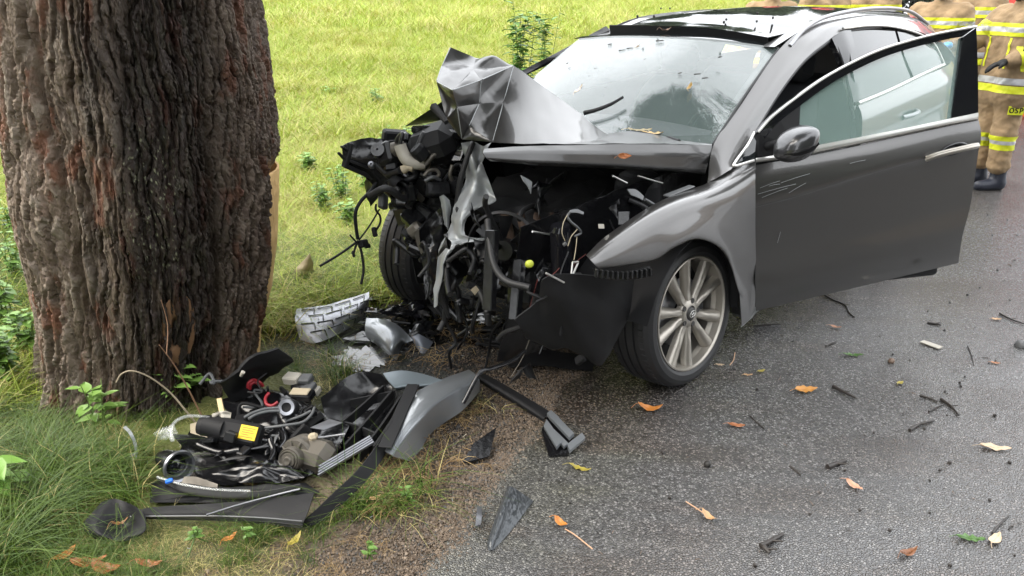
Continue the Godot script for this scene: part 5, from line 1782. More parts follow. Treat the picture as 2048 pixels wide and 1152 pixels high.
	plate(st, [Vector3(0.57, 0.517, -0.25), Vector3(0.54, 0.527, -0.25), Vector3(0.533, 0.509, -0.26), Vector3(0.556, 0.494, -0.26)], 0.002)
	part("paper_tag", st, M.cream)

# ---------------------------------------------------------------- wreckage on the verge
func lone(called: String, st: SurfaceTool, m: Material, label: String, category: String, group := "") -> MeshInstance3D:
	return tag(obj(called, st, m), label, category, group)

func based(t: Node3D, p: Vector3) -> void:   # put the thing's own origin at its base
	t.position = p
	for c in t.get_children(): c.position -= p

func crumple(st: SurfaceTool, pts: Array, n := 6, h := 0.02, th := 0.003) -> void:   # a torn sheet: fan of creased facets
	var V := {}
	var names := "ABCDEFGHIJKL"
	var c := Vector3.ZERO
	for i in pts.size():
		V[names[i]] = pts[i]
		c += pts[i]
	V["Z"] = c / pts.size() + Vector3(0, h, 0)
	var fs := []
	for i in pts.size(): fs.append([names[i] + names[(i + 1) % pts.size()] + "Z", h * (0.5 if i % 2 else -0.4)])
	facets(st, V, fs, n, h * 0.5)

func debris() -> void:
	var st := ms()
	# the grey end of the bumper skin
	var t := thing("bumper_corner", "curved silver grey bumper end lying on the grass beside the black lattice", "bumper")
	sheet(st, [
		[Vector3(-0.184, 0.1, -2.86), Vector3(-0.286, 0.12, -2.738), Vector3(-0.379, 0.13, -2.608), Vector3(-0.408, 0.13, -2.467), Vector3(-0.43, 0.11, -2.353), Vector3(-0.462, 0.09, -2.274)],
		[Vector3(-0.158, 0.125, -2.781), Vector3(-0.246, 0.14, -2.672), Vector3(-0.332, 0.15, -2.541), Vector3(-0.369, 0.15, -2.419), Vector3(-0.404, 0.13, -2.318), Vector3(-0.436, 0.11, -2.225)],
		[Vector3(-0.141, 0.12, -2.751), Vector3(-0.214, 0.135, -2.648), Vector3(-0.293, 0.145, -2.52), Vector3(-0.34, 0.145, -2.42), Vector3(-0.388, 0.125, -2.326), Vector3(-0.419, 0.105, -2.217)],
		[Vector3(-0.137, 0.105, -2.753), Vector3(-0.208, 0.12, -2.642), Vector3(-0.288, 0.13, -2.515), Vector3(-0.333, 0.13, -2.417), Vector3(-0.38, 0.11, -2.33), Vector3(-0.412, 0.09, -2.23)],
		[Vector3(-0.138, 0.05, -2.771), Vector3(-0.201, 0.045, -2.625), Vector3(-0.271, 0.03, -2.552), Vector3(-0.32, 0.02, -2.485), Vector3(-0.343, 0.015, -2.397), Vector3(-0.371, 0.01, -2.32)]], 6, 4, 0.004, 0.002)
	M.silver = mat(0.22, 0.235, 0.25, 0.4, 0.5)
	M.silver.clearcoat_enabled = true
	M.silver.clearcoat_roughness = 0.08
	obj("bumper_skin", st, M.silver, t)
	st = ms()
	sheet(st, [[Vector3(-0.146, 0.04, -2.798), Vector3(-0.207, 0.03, -2.658), Vector3(-0.278, 0.02, -2.575)], [Vector3(-0.17, 0, -2.843), Vector3(-0.225, 0, -2.693), Vector3(-0.287, 0, -2.585)]], 4, 2, 0.004)
	obj("bumper_return", st, M.matt, t)
	based(t, Vector3(-0.343, 0, -2.549))
	# grey top rail lying across the lattice
	st = ms()
	sheet(st, [[Vector3(-0.534, 0.14, -2.761), Vector3(-0.455, 0.145, -2.774), Vector3(-0.367, 0.14, -2.753), Vector3(-0.278, 0.13, -2.715)], [Vector3(-0.503, 0.14, -2.697), Vector3(-0.436, 0.14, -2.714), Vector3(-0.375, 0.135, -2.71), Vector3(-0.309, 0.125, -2.695)], [Vector3(-0.469, 0.13, -2.653), Vector3(-0.421, 0.13, -2.669), Vector3(-0.372, 0.125, -2.678), Vector3(-0.321, 0.12, -2.696)], [Vector3(-0.471, 0.1, -2.682), Vector3(-0.422, 0.1, -2.698), Vector3(-0.371, 0.1, -2.698), Vector3(-0.319, 0.1, -2.707)]], 5, 4, 0.004)
	lone("bumper_rail", st, mat(0.16, 0.19, 0.21, 0.35, 0.4), "slate grey bumper rail lying across the top of the black lattice", "bumper rail")
	# the black lattice bumper with its ribs
	t = thing("black_bumper", "long black ribbed bumper carrier curving through the wreckage heap", "bumper")
	st = ms()
	sheet(st, [[Vector3(-0.383, 0.13, -2.686), Vector3(-0.406, 0.12, -2.409), Vector3(-0.44, 0.1, -2.249), Vector3(-0.484, 0.08, -2.119), Vector3(-0.544, 0.06, -2.022), Vector3(-0.609, 0.04, -1.943), Vector3(-0.661, 0.03, -1.931)], [Vector3(-0.407, 0.15, -2.649), Vector3(-0.435, 0.15, -2.391), Vector3(-0.469, 0.14, -2.229), Vector3(-0.514, 0.12, -2.111), Vector3(-0.573, 0.1, -2.019), Vector3(-0.618, 0.08, -1.958), Vector3(-0.663, 0.05, -1.938)]], 6, 3, 0.006)
	obj("bumper_band", st, M.matt, t)
	st = ms()
	sheet(st, [[Vector3(-0.779, 0.07, -2.678), Vector3(-0.7, 0.1, -2.788), Vector3(-0.625, 0.12, -2.813), Vector3(-0.548, 0.12, -2.79)], [Vector3(-0.74, 0.03, -2.574), Vector3(-0.665, 0.03, -2.69), Vector3(-0.583, 0.04, -2.755), Vector3(-0.487, 0.07, -2.727)], [Vector3(-0.719, 0.02, -2.396), Vector3(-0.64, 0.01, -2.462), Vector3(-0.569, 0.02, -2.553), Vector3(-0.477, 0.06, -2.543)], [Vector3(-0.665, 0.05, -2.181), Vector3(-0.615, 0.04, -2.27), Vector3(-0.561, 0.05, -2.318), Vector3(-0.49, 0.09, -2.309)]], 6, 5, 0.004, 0.008)
	obj("bumper_shell", st, M.wetplastic, t)
	for r in [[Vector3(-0.489, 0.11, -2.672), Vector3(-0.557, 0.08, -2.51), Vector3(-0.618, 0.06, -2.358)], [Vector3(-0.444, 0.12, -2.614), Vector3(-0.494, 0.1, -2.424), Vector3(-0.545, 0.09, -2.258)], [Vector3(-0.53, 0.11, -2.714), Vector3(-0.614, 0.07, -2.602), Vector3(-0.695, 0.05, -2.469)], [Vector3(-0.417, 0.13, -2.636), Vector3(-0.455, 0.12, -2.426), Vector3(-0.494, 0.11, -2.269)], [Vector3(-0.66, 0.06, -2.679), Vector3(-0.577, 0.08, -2.676), Vector3(-0.475, 0.1, -2.682)], [Vector3(-0.696, 0.05, -2.541), Vector3(-0.603, 0.06, -2.488), Vector3(-0.501, 0.09, -2.378)]]:
		st = ms()
		sheet(st, [[r[0], r[1], r[2]], [r[0] - Vector3(0, .04, 0), r[1] - Vector3(0, .04, 0), r[2] - Vector3(0, .04, 0)]], 4, 1, 0.008)
		obj("rib", st, M.matt, t)
	st = ms()
	bar(st, Vector3(-0.392, 0.155, -2.636), Vector3(-0.439, 0.14, -2.214), 0.05, 0.006)
	obj("strap", st, M.matt, t)
	based(t, Vector3(-0.591, 0, -2.313))
	# bright ribbed edge of the cooler
	t = thing("cooler_edge", "bright ribbed metal strip lying inside the black bumper", "metal strip")
	for k in 4:
		st = ms()
		var o := k * 4.0
		var a: Vector3 = Vector3(-0.653, 0.11, -2.142).lerp(Vector3(-0.654, 0.09, -2.122), k / 3.0)
		var b: Vector3 = Vector3(-0.498, 0.15, -2.267).lerp(Vector3(-0.483, 0.14, -2.248), k / 3.0)
		bar(st, a, b, 0.007, 0.012, 0.002)
		obj("fin", st, M.foil, t)
	based(t, Vector3(-0.619, 0, -2.36))
	# under tray, its pale front edge and a bright rod
	t = thing("under_tray", "flat black under tray with grey front edge, lowest of the heap", "under tray")
	st = ms()
	sheet(st, [[Vector3(-1.211, 0.058, -1.957), Vector3(-1.16, 0.068, -1.981), Vector3(-0.979, 0.078, -1.986), Vector3(-0.778, 0.088, -1.998), Vector3(-0.637, 0.108, -2.008)], [Vector3(-1.211, 0.058, -1.947), Vector3(-1.134, 0.063, -1.955), Vector3(-0.959, 0.068, -1.959), Vector3(-0.781, 0.078, -1.951), Vector3(-0.64, 0.088, -1.948)], [Vector3(-1.214, 0.048, -1.952), Vector3(-1.102, 0.048, -1.95), Vector3(-0.941, 0.048, -1.945), Vector3(-0.783, 0.058, -1.923), Vector3(-0.653, 0.063, -1.898)]], 6, 4, 0.004, 0.004)
	obj("tray", st, M.matt, t)
	st = ms()
	sheet(st, [[Vector3(-1.211, 0.058, -1.947), Vector3(-1.081, 0.063, -1.943), Vector3(-0.935, 0.068, -1.937), Vector3(-0.789, 0.073, -1.923), Vector3(-0.652, 0.078, -1.9)], [Vector3(-1.218, 0.043, -1.959), Vector3(-1.09, 0.04, -1.955), Vector3(-0.944, 0.04, -1.95), Vector3(-0.796, 0.043, -1.934), Vector3(-0.66, 0.043, -1.91)]], 5, 2, 0.004)
	obj("tray_edge", st, M.greyplastic, t)
	st = ms()
	tube(st, [Vector3(-0.956, 0.083, -1.925), Vector3(-0.879, 0.088, -1.963), Vector3(-0.777, 0.098, -1.998), Vector3(-0.684, 0.113, -2.017)], 0.004, 6, 4)
	obj("rod", st, M.foil, t)
	based(t, Vector3(-0.98, 0, -2.03))
	# the broken headlamp
	t = thing("broken_headlamp", "smashed headlamp with round projector lens at the heap's left end", "headlamp")
	st = ms()
	var hf := facing(Vector3(-1.161, 0.085, -2.19), Vector3(0.78, 0.12, 0.62))
	lathe(st, [Vector2(.026, -.10), Vector2(.036, -.07), Vector2(.046, -.02), Vector2(.052, .02), Vector2(.05, .022)], 28, hf)
	obj("projector_barrel", st, M.wetplastic, t)
	st = ms()
	lathe(st, [Vector2(.053, .012), Vector2(.057, .02), Vector2(.054, .028), Vector2(.046, .024), Vector2(.043, .0), Vector2(.036, -.01)], 32, hf)
	obj("projector_ring", st, M.foil, t)
	st = ms()
	smooth_lathe(st, [Vector2(.0005, .016), Vector2(.014, .013), Vector2(.026, .005), Vector2(.034, -.01)], 24, hf)
	obj("projector_lens", st, M.gloss, t)
	st = ms()
	sheet(st, [[Vector3(-1.204, 0.078, -2.127), Vector3(-1.147, 0.078, -2.105), Vector3(-1.097, 0.078, -2.086), Vector3(-0.996, 0.078, -2.062), Vector3(-0.894, 0.078, -2.051), Vector3(-0.797, 0.078, -2.056), Vector3(-0.707, 0.078, -2.091)], [Vector3(-1.196, 0.063, -2.126), Vector3(-1.14, 0.058, -2.1), Vector3(-1.083, 0.058, -2.072), Vector3(-0.987, 0.058, -2.051), Vector3(-0.894, 0.058, -2.043), Vector3(-0.791, 0.058, -2.056), Vector3(-0.703, 0.063, -2.093)], [Vector3(-1.184, 0.043, -2.139), Vector3(-1.14, 0.038, -2.113), Vector3(-1.085, 0.038, -2.086), Vector3(-0.99, 0.038, -2.064), Vector3(-0.899, 0.038, -2.059), Vector3(-0.793, 0.038, -2.072), Vector3(-0.71, 0.038, -2.113)]], 5, 3, 0.004)
	obj("lens_edge", st, mat(0.07, 0.07, 0.07, 0.15), t)
	st = ms()
	tube(st, [Vector3(-1.195, 0.086, -2.119), Vector3(-1.142, 0.086, -2.097), Vector3(-1.093, 0.086, -2.078), Vector3(-0.975, 0.086, -2.051), Vector3(-0.857, 0.086, -2.043)], 0.0045, 6, 4)
	obj("lens_rim", st, M.clear, t)
	st = ms()
	sheet(st, [[Vector3(-1.097, 0.098, -2.105), Vector3(-1.06, 0.098, -2.105), Vector3(-1.019, 0.093, -2.093), Vector3(-0.974, 0.088, -2.075)], [Vector3(-1.099, 0.088, -2.083), Vector3(-1.059, 0.088, -2.078), Vector3(-1.018, 0.086, -2.069), Vector3(-0.973, 0.083, -2.063)]], 5, 3, 0.003, 0.004)
	obj("reflector", st, M.castal, t)
	st = ms()
	box(st, Vector3(.024, .012, .016), at(Vector3(-1.142, 0.09, -2.091), 0, 20, 10), 0.003)
	obj("blue_plug", st, M.blue, t)
	st = ms()
	sheet(st, [[Vector3(-1.243, 0.1, -2.362), Vector3(-1.137, 0.1, -2.349), Vector3(-1.037, 0.09, -2.318), Vector3(-0.906, 0.09, -2.305), Vector3(-0.848, 0.1, -2.355)], [Vector3(-1.165, 0.03, -2.3), Vector3(-1.088, 0.02, -2.284), Vector3(-0.998, 0.02, -2.284), Vector3(-0.881, 0.02, -2.315), Vector3(-0.821, 0.03, -2.364)], [Vector3(-1.124, 0.04, -2.166), Vector3(-1.019, 0.035, -2.15), Vector3(-0.931, 0.035, -2.145), Vector3(-0.823, 0.035, -2.156), Vector3(-0.735, 0.04, -2.181)]], 6, 6, 0.004, 0.012)
	obj("lamp_housing", st, M.wetplastic, t)
	st = ms()
	tube(st, [Vector3(-1.194, 0.14, -2.261), Vector3(-1.21, 0.16, -2.294), Vector3(-1.209, 0.17, -2.338), Vector3(-1.176, 0.17, -2.372), Vector3(-1.123, 0.16, -2.382), Vector3(-1.098, 0.15, -2.384)], 0.006, 7, 5)
	tube(st, [Vector3(-1.194, 0.14, -2.261), Vector3(-1.235, 0.13, -2.315), Vector3(-1.248, 0.11, -2.314)], 0.008, 7, 5)
	obj("lamp_bezel", st, M.clear, t)
	for w in [[Vector3(-0.972, 0.17, -2.362), Vector3(-0.948, 0.175, -2.385), Vector3(-0.911, 0.175, -2.413), Vector3(-0.865, 0.17, -2.429)], [Vector3(-0.956, 0.165, -2.359), Vector3(-0.935, 0.17, -2.382), Vector3(-0.898, 0.17, -2.404), Vector3(-0.858, 0.165, -2.416)], [Vector3(-0.905, 0.12, -2.371), Vector3(-0.834, 0.13, -2.372), Vector3(-0.774, 0.13, -2.393), Vector3(-0.749, 0.14, -2.429), Vector3(-0.744, 0.15, -2.466)], [Vector3(-0.841, 0.12, -2.419), Vector3(-0.792, 0.13, -2.435), Vector3(-0.756, 0.14, -2.458)]]:
		st = ms()
		tube(st, w, 0.0055, 7, 5)
		obj("bezel_arc", st, M.greyplastic, t)
	based(t, Vector3(-1.068, 0, -2.222))
	# the smashed inner tub that carries the heap
	t = thing("black_tub", "broken black plastic tub beneath the whole wreckage heap", "plastic tub")
	for f in [[Vector3(-1.198, 0.05, -2.696), Vector3(-1.059, 0.06, -2.783), Vector3(-0.88, 0.05, -2.737), Vector3(-0.74, 0.05, -2.579), Vector3(-0.71, 0.03, -2.364), Vector3(-0.883, 0.02, -2.446), Vector3(-1.084, 0.03, -2.537)], [Vector3(-1.238, 0.04, -2.485), Vector3(-1.07, 0.05, -2.505), Vector3(-0.872, 0.04, -2.415), Vector3(-0.759, 0.03, -2.269), Vector3(-0.827, 0.03, -2.138), Vector3(-1.083, 0.03, -2.18), Vector3(-1.228, 0.03, -2.364)], [Vector3(-0.872, 0.04, -2.415), Vector3(-0.735, 0.06, -2.562), Vector3(-0.626, 0.05, -2.505), Vector3(-0.648, 0.04, -2.255), Vector3(-0.736, 0.03, -2.18)], [Vector3(-1.264, 0.02, -2.194), Vector3(-1.093, 0.025, -2.117), Vector3(-0.919, 0.025, -2.103), Vector3(-0.715, 0.03, -2.166), Vector3(-0.648, 0.035, -2.103), Vector3(-0.765, 0.04, -2.043), Vector3(-1.035, 0.03, -2.056), Vector3(-1.201, 0.03, -2.056)]]:
		st = ms()
		crumple(st, f, 8, 0.025)
		obj("tub_sheet", st, M.matt if f[0].z > -2.3 else M.wetplastic, t)
	var r2 := RandomNumberGenerator.new()
	r2.seed = 5
	for k in 34:
		st = ms()
		var c: Vector3 = Vector3(-1.137, 0.07, -2.336).lerp(Vector3(-0.727, 0.08, -2.456), r2.randf()) + Vector3(r2.randf_range(-.04, .04), r2.randf_range(-.02, .04), r2.randf_range(-.12, .13))
		if k % 2: box(st, Vector3(r2.randf_range(.02, .09), r2.randf_range(.01, .04), r2.randf_range(.015, .05)), at(c, r2.randf_range(-40, 40), r2.randf() * 180, r2.randf_range(-40, 40)), .004)
		else: crumple(st, [c, c + Vector3(r2.randfn() * .03, r2.randf() * .03, r2.randfn() * .03), c + Vector3(r2.randfn() * .05, r2.randf() * .02, r2.randfn() * .04), c + Vector3(r2.randfn() * .04, 0, r2.randfn() * .05)], 4, .01)
		obj("broken_piece", st, [M.wetplastic, M.matt, M.wetplastic, M.plastic, M.wetplastic, M.wetplastic, M.greyplastic][k % 7], t)
	based(t, Vector3(-0.988, 0, -2.409))
	# ballast with a yellow label
	t = thing("lamp_ballast", "black lamp ballast box carrying a bright yellow label", "ballast")
	st = ms()
	var bx := Transform3D(Basis.from_euler(Vector3(deg_to_rad(-40), deg_to_rad(-8), deg_to_rad(-6))), Vector3(-1.009, 0.11, -2.36))
	box(st, Vector3(.2, .085, .06), bx, 0.014)
	lathe(st, [Vector2(.001, .05), Vector2(.036, .05), Vector2(.042, .03), Vector2(.042, -.05)], 20, Transform3D(bx.basis * Basis(Vector3(0, 0, 1), PI / 2), bx * Vector3(-0.09, 0, 0)))
	obj("case", st, M.matt, t)
	st = ms()
	box(st, Vector3(.066, .05, .002), bx * at(Vector3(0.062, 0.004, 0.0325)), 0.0005)
	obj("label_sticker", st, M.yellow, t)
	st = ms()
	for k in 5: box(st, Vector3([.05, .042, .048, .03, .046][k], .0028, .001), bx * at(Vector3(0.062 + [0, -.003, 0, -.009, 0][k], 0.02 - 0.008 * k, 0.0342)), 0.0002)
	tag(obj("label_print", st, mat(0.35, 0.17, 0.01, 0.5), t), "", "", "", "stuff")
	based(t, Vector3(-1.056, 0, -2.443))
	# cream plastic and foam
	st = ms()
	sheet(st, [[Vector3(-1.184, 0.13, -2.382), Vector3(-1.148, 0.14, -2.383), Vector3(-1.111, 0.145, -2.392)], [Vector3(-1.182, 0.1, -2.369), Vector3(-1.147, 0.1, -2.355), Vector3(-1.108, 0.1, -2.339)]], 4, 4, 0.003, 0.006)
	lone("cream_plastic", st, M.cream, "cream curved plastic shell beside the black ballast", "plastic shell")
	t = thing("foam_block", "torn cream foam lump with an upright wooden splinter", "foam")
	st = ms()
	crumple(st, [Vector3(-1.099, 0.17, -2.386), Vector3(-1.072, 0.175, -2.399), Vector3(-1.03, 0.17, -2.396), Vector3(-1.034, 0.15, -2.391), Vector3(-1.073, 0.14, -2.387), Vector3(-1.1, 0.14, -2.387)], 5, 0.015)
	obj("foam", st, M.white, t)
	st = ms()
	bar(st, Vector3(-1.067, 0.165, -2.401), Vector3(-1.089, 0.2, -2.446), 0.018, 0.01, 0.002)
	obj("splinter", st, mat(0.6, 0.45, 0.25, 0.7), t)
	based(t, Vector3(-1.172, 0, -2.623))
	# red cable loops and the harness
	t = thing("red_cable", "red cable looping among the black parts nearest the trunk", "cable")
	for w in [[Vector3(-1.058, 0.13, -2.653), Vector3(-1.055, 0.15, -2.657), Vector3(-1.04, 0.155, -2.673), Vector3(-1.012, 0.15, -2.662), Vector3(-1.003, 0.13, -2.669)], [Vector3(-0.962, 0.13, -2.612), Vector3(-0.97, 0.12, -2.59), Vector3(-0.958, 0.11, -2.561), Vector3(-0.932, 0.11, -2.549), Vector3(-0.912, 0.12, -2.559)], [Vector3(-1.055, 0.12, -2.662), Vector3(-1.048, 0.14, -2.663), Vector3(-1.032, 0.145, -2.671), Vector3(-1.011, 0.135, -2.664)]]:
		st = ms()
		tube(st, w, 0.0065, 8, 6)
		obj("loop", st, M.red, t)
	based(t, Vector3(-1.056, 0, -2.783))
	t = thing("wiring_harness", "tangle of black harness cables behind the red cable", "harness")
	var rng := RandomNumberGenerator.new()
	rng.seed = 17
	for k in 16:
		st = ms()
		var p := [Vector3(-1.128, 0.08, -2.684).lerp(Vector3(-0.853, 0.08, -2.644), rng.randf()) + Vector3(0, rng.randf_range(-0.05, 0.06), rng.randf_range(-0.06, 0.06))]
		for j in 4:
			var q: Vector3 = p[-1] + Vector3(rng.randfn() * 0.05, rng.randfn() * 0.025, rng.randfn() * 0.04)
			q.y = clampf(q.y, 0.02, 0.18)
			p.append(q)
		tube(st, p, rng.randf_range(0.003, 0.008), 6, 5)
		obj("cable", st, [M.plastic, M.matt, M.rubber, M.greyplastic][k % 4], t)
	based(t, Vector3(-1.046, 0, -2.783))
	# levelling motor with hexagon ring
	t = thing("levelling_motor", "small black motor with silver hexagonal ring", "motor")
	st = ms()
	var lf := facing(Vector3(-0.848, 0.15, -2.466), Vector3(0.1, 0.55, 0.85))
	lathe(st, [Vector2(.018, .012), Vector2(.03, .014), Vector2(.033, .005), Vector2(.028, -.02)], 24, lf)
	obj("ring", st, M.foil, t)
	st = ms()
	lathe(st, [Vector2(.001, .004), Vector2(.018, .006), Vector2(.019, .012)], 6, lf)
	lathe(st, [Vector2(.028, -.01), Vector2(.036, -.02), Vector2(.036, -.07), Vector2(.001, -.075)], 24, lf)
	obj("motor_body", st, M.matt, t)
	based(t, Vector3(-0.919, 0, -2.662))
	t = thing("plug_block", "pale grey plug block of stacked connectors behind the red cable", "connector")
	for b in [[585,757,.14,Vector3(.07,.035,.05),-20,"w"], [612,760,.14,Vector3(.05,.035,.05),-10,"g"], [618,775,.12,Vector3(.05,.03,.05),-14,"g"], [600,775,.12,Vector3(.07,.03,.03),25,"k"], [606,790,.12,Vector3(.09,.03,.05),-16,"k"], [600,783,.14,Vector3(.08,.008,.04),-12,"c"], [630,782,.1,Vector3(.04,.03,.04),-12,"w"]]:
		st = ms()
		box(st, b[3], at(pix(b[0], b[1], b[2]), 10, b[4], 5), 0.005)
		obj("connector", st, {"w": M.white, "g": M.greyplastic, "k": M.wetplastic, "c": M.cream}[b[5]], t)
	based(t, Vector3(-0.898, 0, -2.826))
	# alternator with pulley
	t = thing("alternator", "dirty brown alternator with grooved pulley in the heap's middle", "alternator")
	st = ms()
	var af := facing(Vector3(-0.772, 0.085, -2.226), Vector3(-0.25, 0.3, 0.9))
	lathe(st, [Vector2(.001, .03), Vector2(.012, .032), Vector2(.016, .026), Vector2(.024, .026), Vector2(.027, .02), Vector2(.033, .024), Vector2(.036, .018), Vector2(.04, .02), Vector2(.043, .012), Vector2(.043, -.01), Vector2(.038, -.03)], 32, af)
	obj("pulley", st, M.castal, t)
	st = ms()
	box(st, Vector3(.16, .10, .12), Transform3D(Basis.from_euler(Vector3(0.3, -0.35, -0.1)), Vector3(-0.713, 0.07, -2.279)), 0.03)
	lathe(st, [Vector2(.001, -.02), Vector2(.06, -.02), Vector2(.066, -.035), Vector2(.066, -.1), Vector2(.05, -.13)], 28, af)
	for k in 9:
		var a := TAU * k / 9.0
		bar(st, af * Vector3(cos(a) * .03, -.016, sin(a) * .03), af * Vector3(cos(a) * .062, -.02, sin(a) * .062), 0.008, 0.008)
	obj("casting", st, M.castal, t)
	st = ms()
	box(st, Vector3(.034, .03, .03), at(Vector3(-0.709, 0.13, -2.295), 10, 20, 5), 0.009)
	obj("cream_plug", st, M.cream, t)
	st = ms()
	tube(st, [Vector3(-0.69, 0.13, -2.289), Vector3(-0.643, 0.13, -2.302), Vector3(-0.597, 0.135, -2.307)], 0.004, 6, 3)
	obj("stalk", st, M.steel, t)
	st = ms()
	plate(st, [Vector3(-0.731, 0.14, -2.342), Vector3(-0.669, 0.15, -2.384), Vector3(-0.619, 0.14, -2.376), Vector3(-0.681, 0.13, -2.341)], 0.004)
	obj("cover_plate", st, M.foil, t)
	based(t, Vector3(-0.755, 0, -2.313))
	# crumpled black sheeting in the lamp's bowl
	st = ms()
	crumple(st, [Vector3(-1.036, 0.06, -2.173), Vector3(-0.961, 0.07, -2.197), Vector3(-0.836, 0.08, -2.233), Vector3(-0.761, 0.08, -2.197), Vector3(-0.705, 0.07, -2.139), Vector3(-0.785, 0.06, -2.122), Vector3(-0.921, 0.06, -2.124)], 8, 0.025)
	lone("black_sheeting", st, M.wetplastic, "crumpled wet black sheeting in front of the alternator pulley", "sheeting")
	for w in [[Vector3(-1.131, 0.09, -2.305), Vector3(-1.04, 0.08, -2.273), Vector3(-0.968, 0.09, -2.274)], [Vector3(-0.874, 0.1, -2.322), Vector3(-0.848, 0.08, -2.273), Vector3(-0.843, 0.08, -2.212)], [Vector3(-0.862, 0.11, -2.408), Vector3(-0.82, 0.1, -2.322), Vector3(-0.82, 0.1, -2.259)]]:
		st = ms()
		tube(st, w, 0.012, 8, 5)
		lone("hose_piece", st, M.wetplastic, "short piece of wet black hose lying in the headlamp wreckage", "hose", "hose pieces in the headlamp wreckage")
	# black foam flap against the trunk
	st = ms()
	sheet(st, [[Vector3(-1.163, 0.16, -2.643), Vector3(-1.081, 0.22, -2.602), Vector3(-1.008, 0.28, -2.63), Vector3(-0.931, 0.28, -2.7)], [Vector3(-1.152, 0.1, -2.657), Vector3(-1.081, 0.13, -2.686), Vector3(-1.003, 0.18, -2.703), Vector3(-0.895, 0.2, -2.752)], [Vector3(-1.144, 0.05, -2.672), Vector3(-1.071, 0.06, -2.72), Vector3(-1.038, 0.08, -2.79), Vector3(-0.978, 0.12, -2.817)]], 5, 5, 0.012, 0.012)
	lone("black_flap", st, M.matt, "matt black foam flap leaning at the foot of the trunk", "foam flap")
	st = ms()
	tube(st, [Vector3(-1.052, 0.22, -2.585), Vector3(-1.04, 0.24, -2.581)], 0.006, 6, 1, 0.009)
	lone("white_clip", st, M.white, "small white clip stuck in the black foam flap", "clip")
	# silver bent strip at the far left
	st = ms()
	sheet(st, [[Vector3(-1.387, 0.16, -2.307), Vector3(-1.356, 0.15, -2.283), Vector3(-1.342, 0.11, -2.275), Vector3(-1.341, 0.07, -2.266)], [Vector3(-1.381, 0.16, -2.317), Vector3(-1.348, 0.15, -2.29), Vector3(-1.332, 0.11, -2.278), Vector3(-1.332, 0.07, -2.266)]], 5, 2, 0.003)
	crumple(st, [Vector3(-1.36, 0.08, -2.264), Vector3(-1.338, 0.085, -2.266), Vector3(-1.328, 0.07, -2.254), Vector3(-1.346, 0.06, -2.25)], 2, 0.008)
	lone("bent_strip", st, M.primer, "pale bent metal strip standing in the grass left of the headlamp", "metal strip")
	for k in 5:
		st = ms()
		var c: Vector3 = Vector3(-1.321, 0.06, -2.411).lerp(Vector3(-1.264, 0.08, -2.404), k / 4.0)
		crumple(st, [c + Vector3(-.02, .01, 0), c + Vector3(0, .025, -.02), c + Vector3(.022, 0, .004), c + Vector3(.002, -.01, .018)], 2, 0.006)
		lone("glass_shard", st, M.clear, "clear splintered lens shard lying by the broken headlamp", "shard", "lens shards by the headlamp")
	# bowl shaped black mud flap
	st = ms()
	sheet(st, [[Vector3(-1.319, 0.08, -1.993), Vector3(-1.288, 0.09, -1.996), Vector3(-1.257, 0.09, -1.991), Vector3(-1.209, 0.09, -1.965), Vector3(-1.162, 0.09, -1.938)], [Vector3(-1.327, 0.075, -1.935), Vector3(-1.286, 0.08, -1.934), Vector3(-1.253, 0.065, -1.948), Vector3(-1.207, 0.06, -1.949), Vector3(-1.139, 0.08, -1.905)], [Vector3(-1.338, 0.06, -1.906), Vector3(-1.279, 0.075, -1.887), Vector3(-1.247, 0.04, -1.926), Vector3(-1.2, 0.04, -1.926), Vector3(-1.124, 0.075, -1.869)], [Vector3(-1.316, 0.05, -1.881), Vector3(-1.256, 0.065, -1.854), Vector3(-1.217, 0.05, -1.867), Vector3(-1.173, 0.05, -1.872), Vector3(-1.129, 0.065, -1.863)], [Vector3(-1.282, 0.04, -1.865), Vector3(-1.244, 0.04, -1.856), Vector3(-1.197, 0.045, -1.85), Vector3(-1.171, 0.04, -1.865), Vector3(-1.143, 0.05, -1.867)]], 6, 6, 0.004)
	lone("mud_flap", st, mat(0.012, 0.012, 0.013, 0.55, 0.0, 0.35), "black bowl shaped plastic flap holding a brown leaf, lower left", "mud flap")
	# long black strip beside the bumper end
	st = ms()
	sheet(st, [[Vector3(-0.143, 0.08, -2.893), Vector3(-0.051, 0.05, -2.85), Vector3(0.044, 0.04, -2.755), Vector3(0.15, 0.03, -2.643)], [Vector3(-0.145, 0.08, -2.83), Vector3(-0.063, 0.05, -2.788), Vector3(0.025, 0.04, -2.697), Vector3(0.127, 0.03, -2.589)], [Vector3(-0.155, 0.03, -2.895), Vector3(-0.073, 0.015, -2.825), Vector3(0.017, 0.01, -2.725), Vector3(0.12, 0.01, -2.599)]], 5, 2, 0.005)
	lone("black_strip", st, M.matt, "long black plastic strip between the bumper end and silver bracket", "plastic strip")
	# slotted silver bracket
	t = thing("slotted_bracket", "silver slotted plastic bracket lying on the asphalt edge", "bracket")
	for p in [[Vector3(0.121, 0.06, -2.481), Vector3(0.134, 0.065, -2.524), Vector3(0.185, 0.06, -2.384), Vector3(0.163, 0.055, -2.346)], [Vector3(0.144, 0.07, -2.538), Vector3(0.163, 0.07, -2.568), Vector3(0.233, 0.065, -2.424), Vector3(0.214, 0.06, -2.401)], [Vector3(0.137, 0.07, -2.56), Vector3(0.154, 0.07, -2.583), Vector3(0.183, 0.07, -2.53), Vector3(0.16, 0.068, -2.508)], [Vector3(0.204, 0.05, -2.373), Vector3(0.265, 0.055, -2.443), Vector3(0.276, 0.05, -2.417), Vector3(0.212, 0.045, -2.338)], [Vector3(0.15, 0.06, -2.446), Vector3(0.16, 0.06, -2.46), Vector3(0.207, 0.055, -2.375), Vector3(0.191, 0.05, -2.357)]]:
		st = ms()
		plate(st, p, 0.014)
		obj("slat", st, M.silver, t)
	st = ms()
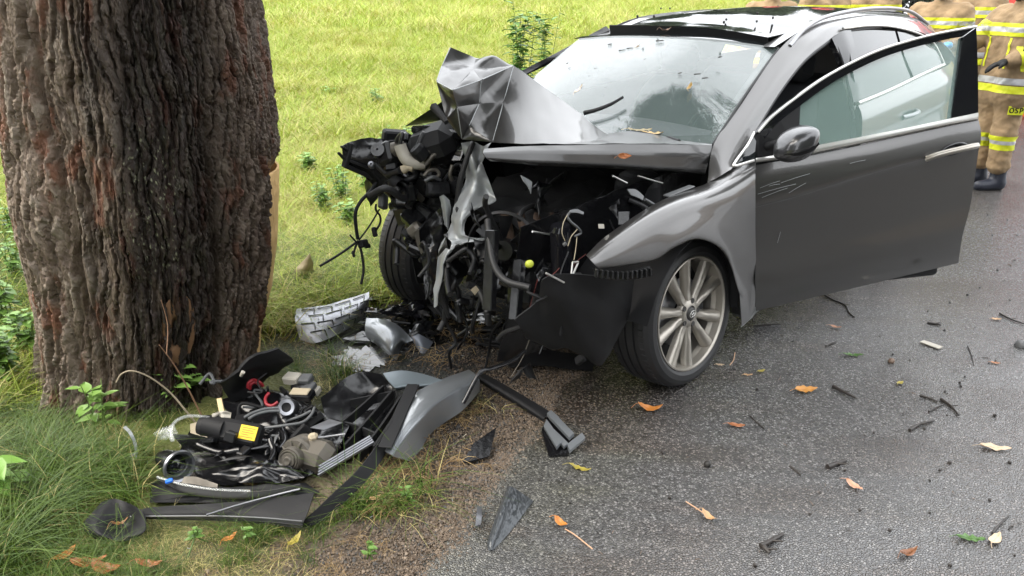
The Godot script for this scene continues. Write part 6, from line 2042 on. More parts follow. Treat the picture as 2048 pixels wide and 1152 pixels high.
	plate(st, [Vector3(0.113, 0.04, -2.485), Vector3(0.143, 0.045, -2.587), Vector3(0.23, 0.04, -2.429), Vector3(0.204, 0.03, -2.345), Vector3(0.136, 0.02, -2.34)], 0.03)
	obj("bracket_base", st, M.wetplastic, t)
	based(t, Vector3(0.184, 0, -2.393))
	# shards
	st = ms()
	plate(st, [Vector3(-0.061, 0.05, -2.487), Vector3(-0.083, 0.02, -2.34), Vector3(-0.135, 0.015, -2.316), Vector3(-0.182, 0.01, -2.311), Vector3(-0.146, 0.03, -2.407)], 0.004)
	lone("black_shard", st, M.wetplastic, "pointed flat black plastic shard lying on the brown grass", "shard")
	st = ms()
	sheet(st, [[Vector3(-0.012, 0.03, -2.143), Vector3(-0.027, 0.035, -2.074), Vector3(-0.045, 0.035, -1.996), Vector3(-0.06, 0.03, -1.929), Vector3(-0.073, 0.02, -1.871), Vector3(-0.069, 0.01, -1.847)], [Vector3(0, 0.045, -2.117), Vector3(-0.015, 0.05, -2.043), Vector3(-0.034, 0.05, -1.967), Vector3(-0.048, 0.04, -1.907), Vector3(-0.063, 0.028, -1.862), Vector3(-0.063, 0.014, -1.845)], [Vector3(0.012, 0.03, -2.124), Vector3(0, 0.032, -2.051), Vector3(-0.019, 0.03, -1.977), Vector3(-0.036, 0.025, -1.921), Vector3(-0.053, 0.018, -1.874), Vector3(-0.06, 0.012, -1.851)], [Vector3(0.071, 0.012, -2.085), Vector3(0.046, 0.012, -2.036), Vector3(0.016, 0.01, -1.978), Vector3(-0.01, 0.01, -1.929), Vector3(-0.034, 0.01, -1.888), Vector3(-0.055, 0.01, -1.86)]], 5, 4, 0.004, 0.0)
	lone("ribbed_shard", st, rib_mat(), "dark ridged wing shaped shard on the asphalt in the foreground", "shard")
	st = ms()
	sheet(st, [[Vector3(-0.116, 0.02, -2.041), Vector3(-0.115, 0.024, -1.985), Vector3(-0.117, 0.02, -1.939)], [Vector3(-0.099, 0.02, -2.033), Vector3(-0.097, 0.024, -1.98), Vector3(-0.1, 0.02, -1.948)]], 3, 2, 0.01)
	lone("chrome_clip", st, M.foil, "tiny bright chrome clip standing on the brown grit", "clip")
	# embossed silver heat shield
	t = thing("heat_shield", "silver embossed heat shield panel lying right of the trunk", "heat shield")
	st = ms()
	var hs := sheet(st, [[Vector3(-1.11, 0.09, -3.557), Vector3(-1.027, 0.1, -3.559), Vector3(-0.946, 0.11, -3.569), Vector3(-0.86, 0.12, -3.619), Vector3(-0.784, 0.13, -3.664), Vector3(-0.754, 0.14, -3.675)], [Vector3(-1.095, 0.08, -3.47), Vector3(-1.013, 0.09, -3.466), Vector3(-0.922, 0.1, -3.469), Vector3(-0.841, 0.11, -3.523), Vector3(-0.772, 0.12, -3.565), Vector3(-0.743, 0.12, -3.606)], [Vector3(-1.069, 0.05, -3.397), Vector3(-0.991, 0.06, -3.387), Vector3(-0.904, 0.07, -3.401), Vector3(-0.829, 0.08, -3.452), Vector3(-0.776, 0.08, -3.515), Vector3(-0.751, 0.07, -3.604)], [Vector3(-1.04, 0.02, -3.333), Vector3(-0.958, 0.02, -3.299), Vector3(-0.878, 0.03, -3.357), Vector3(-0.826, 0.03, -3.44), Vector3(-0.793, 0.03, -3.508), Vector3(-0.768, 0.03, -3.591)]], 6, 6, 0.003, 0.003)
	obj("shield", st, M.foil, t)
	var ne: int = hs.size() - 1
	var nw: int = hs[0].size() - 1
	for r in 4:
		for c in 4:
			var j := 2 + r * 4
			var i := 2 + c * 6 + (r % 2) * 3
			if i + 5 > nw or j + 3 > ne: continue
			st = ms()
			for s in [[hs[j][i], hs[j][i + 5]], [hs[j][i + 5], hs[j + 3][i + 5]]]:
				bar(st, s[0] + Vector3(0, .004, 0), s[1] + Vector3(0, .004, 0), 0.005, 0.004, 0.001)
			obj("embossed_bead", st, M.wetplastic, t)
	based(t, Vector3(-0.917, 0, -3.433))
	# curved grey body fragment
	st = ms()
	sheet(st, [[Vector3(-0.724, 0.1, -3.419), Vector3(-0.645, 0.11, -3.384), Vector3(-0.552, 0.1, -3.328), Vector3(-0.47, 0.07, -3.222)], [Vector3(-0.725, 0.07, -3.371), Vector3(-0.617, 0.12, -3.26), Vector3(-0.537, 0.11, -3.197), Vector3(-0.502, 0.06, -3.215)], [Vector3(-0.714, 0.03, -3.34), Vector3(-0.624, 0.07, -3.211), Vector3(-0.554, 0.07, -3.12), Vector3(-0.529, 0.03, -3.245)], [Vector3(-0.662, 0.01, -3.297), Vector3(-0.603, 0.015, -3.205), Vector3(-0.562, 0.01, -3.152), Vector3(-0.536, 0.005, -3.115)]], 6, 6, 0.003, 0.003)
	lone("body_fragment", st, M.silver, "curved pale grey body fragment lying by the puddle", "fragment")
	st = ms()
	sheet(st, [[Vector3(-0.511, 0.05, -3.391), Vector3(-0.444, 0.05, -3.326), Vector3(-0.383, 0.03, -3.289)], [Vector3(-0.495, 0.04, -3.336), Vector3(-0.44, 0.035, -3.278), Vector3(-0.394, 0.02, -3.254)], [Vector3(-0.479, 0.02, -3.299), Vector3(-0.445, 0.01, -3.231), Vector3(-0.425, 0.005, -3.183)]], 4, 4, 0.003)
	lone("slate_fragment", st, mat(0.1, 0.11, 0.13, 0.35, 0.4), "dark slate fragment touching the curved pale grey one", "fragment")
	# puddle
	st = ms()
	var pd := []
	for k in 60:
		var a := TAU * k / 60.0
		pd.append(Vector3(-0.69, 0.02, -3.137) + Vector3(cos(a) * 0.13, 0, sin(a) * 0.12) * (1.0 + 0.35 * noise.get_noise_2d(cos(a) * 1.5, sin(a) * 1.5) + 0.2 * noise.get_noise_2d(cos(a) * 5.0, sin(a) * 5.0)))
	plate(st, pd, 0.004)
	tag(obj("puddle", st, mat(0.02, 0.02, 0.018, 0.04, 0.0, 0.7)), "", "", "", "structure")
	st = ms()
	var op := []
	for k in 40:
		var a := TAU * k / 40.0
		op.append(Vector3(-0.423, 0.012, -3.529) + Vector3(cos(a) * 0.42, 0, sin(a) * 0.36) * (0.85 + 0.45 * noise.get_noise_1d(k * 0.8 + 3.0)))
	var og := []
	for j in 14:
		var l := []
		for p in op + [op[0]]:
			var q: Vector3 = op[0] * 0.0 + Vector3(-0.423, 0.012, -3.529)
			q = q.lerp(p, (j + 0.02) / 13.0)
			q.y += 0.014 * noise.get_noise_2d(q.x * 22.0, q.z * 22.0) + 0.006 * noise.get_noise_2d(q.x * 60.0, q.z * 60.0)
			l.append(q)
		og.append(l)
	sheet(st, og, 2, 1, 0.0, 0.0, false)
	tag(obj("oil_pool", st, mat(0.008, 0.008, 0.008, 0.16, 0.0, 0.6)), "", "", "", "structure")
	# cream torn cloth by the trunk
	st = ms()
	sheet(st, [[Vector3(-1.319, 0.03, -4.014), Vector3(-1.266, 0.1, -4.007), Vector3(-1.199, 0.18, -3.978), Vector3(-1.119, 0.26, -3.935)], [Vector3(-1.307, 0.02, -4), Vector3(-1.229, 0.08, -3.988), Vector3(-1.166, 0.14, -3.965), Vector3(-1.12, 0.2, -3.972)], [Vector3(-1.273, 0.01, -3.994), Vector3(-1.217, 0.04, -4.012), Vector3(-1.167, 0.07, -4.03), Vector3(-1.131, 0.1, -4.048)]], 5, 5, 0.004, 0.02)
	lone("cream_cloth", st, M.cream, "torn cream cloth-like piece lying in the grass right of the trunk", "torn piece")
	st = ms()
	crumple(st, [Vector3(-1.041, 0.03, -3.81), Vector3(-1.029, 0.07, -3.859), Vector3(-0.995, 0.1, -3.865), Vector3(-0.918, 0.09, -3.838), Vector3(-0.833, 0.06, -3.839), Vector3(-0.896, 0.03, -3.839), Vector3(-1.008, 0.02, -3.792)], 6, 0.02)
	lone("bark_slab", st, mat(0.62, 0.4, 0.2, 0.7), "orange tan slab of torn bark behind the heat shield", "bark")
	st = ms()
	crumple(st, [Vector3(-0.893, 0.03, -4.054), Vector3(-0.876, 0.04, -4.093), Vector3(-0.841, 0.04, -4.06), Vector3(-0.843, 0.03, -4.006)], 4, 0.01)
	lone("red_lens_bit", st, mat(0.6, 0.12, 0.04, 0.4), "small red orange plastic bit just behind the heat shield", "plastic bit")
	# glossy black splinters heaped under the engine
	for k in 26:
		st = ms()
		var c: Vector3 = Vector3(-0.63, 0.04, -3.73).lerp(Vector3(-0.369, 0.02, -3.512), rng.randf()) + Vector3(rng.randf_range(-.22, .22), rng.randf_range(0, .05), rng.randf_range(-.16, .16))
		var L := rng.randf_range(.03, .11)
		var a := rng.randf() * TAU
		var d := Vector3(cos(a), rng.randf_range(-.1, .5), sin(a)) * L
		var s := Vector3(-sin(a), rng.randf_range(-.3, .3), cos(a)) * L * rng.randf_range(.2, .5)
		crumple(st, [c - d, c - s, c + d, c + s * 1.2], 2, L * 0.3)
		lone("plastic_splinter", st, [M.wetplastic, M.gloss, M.wetplastic, M.matt][k % 4], "glossy black splinter in the oily heap beneath the engine", "splinter", "black splinters under the engine")
	for k in 10:
		st = ms()
		var p := [Vector3(-0.528, 0.03, -3.552).lerp(Vector3(-0.058, 0.03, -3.311), rng.randf()) + Vector3(0, 0, rng.randf_range(-.15, .15))]
		for j in 4:
			var q: Vector3 = p[-1] + Vector3(rng.randfn() * .05, rng.randfn() * .015, rng.randfn() * .04)
			q.y = clampf(q.y, .012, .12)
			p.append(q)
		tube(st, p, rng.randf_range(.003, .01), 6, 5)
		lone("loose_cable", st, [M.rubber, M.matt, M.plastic][k % 3], "loose black cable end on the oily soil beneath the engine", "cable", "loose cables under the engine")
	st = ms()
	sheet(st, [[Vector3(-0.056, 0.03, -3.128), Vector3(0.084, 0.05, -3.16), Vector3(0.224, 0.05, -3.145), Vector3(0.382, 0.04, -3.097)], [Vector3(-0.009, 0.015, -3.051), Vector3(0.127, 0.03, -3.047), Vector3(0.239, 0.03, -3.022), Vector3(0.364, 0.015, -3.017)]], 5, 4, 0.005, 0.006)
	lone("plastic_sheet", st, M.matt, "flat black plastic sheet lying under the splash guard ahead of the wheel", "panel")
	st = ms()
	tube(st, [Vector3(-0.041, 0.3, -2.941), Vector3(-0.087, 0.2, -3.03), Vector3(-0.104, 0.1, -3.058), Vector3(-0.118, 0.03, -3.047), Vector3(-0.139, 0.012, -2.994)], 0.006, 7, 6)
	lone("hanging_wire", st, M.matt, "single black wire hanging down from the engine to the soil", "wire")
	# white scrap on the road
	st = ms()
	plate(st, [Vector3(1.99, 0.022, -3.311), Vector3(2.019, 0.022, -3.328), Vector3(2.073, 0.022, -3.256), Vector3(2.042, 0.022, -3.234)], 0.004)
	lone("white_scrap", st, M.white, "small white plastic scrap lying on the wet road", "scrap")

func rib_mat() -> StandardMaterial3D:
	var m := mat(0.05, 0.055, 0.06, 0.3, 0.3)
	m.normal_enabled = true
	m.normal_texture = noise_tex(0.02, FastNoiseLite.TYPE_SIMPLEX, true, 8.0, 256, 41)
	m.uv1_triplanar = true
	m.uv1_world_triplanar = true
	m.uv1_scale = Vector3(14, 14, 3)
	return m

func pix(x: float, y: float, h: float) -> Vector3:   # a point at height h, given by its bearing from the photographer
	var t := deg_to_rad(21.4)
	var f := Vector3(0, -sin(t), -cos(t))
	var u := Vector3(0, cos(t), -sin(t))
	var d := f + Vector3(1, 0, 0) * ((x - 1024.0) / 1500.0) - u * ((y - 576.0) / 1500.0)
	return Vector3(0, 1.6, 0) + d * ((h - 1.6) / d.y)

# ---------------------------------------------------------------- leaves, twigs, cones
func leaf_mesh(L: float, W: float, curl: float, seed_: int, lobed := false) -> SurfaceTool:
	var st := ms()
	var rows := []
	for j in 5:
		var r := []
		for i in 9:
			var t := i / 8.0
			var w := W * pow(sin(PI * clampf(pow(t, 0.8) * 0.97 + 0.015, 0, 1)), 0.8)
			if lobed: w *= 0.72 + 0.3 * sin(t * 22.0)
			var s := (j - 2) / 2.0
			r.append(Vector3((t - 0.5) * L, curl * (t - 0.5) * (t - 0.5) * L * 2.2 + absf(s) * w * 0.35 * (0.4 + curl) + 0.08 * L * noise.get_noise_2d(i * 0.6 + seed_ * 7.0, s * 1.3), s * w))
		rows.append(r)
	sheet(st, rows, 2, 2, 0.0006)
	tube(st, [Vector3(-L * 0.78, 0.004, 0.01), Vector3(-L * 0.5, curl * 0.5 * L, 0), Vector3(0, 0.0015, 0), Vector3(L * 0.45, curl * 0.4 * L, 0)], 0.0009, 5, 3)
	return st

func put_leaf(p: Vector3, deg: float, L: float, c: Color, label: String, group := "", curl := 0.5, lobed := false, tilt := Basis()) -> void:
	L *= 0.82
	c = c * Color(0.75, 0.68, 0.66)
	var st := leaf_mesh(L, L * (0.22 + 0.08 * noise.get_noise_2d(p.x * 31.0, p.z * 17.0)), curl * 0.55, int(p.x * 100.0), lobed)
	var m := mat(c.r, c.g, c.b, 0.4)
	m.backlight_enabled = true
	m.backlight = c * 0.5
	var o := lone("leaf", st, m, label, "leaf", group)
	o.transform = Transform3D(tilt * Basis(Vector3.UP, deg_to_rad(deg)), p + Vector3(0, 0.006, 0))

func put_twig(pts: Array, r: float, label: String, group := "") -> void:
	var st := ms()
	tube(st, pts, r, 7, 4, r * 0.55)
	var q: Vector3 = pts[pts.size() / 2]
	tube(st, [q, q + Vector3(r * 3.0, r * 1.6, r * 2.0)], r * 0.5, 5, 1, r * 0.2)
	lone("twig", st, M.twig, label, "twig", group)

func litter() -> void:
	fine_litter()
	M.twig = mat(0.025, 0.02, 0.017, 0.5)
	var orange := Color(0.62, 0.26, 0.05)
	var tan_ := Color(0.62, 0.42, 0.22)
	var pale := Color(0.72, 0.6, 0.42)
	var brown := Color(0.22, 0.09, 0.03)
	var green := Color(0.08, 0.2, 0.04)
	var yel := Color(0.4, 0.36, 0.06)
	put_leaf(Vector3(0.565, 0.012, -2.677), -10, .12, orange, "bright orange curled leaf nearest the car's front wheel", "", 0.9)
	put_leaf(Vector3(1.263, 0.012, -2.839), 5, .12, Color(.66,.34,.08), "orange pointed leaf flat on the road below the open door", "", 0.25)
	put_leaf(Vector3(1.607, 0.012, -3.174), -8, .11, green, "green lobed leaf on the wet road", "", 0.3, true)
	put_leaf(Vector3(1.811, 0.012, -2.398), -12, .13, pale, "pale cream leaf with a dark spot at the right edge", "", 0.2)
	put_leaf(Vector3(1.182, 0.012, -2.162), -60, .08, Color(.7,.42,.28), "pinkish tan leaf alone on the bright asphalt", "", 0.5)
	put_leaf(Vector3(0.64, 0.012, -1.995), -55, .075, tan_, "tan curled leaf with a long pale stalk in the foreground", "", 1.0)
	put_leaf(Vector3(0.157, 0.012, -1.965), -50, .07, orange, "small orange leaf with a long red stalk in the foreground", "", 0.9)
	put_leaf(Vector3(0.244, 0.012, -2.265), -25, .10, yel, "yellow green leaf below the slotted bracket", "", 0.5, true)
	put_leaf(Vector3(0.884, 0.012, -2.555), -15, .08, Color(.42,.17,.06), "rust coloured leaf fragment on dark asphalt below the wheel", "", 0.3)
	put_leaf(Vector3(1.203, 0.012, -1.827), 20, .08, brown, "dark brown rotten leaf near the bottom edge of the road", "", 0.9)
	put_leaf(Vector3(1.431, 0.012, -1.894), -12, .10, green, "green and pale leaf pair at the road's lower right", "", 0.3, true)
	put_leaf(Vector3(1.506, 0.012, -1.89), 40, .09, pale, "pale ribbed leaf right beside the green leaf", "", 0.4)
	put_leaf(Vector3(1.65, 0.012, -3.492), -30, .07, Color(.7,.4,.25), "faint salmon leaf under the door's lower edge", "", 0.4)
	put_leaf(Vector3(0.033, 0.03, -3.138), 10, .07, orange, "orange leaf under the engine beside the black panel", "", 0.4)
	put_leaf(Vector3(1.054, 0.012, -2.975), 0, .05, tan_, "little tan leaf just behind the front tyre", "", 0.3)
	put_leaf(Vector3(1.124, 0.012, -3.013), 20, .05, yel, "little yellow leaf just behind the front tyre", "", 0.3)
	put_leaf(Vector3(0.954, 0.012, -3.072), -8, .045, pale, "small white leaf beside the tyre's lower edge", "", 0.3)
	put_leaf(Vector3(2.533, 0.012, -3.593), -8, .06, tan_, "thin tan leaf far right behind the twig", "", 0.2)
	put_leaf(Vector3(2.227, 0.012, -3.092), -20, .05, Color(.5,.25,.12), "narrow rusty leaf right of the white scrap", "", 0.2)
	put_leaf(Vector3(1.697, 0.012, -2.901), 30, .05, yel, "small yellow leaf scrap in the middle of the road", "", 0.3)
	put_leaf(Vector3(-1.226, 0.05, -1.918), 30, .06, Color(.3,.15,.05), "crumpled brown leaf lying in the black mud flap", "", 1.2, true)
	for k in [[180,1130,12,.12,Color(.42,.17,.05)], [215,1142,-8,.11,Color(.36,.14,.04)], [300,1132,-5,.1,Color(.45,.16,.06)], [130,1115,60,.09,orange], [20,962,-20,.11,Color(.6,.25,.08)], [45,985,10,.1,tan_], [750,1000,30,.05,tan_], [460,1080,50,.06,orange], [590,1085,70,.08,yel], [95,1010,40,.08,tan_], [225,880,80,.07,tan_]]:
		put_leaf(pix(k[0], k[1], 0.035), k[2], k[3], k[4], "dead orange leaf lying in the verge grass at lower left", "dead leaves in the verge grass", 0.7)
	for k in [[700,560,20,.09], [640,560,-20,.08], [690,545,50,.09], [745,520,10,.08], [800,520,30,.08], [775,545,-30,.07], [880,500,0,.07]]:
		put_leaf(pix(k[0], k[1], 0.03), k[2], k[3], Color(.55,.22,.06), "rust brown dead leaf in the grass under the dangling cables", "dead leaves under the cables", 0.7)
	for s in [[Vector3(0.583, 0.016, -2.08), Vector3(0.613, 0.016, -2.041), Vector3(0.633, 0.018, -2.008)], [Vector3(0.169, 0.016, -1.941), Vector3(0.198, 0.016, -1.913), Vector3(0.247, 0.016, -1.849)], [Vector3(1.06, 0.014, -3.207), Vector3(1.031, 0.014, -3.128), Vector3(1.001, 0.014, -3.078)]]:
		var st := ms()
		tube(st, s, 0.0022, 5, 5)
		lone("leaf_stalk", st, mat(0.5, 0.3, 0.18, 0.6), "thin bare leaf stalk lying on the asphalt", "stalk", "leaf stalks on the road")
	# on the car
	var glass := Basis.from_euler(Vector3(0.25, 0, 0.55))
	put_leaf(to_world(Vector3(-0.986, 1.155, -0.25) + Vector3(0, 0, 0)).lerp(to_world(ws(1380,178)), 1.0), 60, .07, Color(.5,.33,.06), "golden leaf with a stalk stuck on the windscreen's driver side", "", 0.5, false, glass)
	put_leaf(to_world(ws(1158,183)), 40, .08, Color(.55,.35,.12), "tan leaf stuck low on the windscreen's far side", "", 0.4, false, glass)
	put_leaf(to_world(ws(1275,97)), 5, .04, Color(.3,.2,.06), "small brown leaf at the windscreen's top edge", "", 0.3, false, glass)
	put_leaf(to_world(Vector3(-1.213, 1.41, 0.061)), 10, .08, Color(.4,.28,.2), "curled grey brown leaf in the sunroof gap", "", 1.0)
	put_leaf(to_world(Vector3(0.185, 1.044, -0.675)) + Vector3(0, 0.0, 0.01), 0, .06, Color(.45,.17,.05), "rust coloured leaf on the bonnet's grey left edge", "", 0.4, false, Basis.from_euler(Vector3(1.2, 0, 0)))
	put_leaf(to_world(Vector3(-0.449, 1.015, -0.321)), -12, .13, Color(.75,.6,.3), "straw coloured leaf bundle lying on the wiper", "", 0.3)
	put_leaf(to_world(Vector3(-0.422, 1.015, -0.406)), -10, .11, Color(.7,.52,.2), "second straw leaf on the wiper, nearer the pillar", "", 0.3)
	for q in [[1185,155], [1195,140], [1260,100], [1320,85], [1440,118], [1395,152], [1206,196], [1212,178], [1245,104], [1290,122], [1360,150], [1410,160], [1135,130], [1220,92]]:
		var st := ms()
		var p := to_world(ws(q[0], q[1]))
		var l := 0.006 + 0.012 * absf(noise.get_noise_1d(q[0] * 3.7)) * 2.0
		tube(st, [p + Vector3(-l, 0.004, 0), p + Vector3(l * 0.8, 0.008, l * 0.6)], 0.003, 5, 1)
		lone("bark_crumb", st, M.twig, "dark crumb of bark on the windscreen glass", "bark crumb", "bark crumbs on the windscreen")
	for q in [[1322,17,1.5], [1340,17,1.5], [1275,33,1.49], [1308,33,1.49], [1453,26,1.5], [1448,45,1.47], [1546,36,1.48], [1515,27,1.5], [1568,14,1.52], [1556,13,1.52]]:
		var st := ms()
		var p := to_world(cw_(q[0], q[1], q[2]))
		lathe(st, [Vector2(.001, .009), Vector2(.005, .007), Vector2(.0065, .001), Vector2(.004, -.005)], 8, at(p, 20, 0, 15))
		lone("roof_cone", st, M.twig, "dark little cone or bark lump on the car roof", "cone", "lumps on the car roof")
	# twigs on the road
	put_twig([Vector3(1.754, 0.02, -3.969), Vector3(1.778, 0.018, -3.869), Vector3(1.82, 0.018, -3.782), Vector3(1.801, 0.016, -3.683), Vector3(1.804, 0.016, -3.623)], .006, "long forked dark twig just beyond the door's lower edge")
	put_twig([Vector3(2.596, 0.018, -3.665), Vector3(2.609, 0.018, -3.592), Vector3(2.642, 0.018, -3.529)], .006, "long dark twig leaving the picture at the right edge")
	put_twig([Vector3(1.392, 0.018, -2.872), Vector3(1.418, 0.018, -2.82), Vector3(1.447, 0.018, -2.769)], .008, "thick brown twig right of the orange pointed leaf")
	put_twig([Vector3(1.8, 0.018, -2.76), Vector3(1.811, 0.018, -2.703), Vector3(1.804, 0.018, -2.632)], .007, "crooked black twig crossing a thinner one at the right")
	put_twig([Vector3(1.697, 0.018, -2.659), Vector3(1.743, 0.018, -2.691), Vector3(1.791, 0.018, -2.719)], .004, "thin straight twig touching the crooked black one")
	put_twig([Vector3(1.551, 0.018, -2.52), Vector3(1.61, 0.02, -2.56), Vector3(1.682, 0.018, -2.59)], .007, "bent black twig below the crooked one")
	put_twig([Vector3(1.132, 0.02, -2.271), Vector3(1.17, 0.02, -2.29), Vector3(1.217, 0.02, -2.315)], .011, "short thick black stick with pale end above the pinkish leaf")
	put_twig([Vector3(0.766, 0.02, -1.858), Vector3(0.803, 0.022, -1.878), Vector3(0.852, 0.02, -1.913)], .010, "black angular stick in the lower middle of the road")
	put_twig([Vector3(0.771, 0.02, -1.867), Vector3(0.777, 0.02, -1.844), Vector3(0.784, 0.018, -1.829)], .009, "stubby black stick end touching the angular stick")
	put_twig([Vector3(1.002, 0.016, -2.283), Vector3(1.013, 0.016, -2.253), Vector3(1.022, 0.016, -2.229)], .005, "small crooked twig left of the thick black stick")
	put_twig([Vector3(1.518, 0.016, -3.273), Vector3(1.546, 0.016, -3.296), Vector3(1.589, 0.016, -3.324)], .005, "little dark twig left of the green lobed leaf")
	put_twig([Vector3(2.15, 0.018, -3.548), Vector3(2.177, 0.018, -3.535), Vector3(2.203, 0.018, -3.516)], .008, "stout dark twig on the pale road below the door's rear edge")
	put_twig([Vector3(1.242, 0.014, -3.513), Vector3(1.302, 0.014, -3.525), Vector3(1.389, 0.014, -3.538)], .005, "straight black stick in the shade behind the front tyre")
	put_twig([Vector3(1.517, 0.016, -1.922), Vector3(1.567, 0.016, -1.965), Vector3(1.62, 0.016, -2.005)], .004, "thin forked twig at the lower right corner")
	put_twig([Vector3(0.961, 0.014, -2.631), Vector3(0.975, 0.014, -2.578), Vector3(0.991, 0.014, -2.533)], .004, "thin bent twig below the rust coloured leaf")
	put_twig([Vector3(1.731, 0.016, -2.797), Vector3(1.756, 0.016, -2.772), Vector3(1.777, 0.016, -2.743)], .006, "flat grey twig left of the crooked black one")
	put_twig([Vector3(2.204, 0.016, -3.273), Vector3(2.162, 0.016, -3.166), Vector3(2.119, 0.016, -3.074)], .003, "hair thin twig near the white scrap")
	# cones, acorns and clods
	for k in [[1783,722,.016,Color(.16,.11,.08),"pale brown acorn lying between the green leaf and road middle"], [1415,928,.014,Color(.02,.018,.016),"round black clod left of the thick stick"], [2042,690,.03,Color(.12,.12,.12),"dark grey stone cut by the right picture edge"]]:
		var st := ms()
		smooth_lathe(st, [Vector2(.0005, k[2] * .8), Vector2(k[2] * .7, k[2] * .6), Vector2(k[2], 0), Vector2(k[2] * .75, -k[2] * .5), Vector2(.0005, -k[2] * .6)], 10, at(pix(k[0], k[1], 0.02), 25, 0, 40))
		lone("clod", st, mat(k[3].r, k[3].g, k[3].b, 0.6), k[4], "stone" if k[2] > .02 else "clod")
	var rng := RandomNumberGenerator.new()
	rng.seed = 404
	var protos := []
	for v in 4:
		var st := ms()
		var pr := [Vector2(.0005, .008)]
		for j in 4: pr.append(Vector2(rng.randf_range(.006, .011), .005 - .0035 * j))
		pr.append(Vector2(.0005, -.008))
		smooth_lathe(st, pr, 7, at(Vector3.ZERO, rng.randf() * 60, 0, rng.randf() * 60))
		st.generate_normals()
		protos.append(st.commit())
	for k in [[1930,753], [1920,765], [1922,772], [1895,787], [1890,783], [1894,830], [1849,857], [1786,708], [1820,720], [1978,726], [1991,722], [1715,665], [1760,672], [1700,560], [1856,622], [1900,605], [1935,590], [1960,575], [2010,560], [1890,660], [1950,655], [1980,610], [2020,600], [1995,540], [1970,520], [2030,520], [1940,480], [1985,470], [2015,440], [1975,430], [2035,470], [1748,865], [1990,830], [1730,870], [1510,1130], [1620,1028], [1860,960], [1900,925], [2020,925], [1880,940], [1690,940], [1548,700], [1586,682], [1495,668], [1462,762], [1455,768], [1515,778], [1410,790], [1470,775], [1640,985], [1325,905], [1300,950], [1140,1005], [1170,1010], [1120,990], [1080,960], [1340,995], [1720,1020], [1860,1025], [1980,1000], [2030,1110], [1780,1060], [1900,1130]]:
		var mi := MeshInstance3D.new()
		mi.mesh = protos[rng.randi() % 4]
		mi.material_override = M.twig
		place("debris_lump", mi)
		mi.transform = Transform3D(Basis.from_euler(Vector3(rng.randf() * 3, rng.randf() * 6, 0)).scaled(Vector3.ONE * rng.randf_range(0.35, 0.75)), pix(k[0], k[1], 0.015))
		tag(mi, "small dark cone scale or soil crumb scattered on the wet road", "crumb", "dark crumbs on the road")

func fine_litter() -> void:
	var rng := RandomNumberGenerator.new()
	rng.seed = 611
	var st := ms()
	st.set_smooth_group(-1)
	tube(st, [Vector3(-1, 0, 0), Vector3(0.1, 0.12, 0.25), Vector3(1, 0, 0.1)], 0.16, 5, 2, 0.08)
	st.generate_normals()
	var bit := st.commit()
	var xf := []
	for i in 2600:
		var z := -1.3 - 9.0 * pow(rng.randf(), 1.6)
		var u := rng.randf_range(0.0, 4.5)
		var x := edge_x(z) + u
		if noise.get_noise_2d(x * 1.3, z * 1.3) + rng.randf_range(-.5, .5) < -0.1: continue
		if in_car(Vector3(x, 0, z)): continue
		var s := rng.randf_range(.002, .007) * (2.2 if rng.randf() < .12 else 1.0)
		var c := Color(.025, .02, .016).lerp(Color(.16, .09, .045), pow(rng.randf(), 3))
		xf.append([Transform3D(Basis.from_euler(Vector3(rng.randf_range(-.3, .3), rng.randf() * TAU, rng.randf_range(-.3, .3))).scaled(Vector3(s, s * rng.randf_range(.4, 1.4), s * rng.randf_range(.6, 2.0))), Vector3(x, .016, z)), c])
	for i in 1500:   # splinters of glass, paint and plastic round the wrecked nose and the heap
		var c: Vector3 = [Vector3(-0.426, 0, -3.556), Vector3(-0.15, 0, -3.156), Vector3(-0.049, 0, -2.662), Vector3(-0.874, 0, -2.409)][i % 4]
		var p := Vector3(c.x + rng.randfn() * .28, 0, c.z + rng.randfn() * .22)
		if in_trunk(p): continue
		p.y = ground_y(p.x, p.z) + .004
		var s := rng.randf_range(.002, .008)
		var k := rng.randf()
		var col := Color(.01, .01, .011) if k < .5 else (Color(.3, .31, .32) if k < .62 else (Color(.2, .12, .05) if k < .85 else Color(.45, .4, .3)))
		xf.append([Transform3D(Basis.from_euler(Vector3(rng.randf() * 2, rng.randf() * TAU, rng.randf() * 2)).scaled(Vector3(s, s * .5, s * rng.randf_range(1.0, 3.5))), p), col])
	var m := mat(1, 1, 1, .4)
	m.vertex_color_use_as_albedo = true
	tag(multi("fine_litter", bit, m, xf), "fine crumbs, needles, bark bits and splinters strewn over asphalt and verge", "litter", "", "stuff")

func to_world(l: Vector3) -> Vector3:
	return Vector3(0.042, 0, -3.33) + Vector3(-0.6807, 0, 0.7325) * l.x + Vector3(0, l.y, 0) + Vector3(-0.7325, 0, -0.6807) * l.z

func ray_car(x: float, y: float) -> Array:
	var a := pix(x, y, 1.0)
	var o := Vector3(0, 1.6, 0)
	var d := (a - o).normalized()
	return [to_car(o), to_car(o + d) - to_car(o)]

func cw_(x: float, y: float, w: float) -> Vector3:
	var r := ray_car(x, y)
	return r[0] + r[1] * ((w - r[0].y) / r[1].y)

func ws(x: float, y: float) -> Vector3:   # a point on the windscreen's outer face, in car axes
	var r := ray_car(x, y)
	var a := Vector3(-1.075, 1.394, 0)
	var n := Vector3(0.405, 0.76, 0).cross(Vector3(0, 0, 1))
	n = Vector3(0.41, 0.76, 0).normalized()
	var t: float = (a - r[0]).dot(n) / r[1].dot(n)
	return r[0] + r[1] * t + n * 0.004

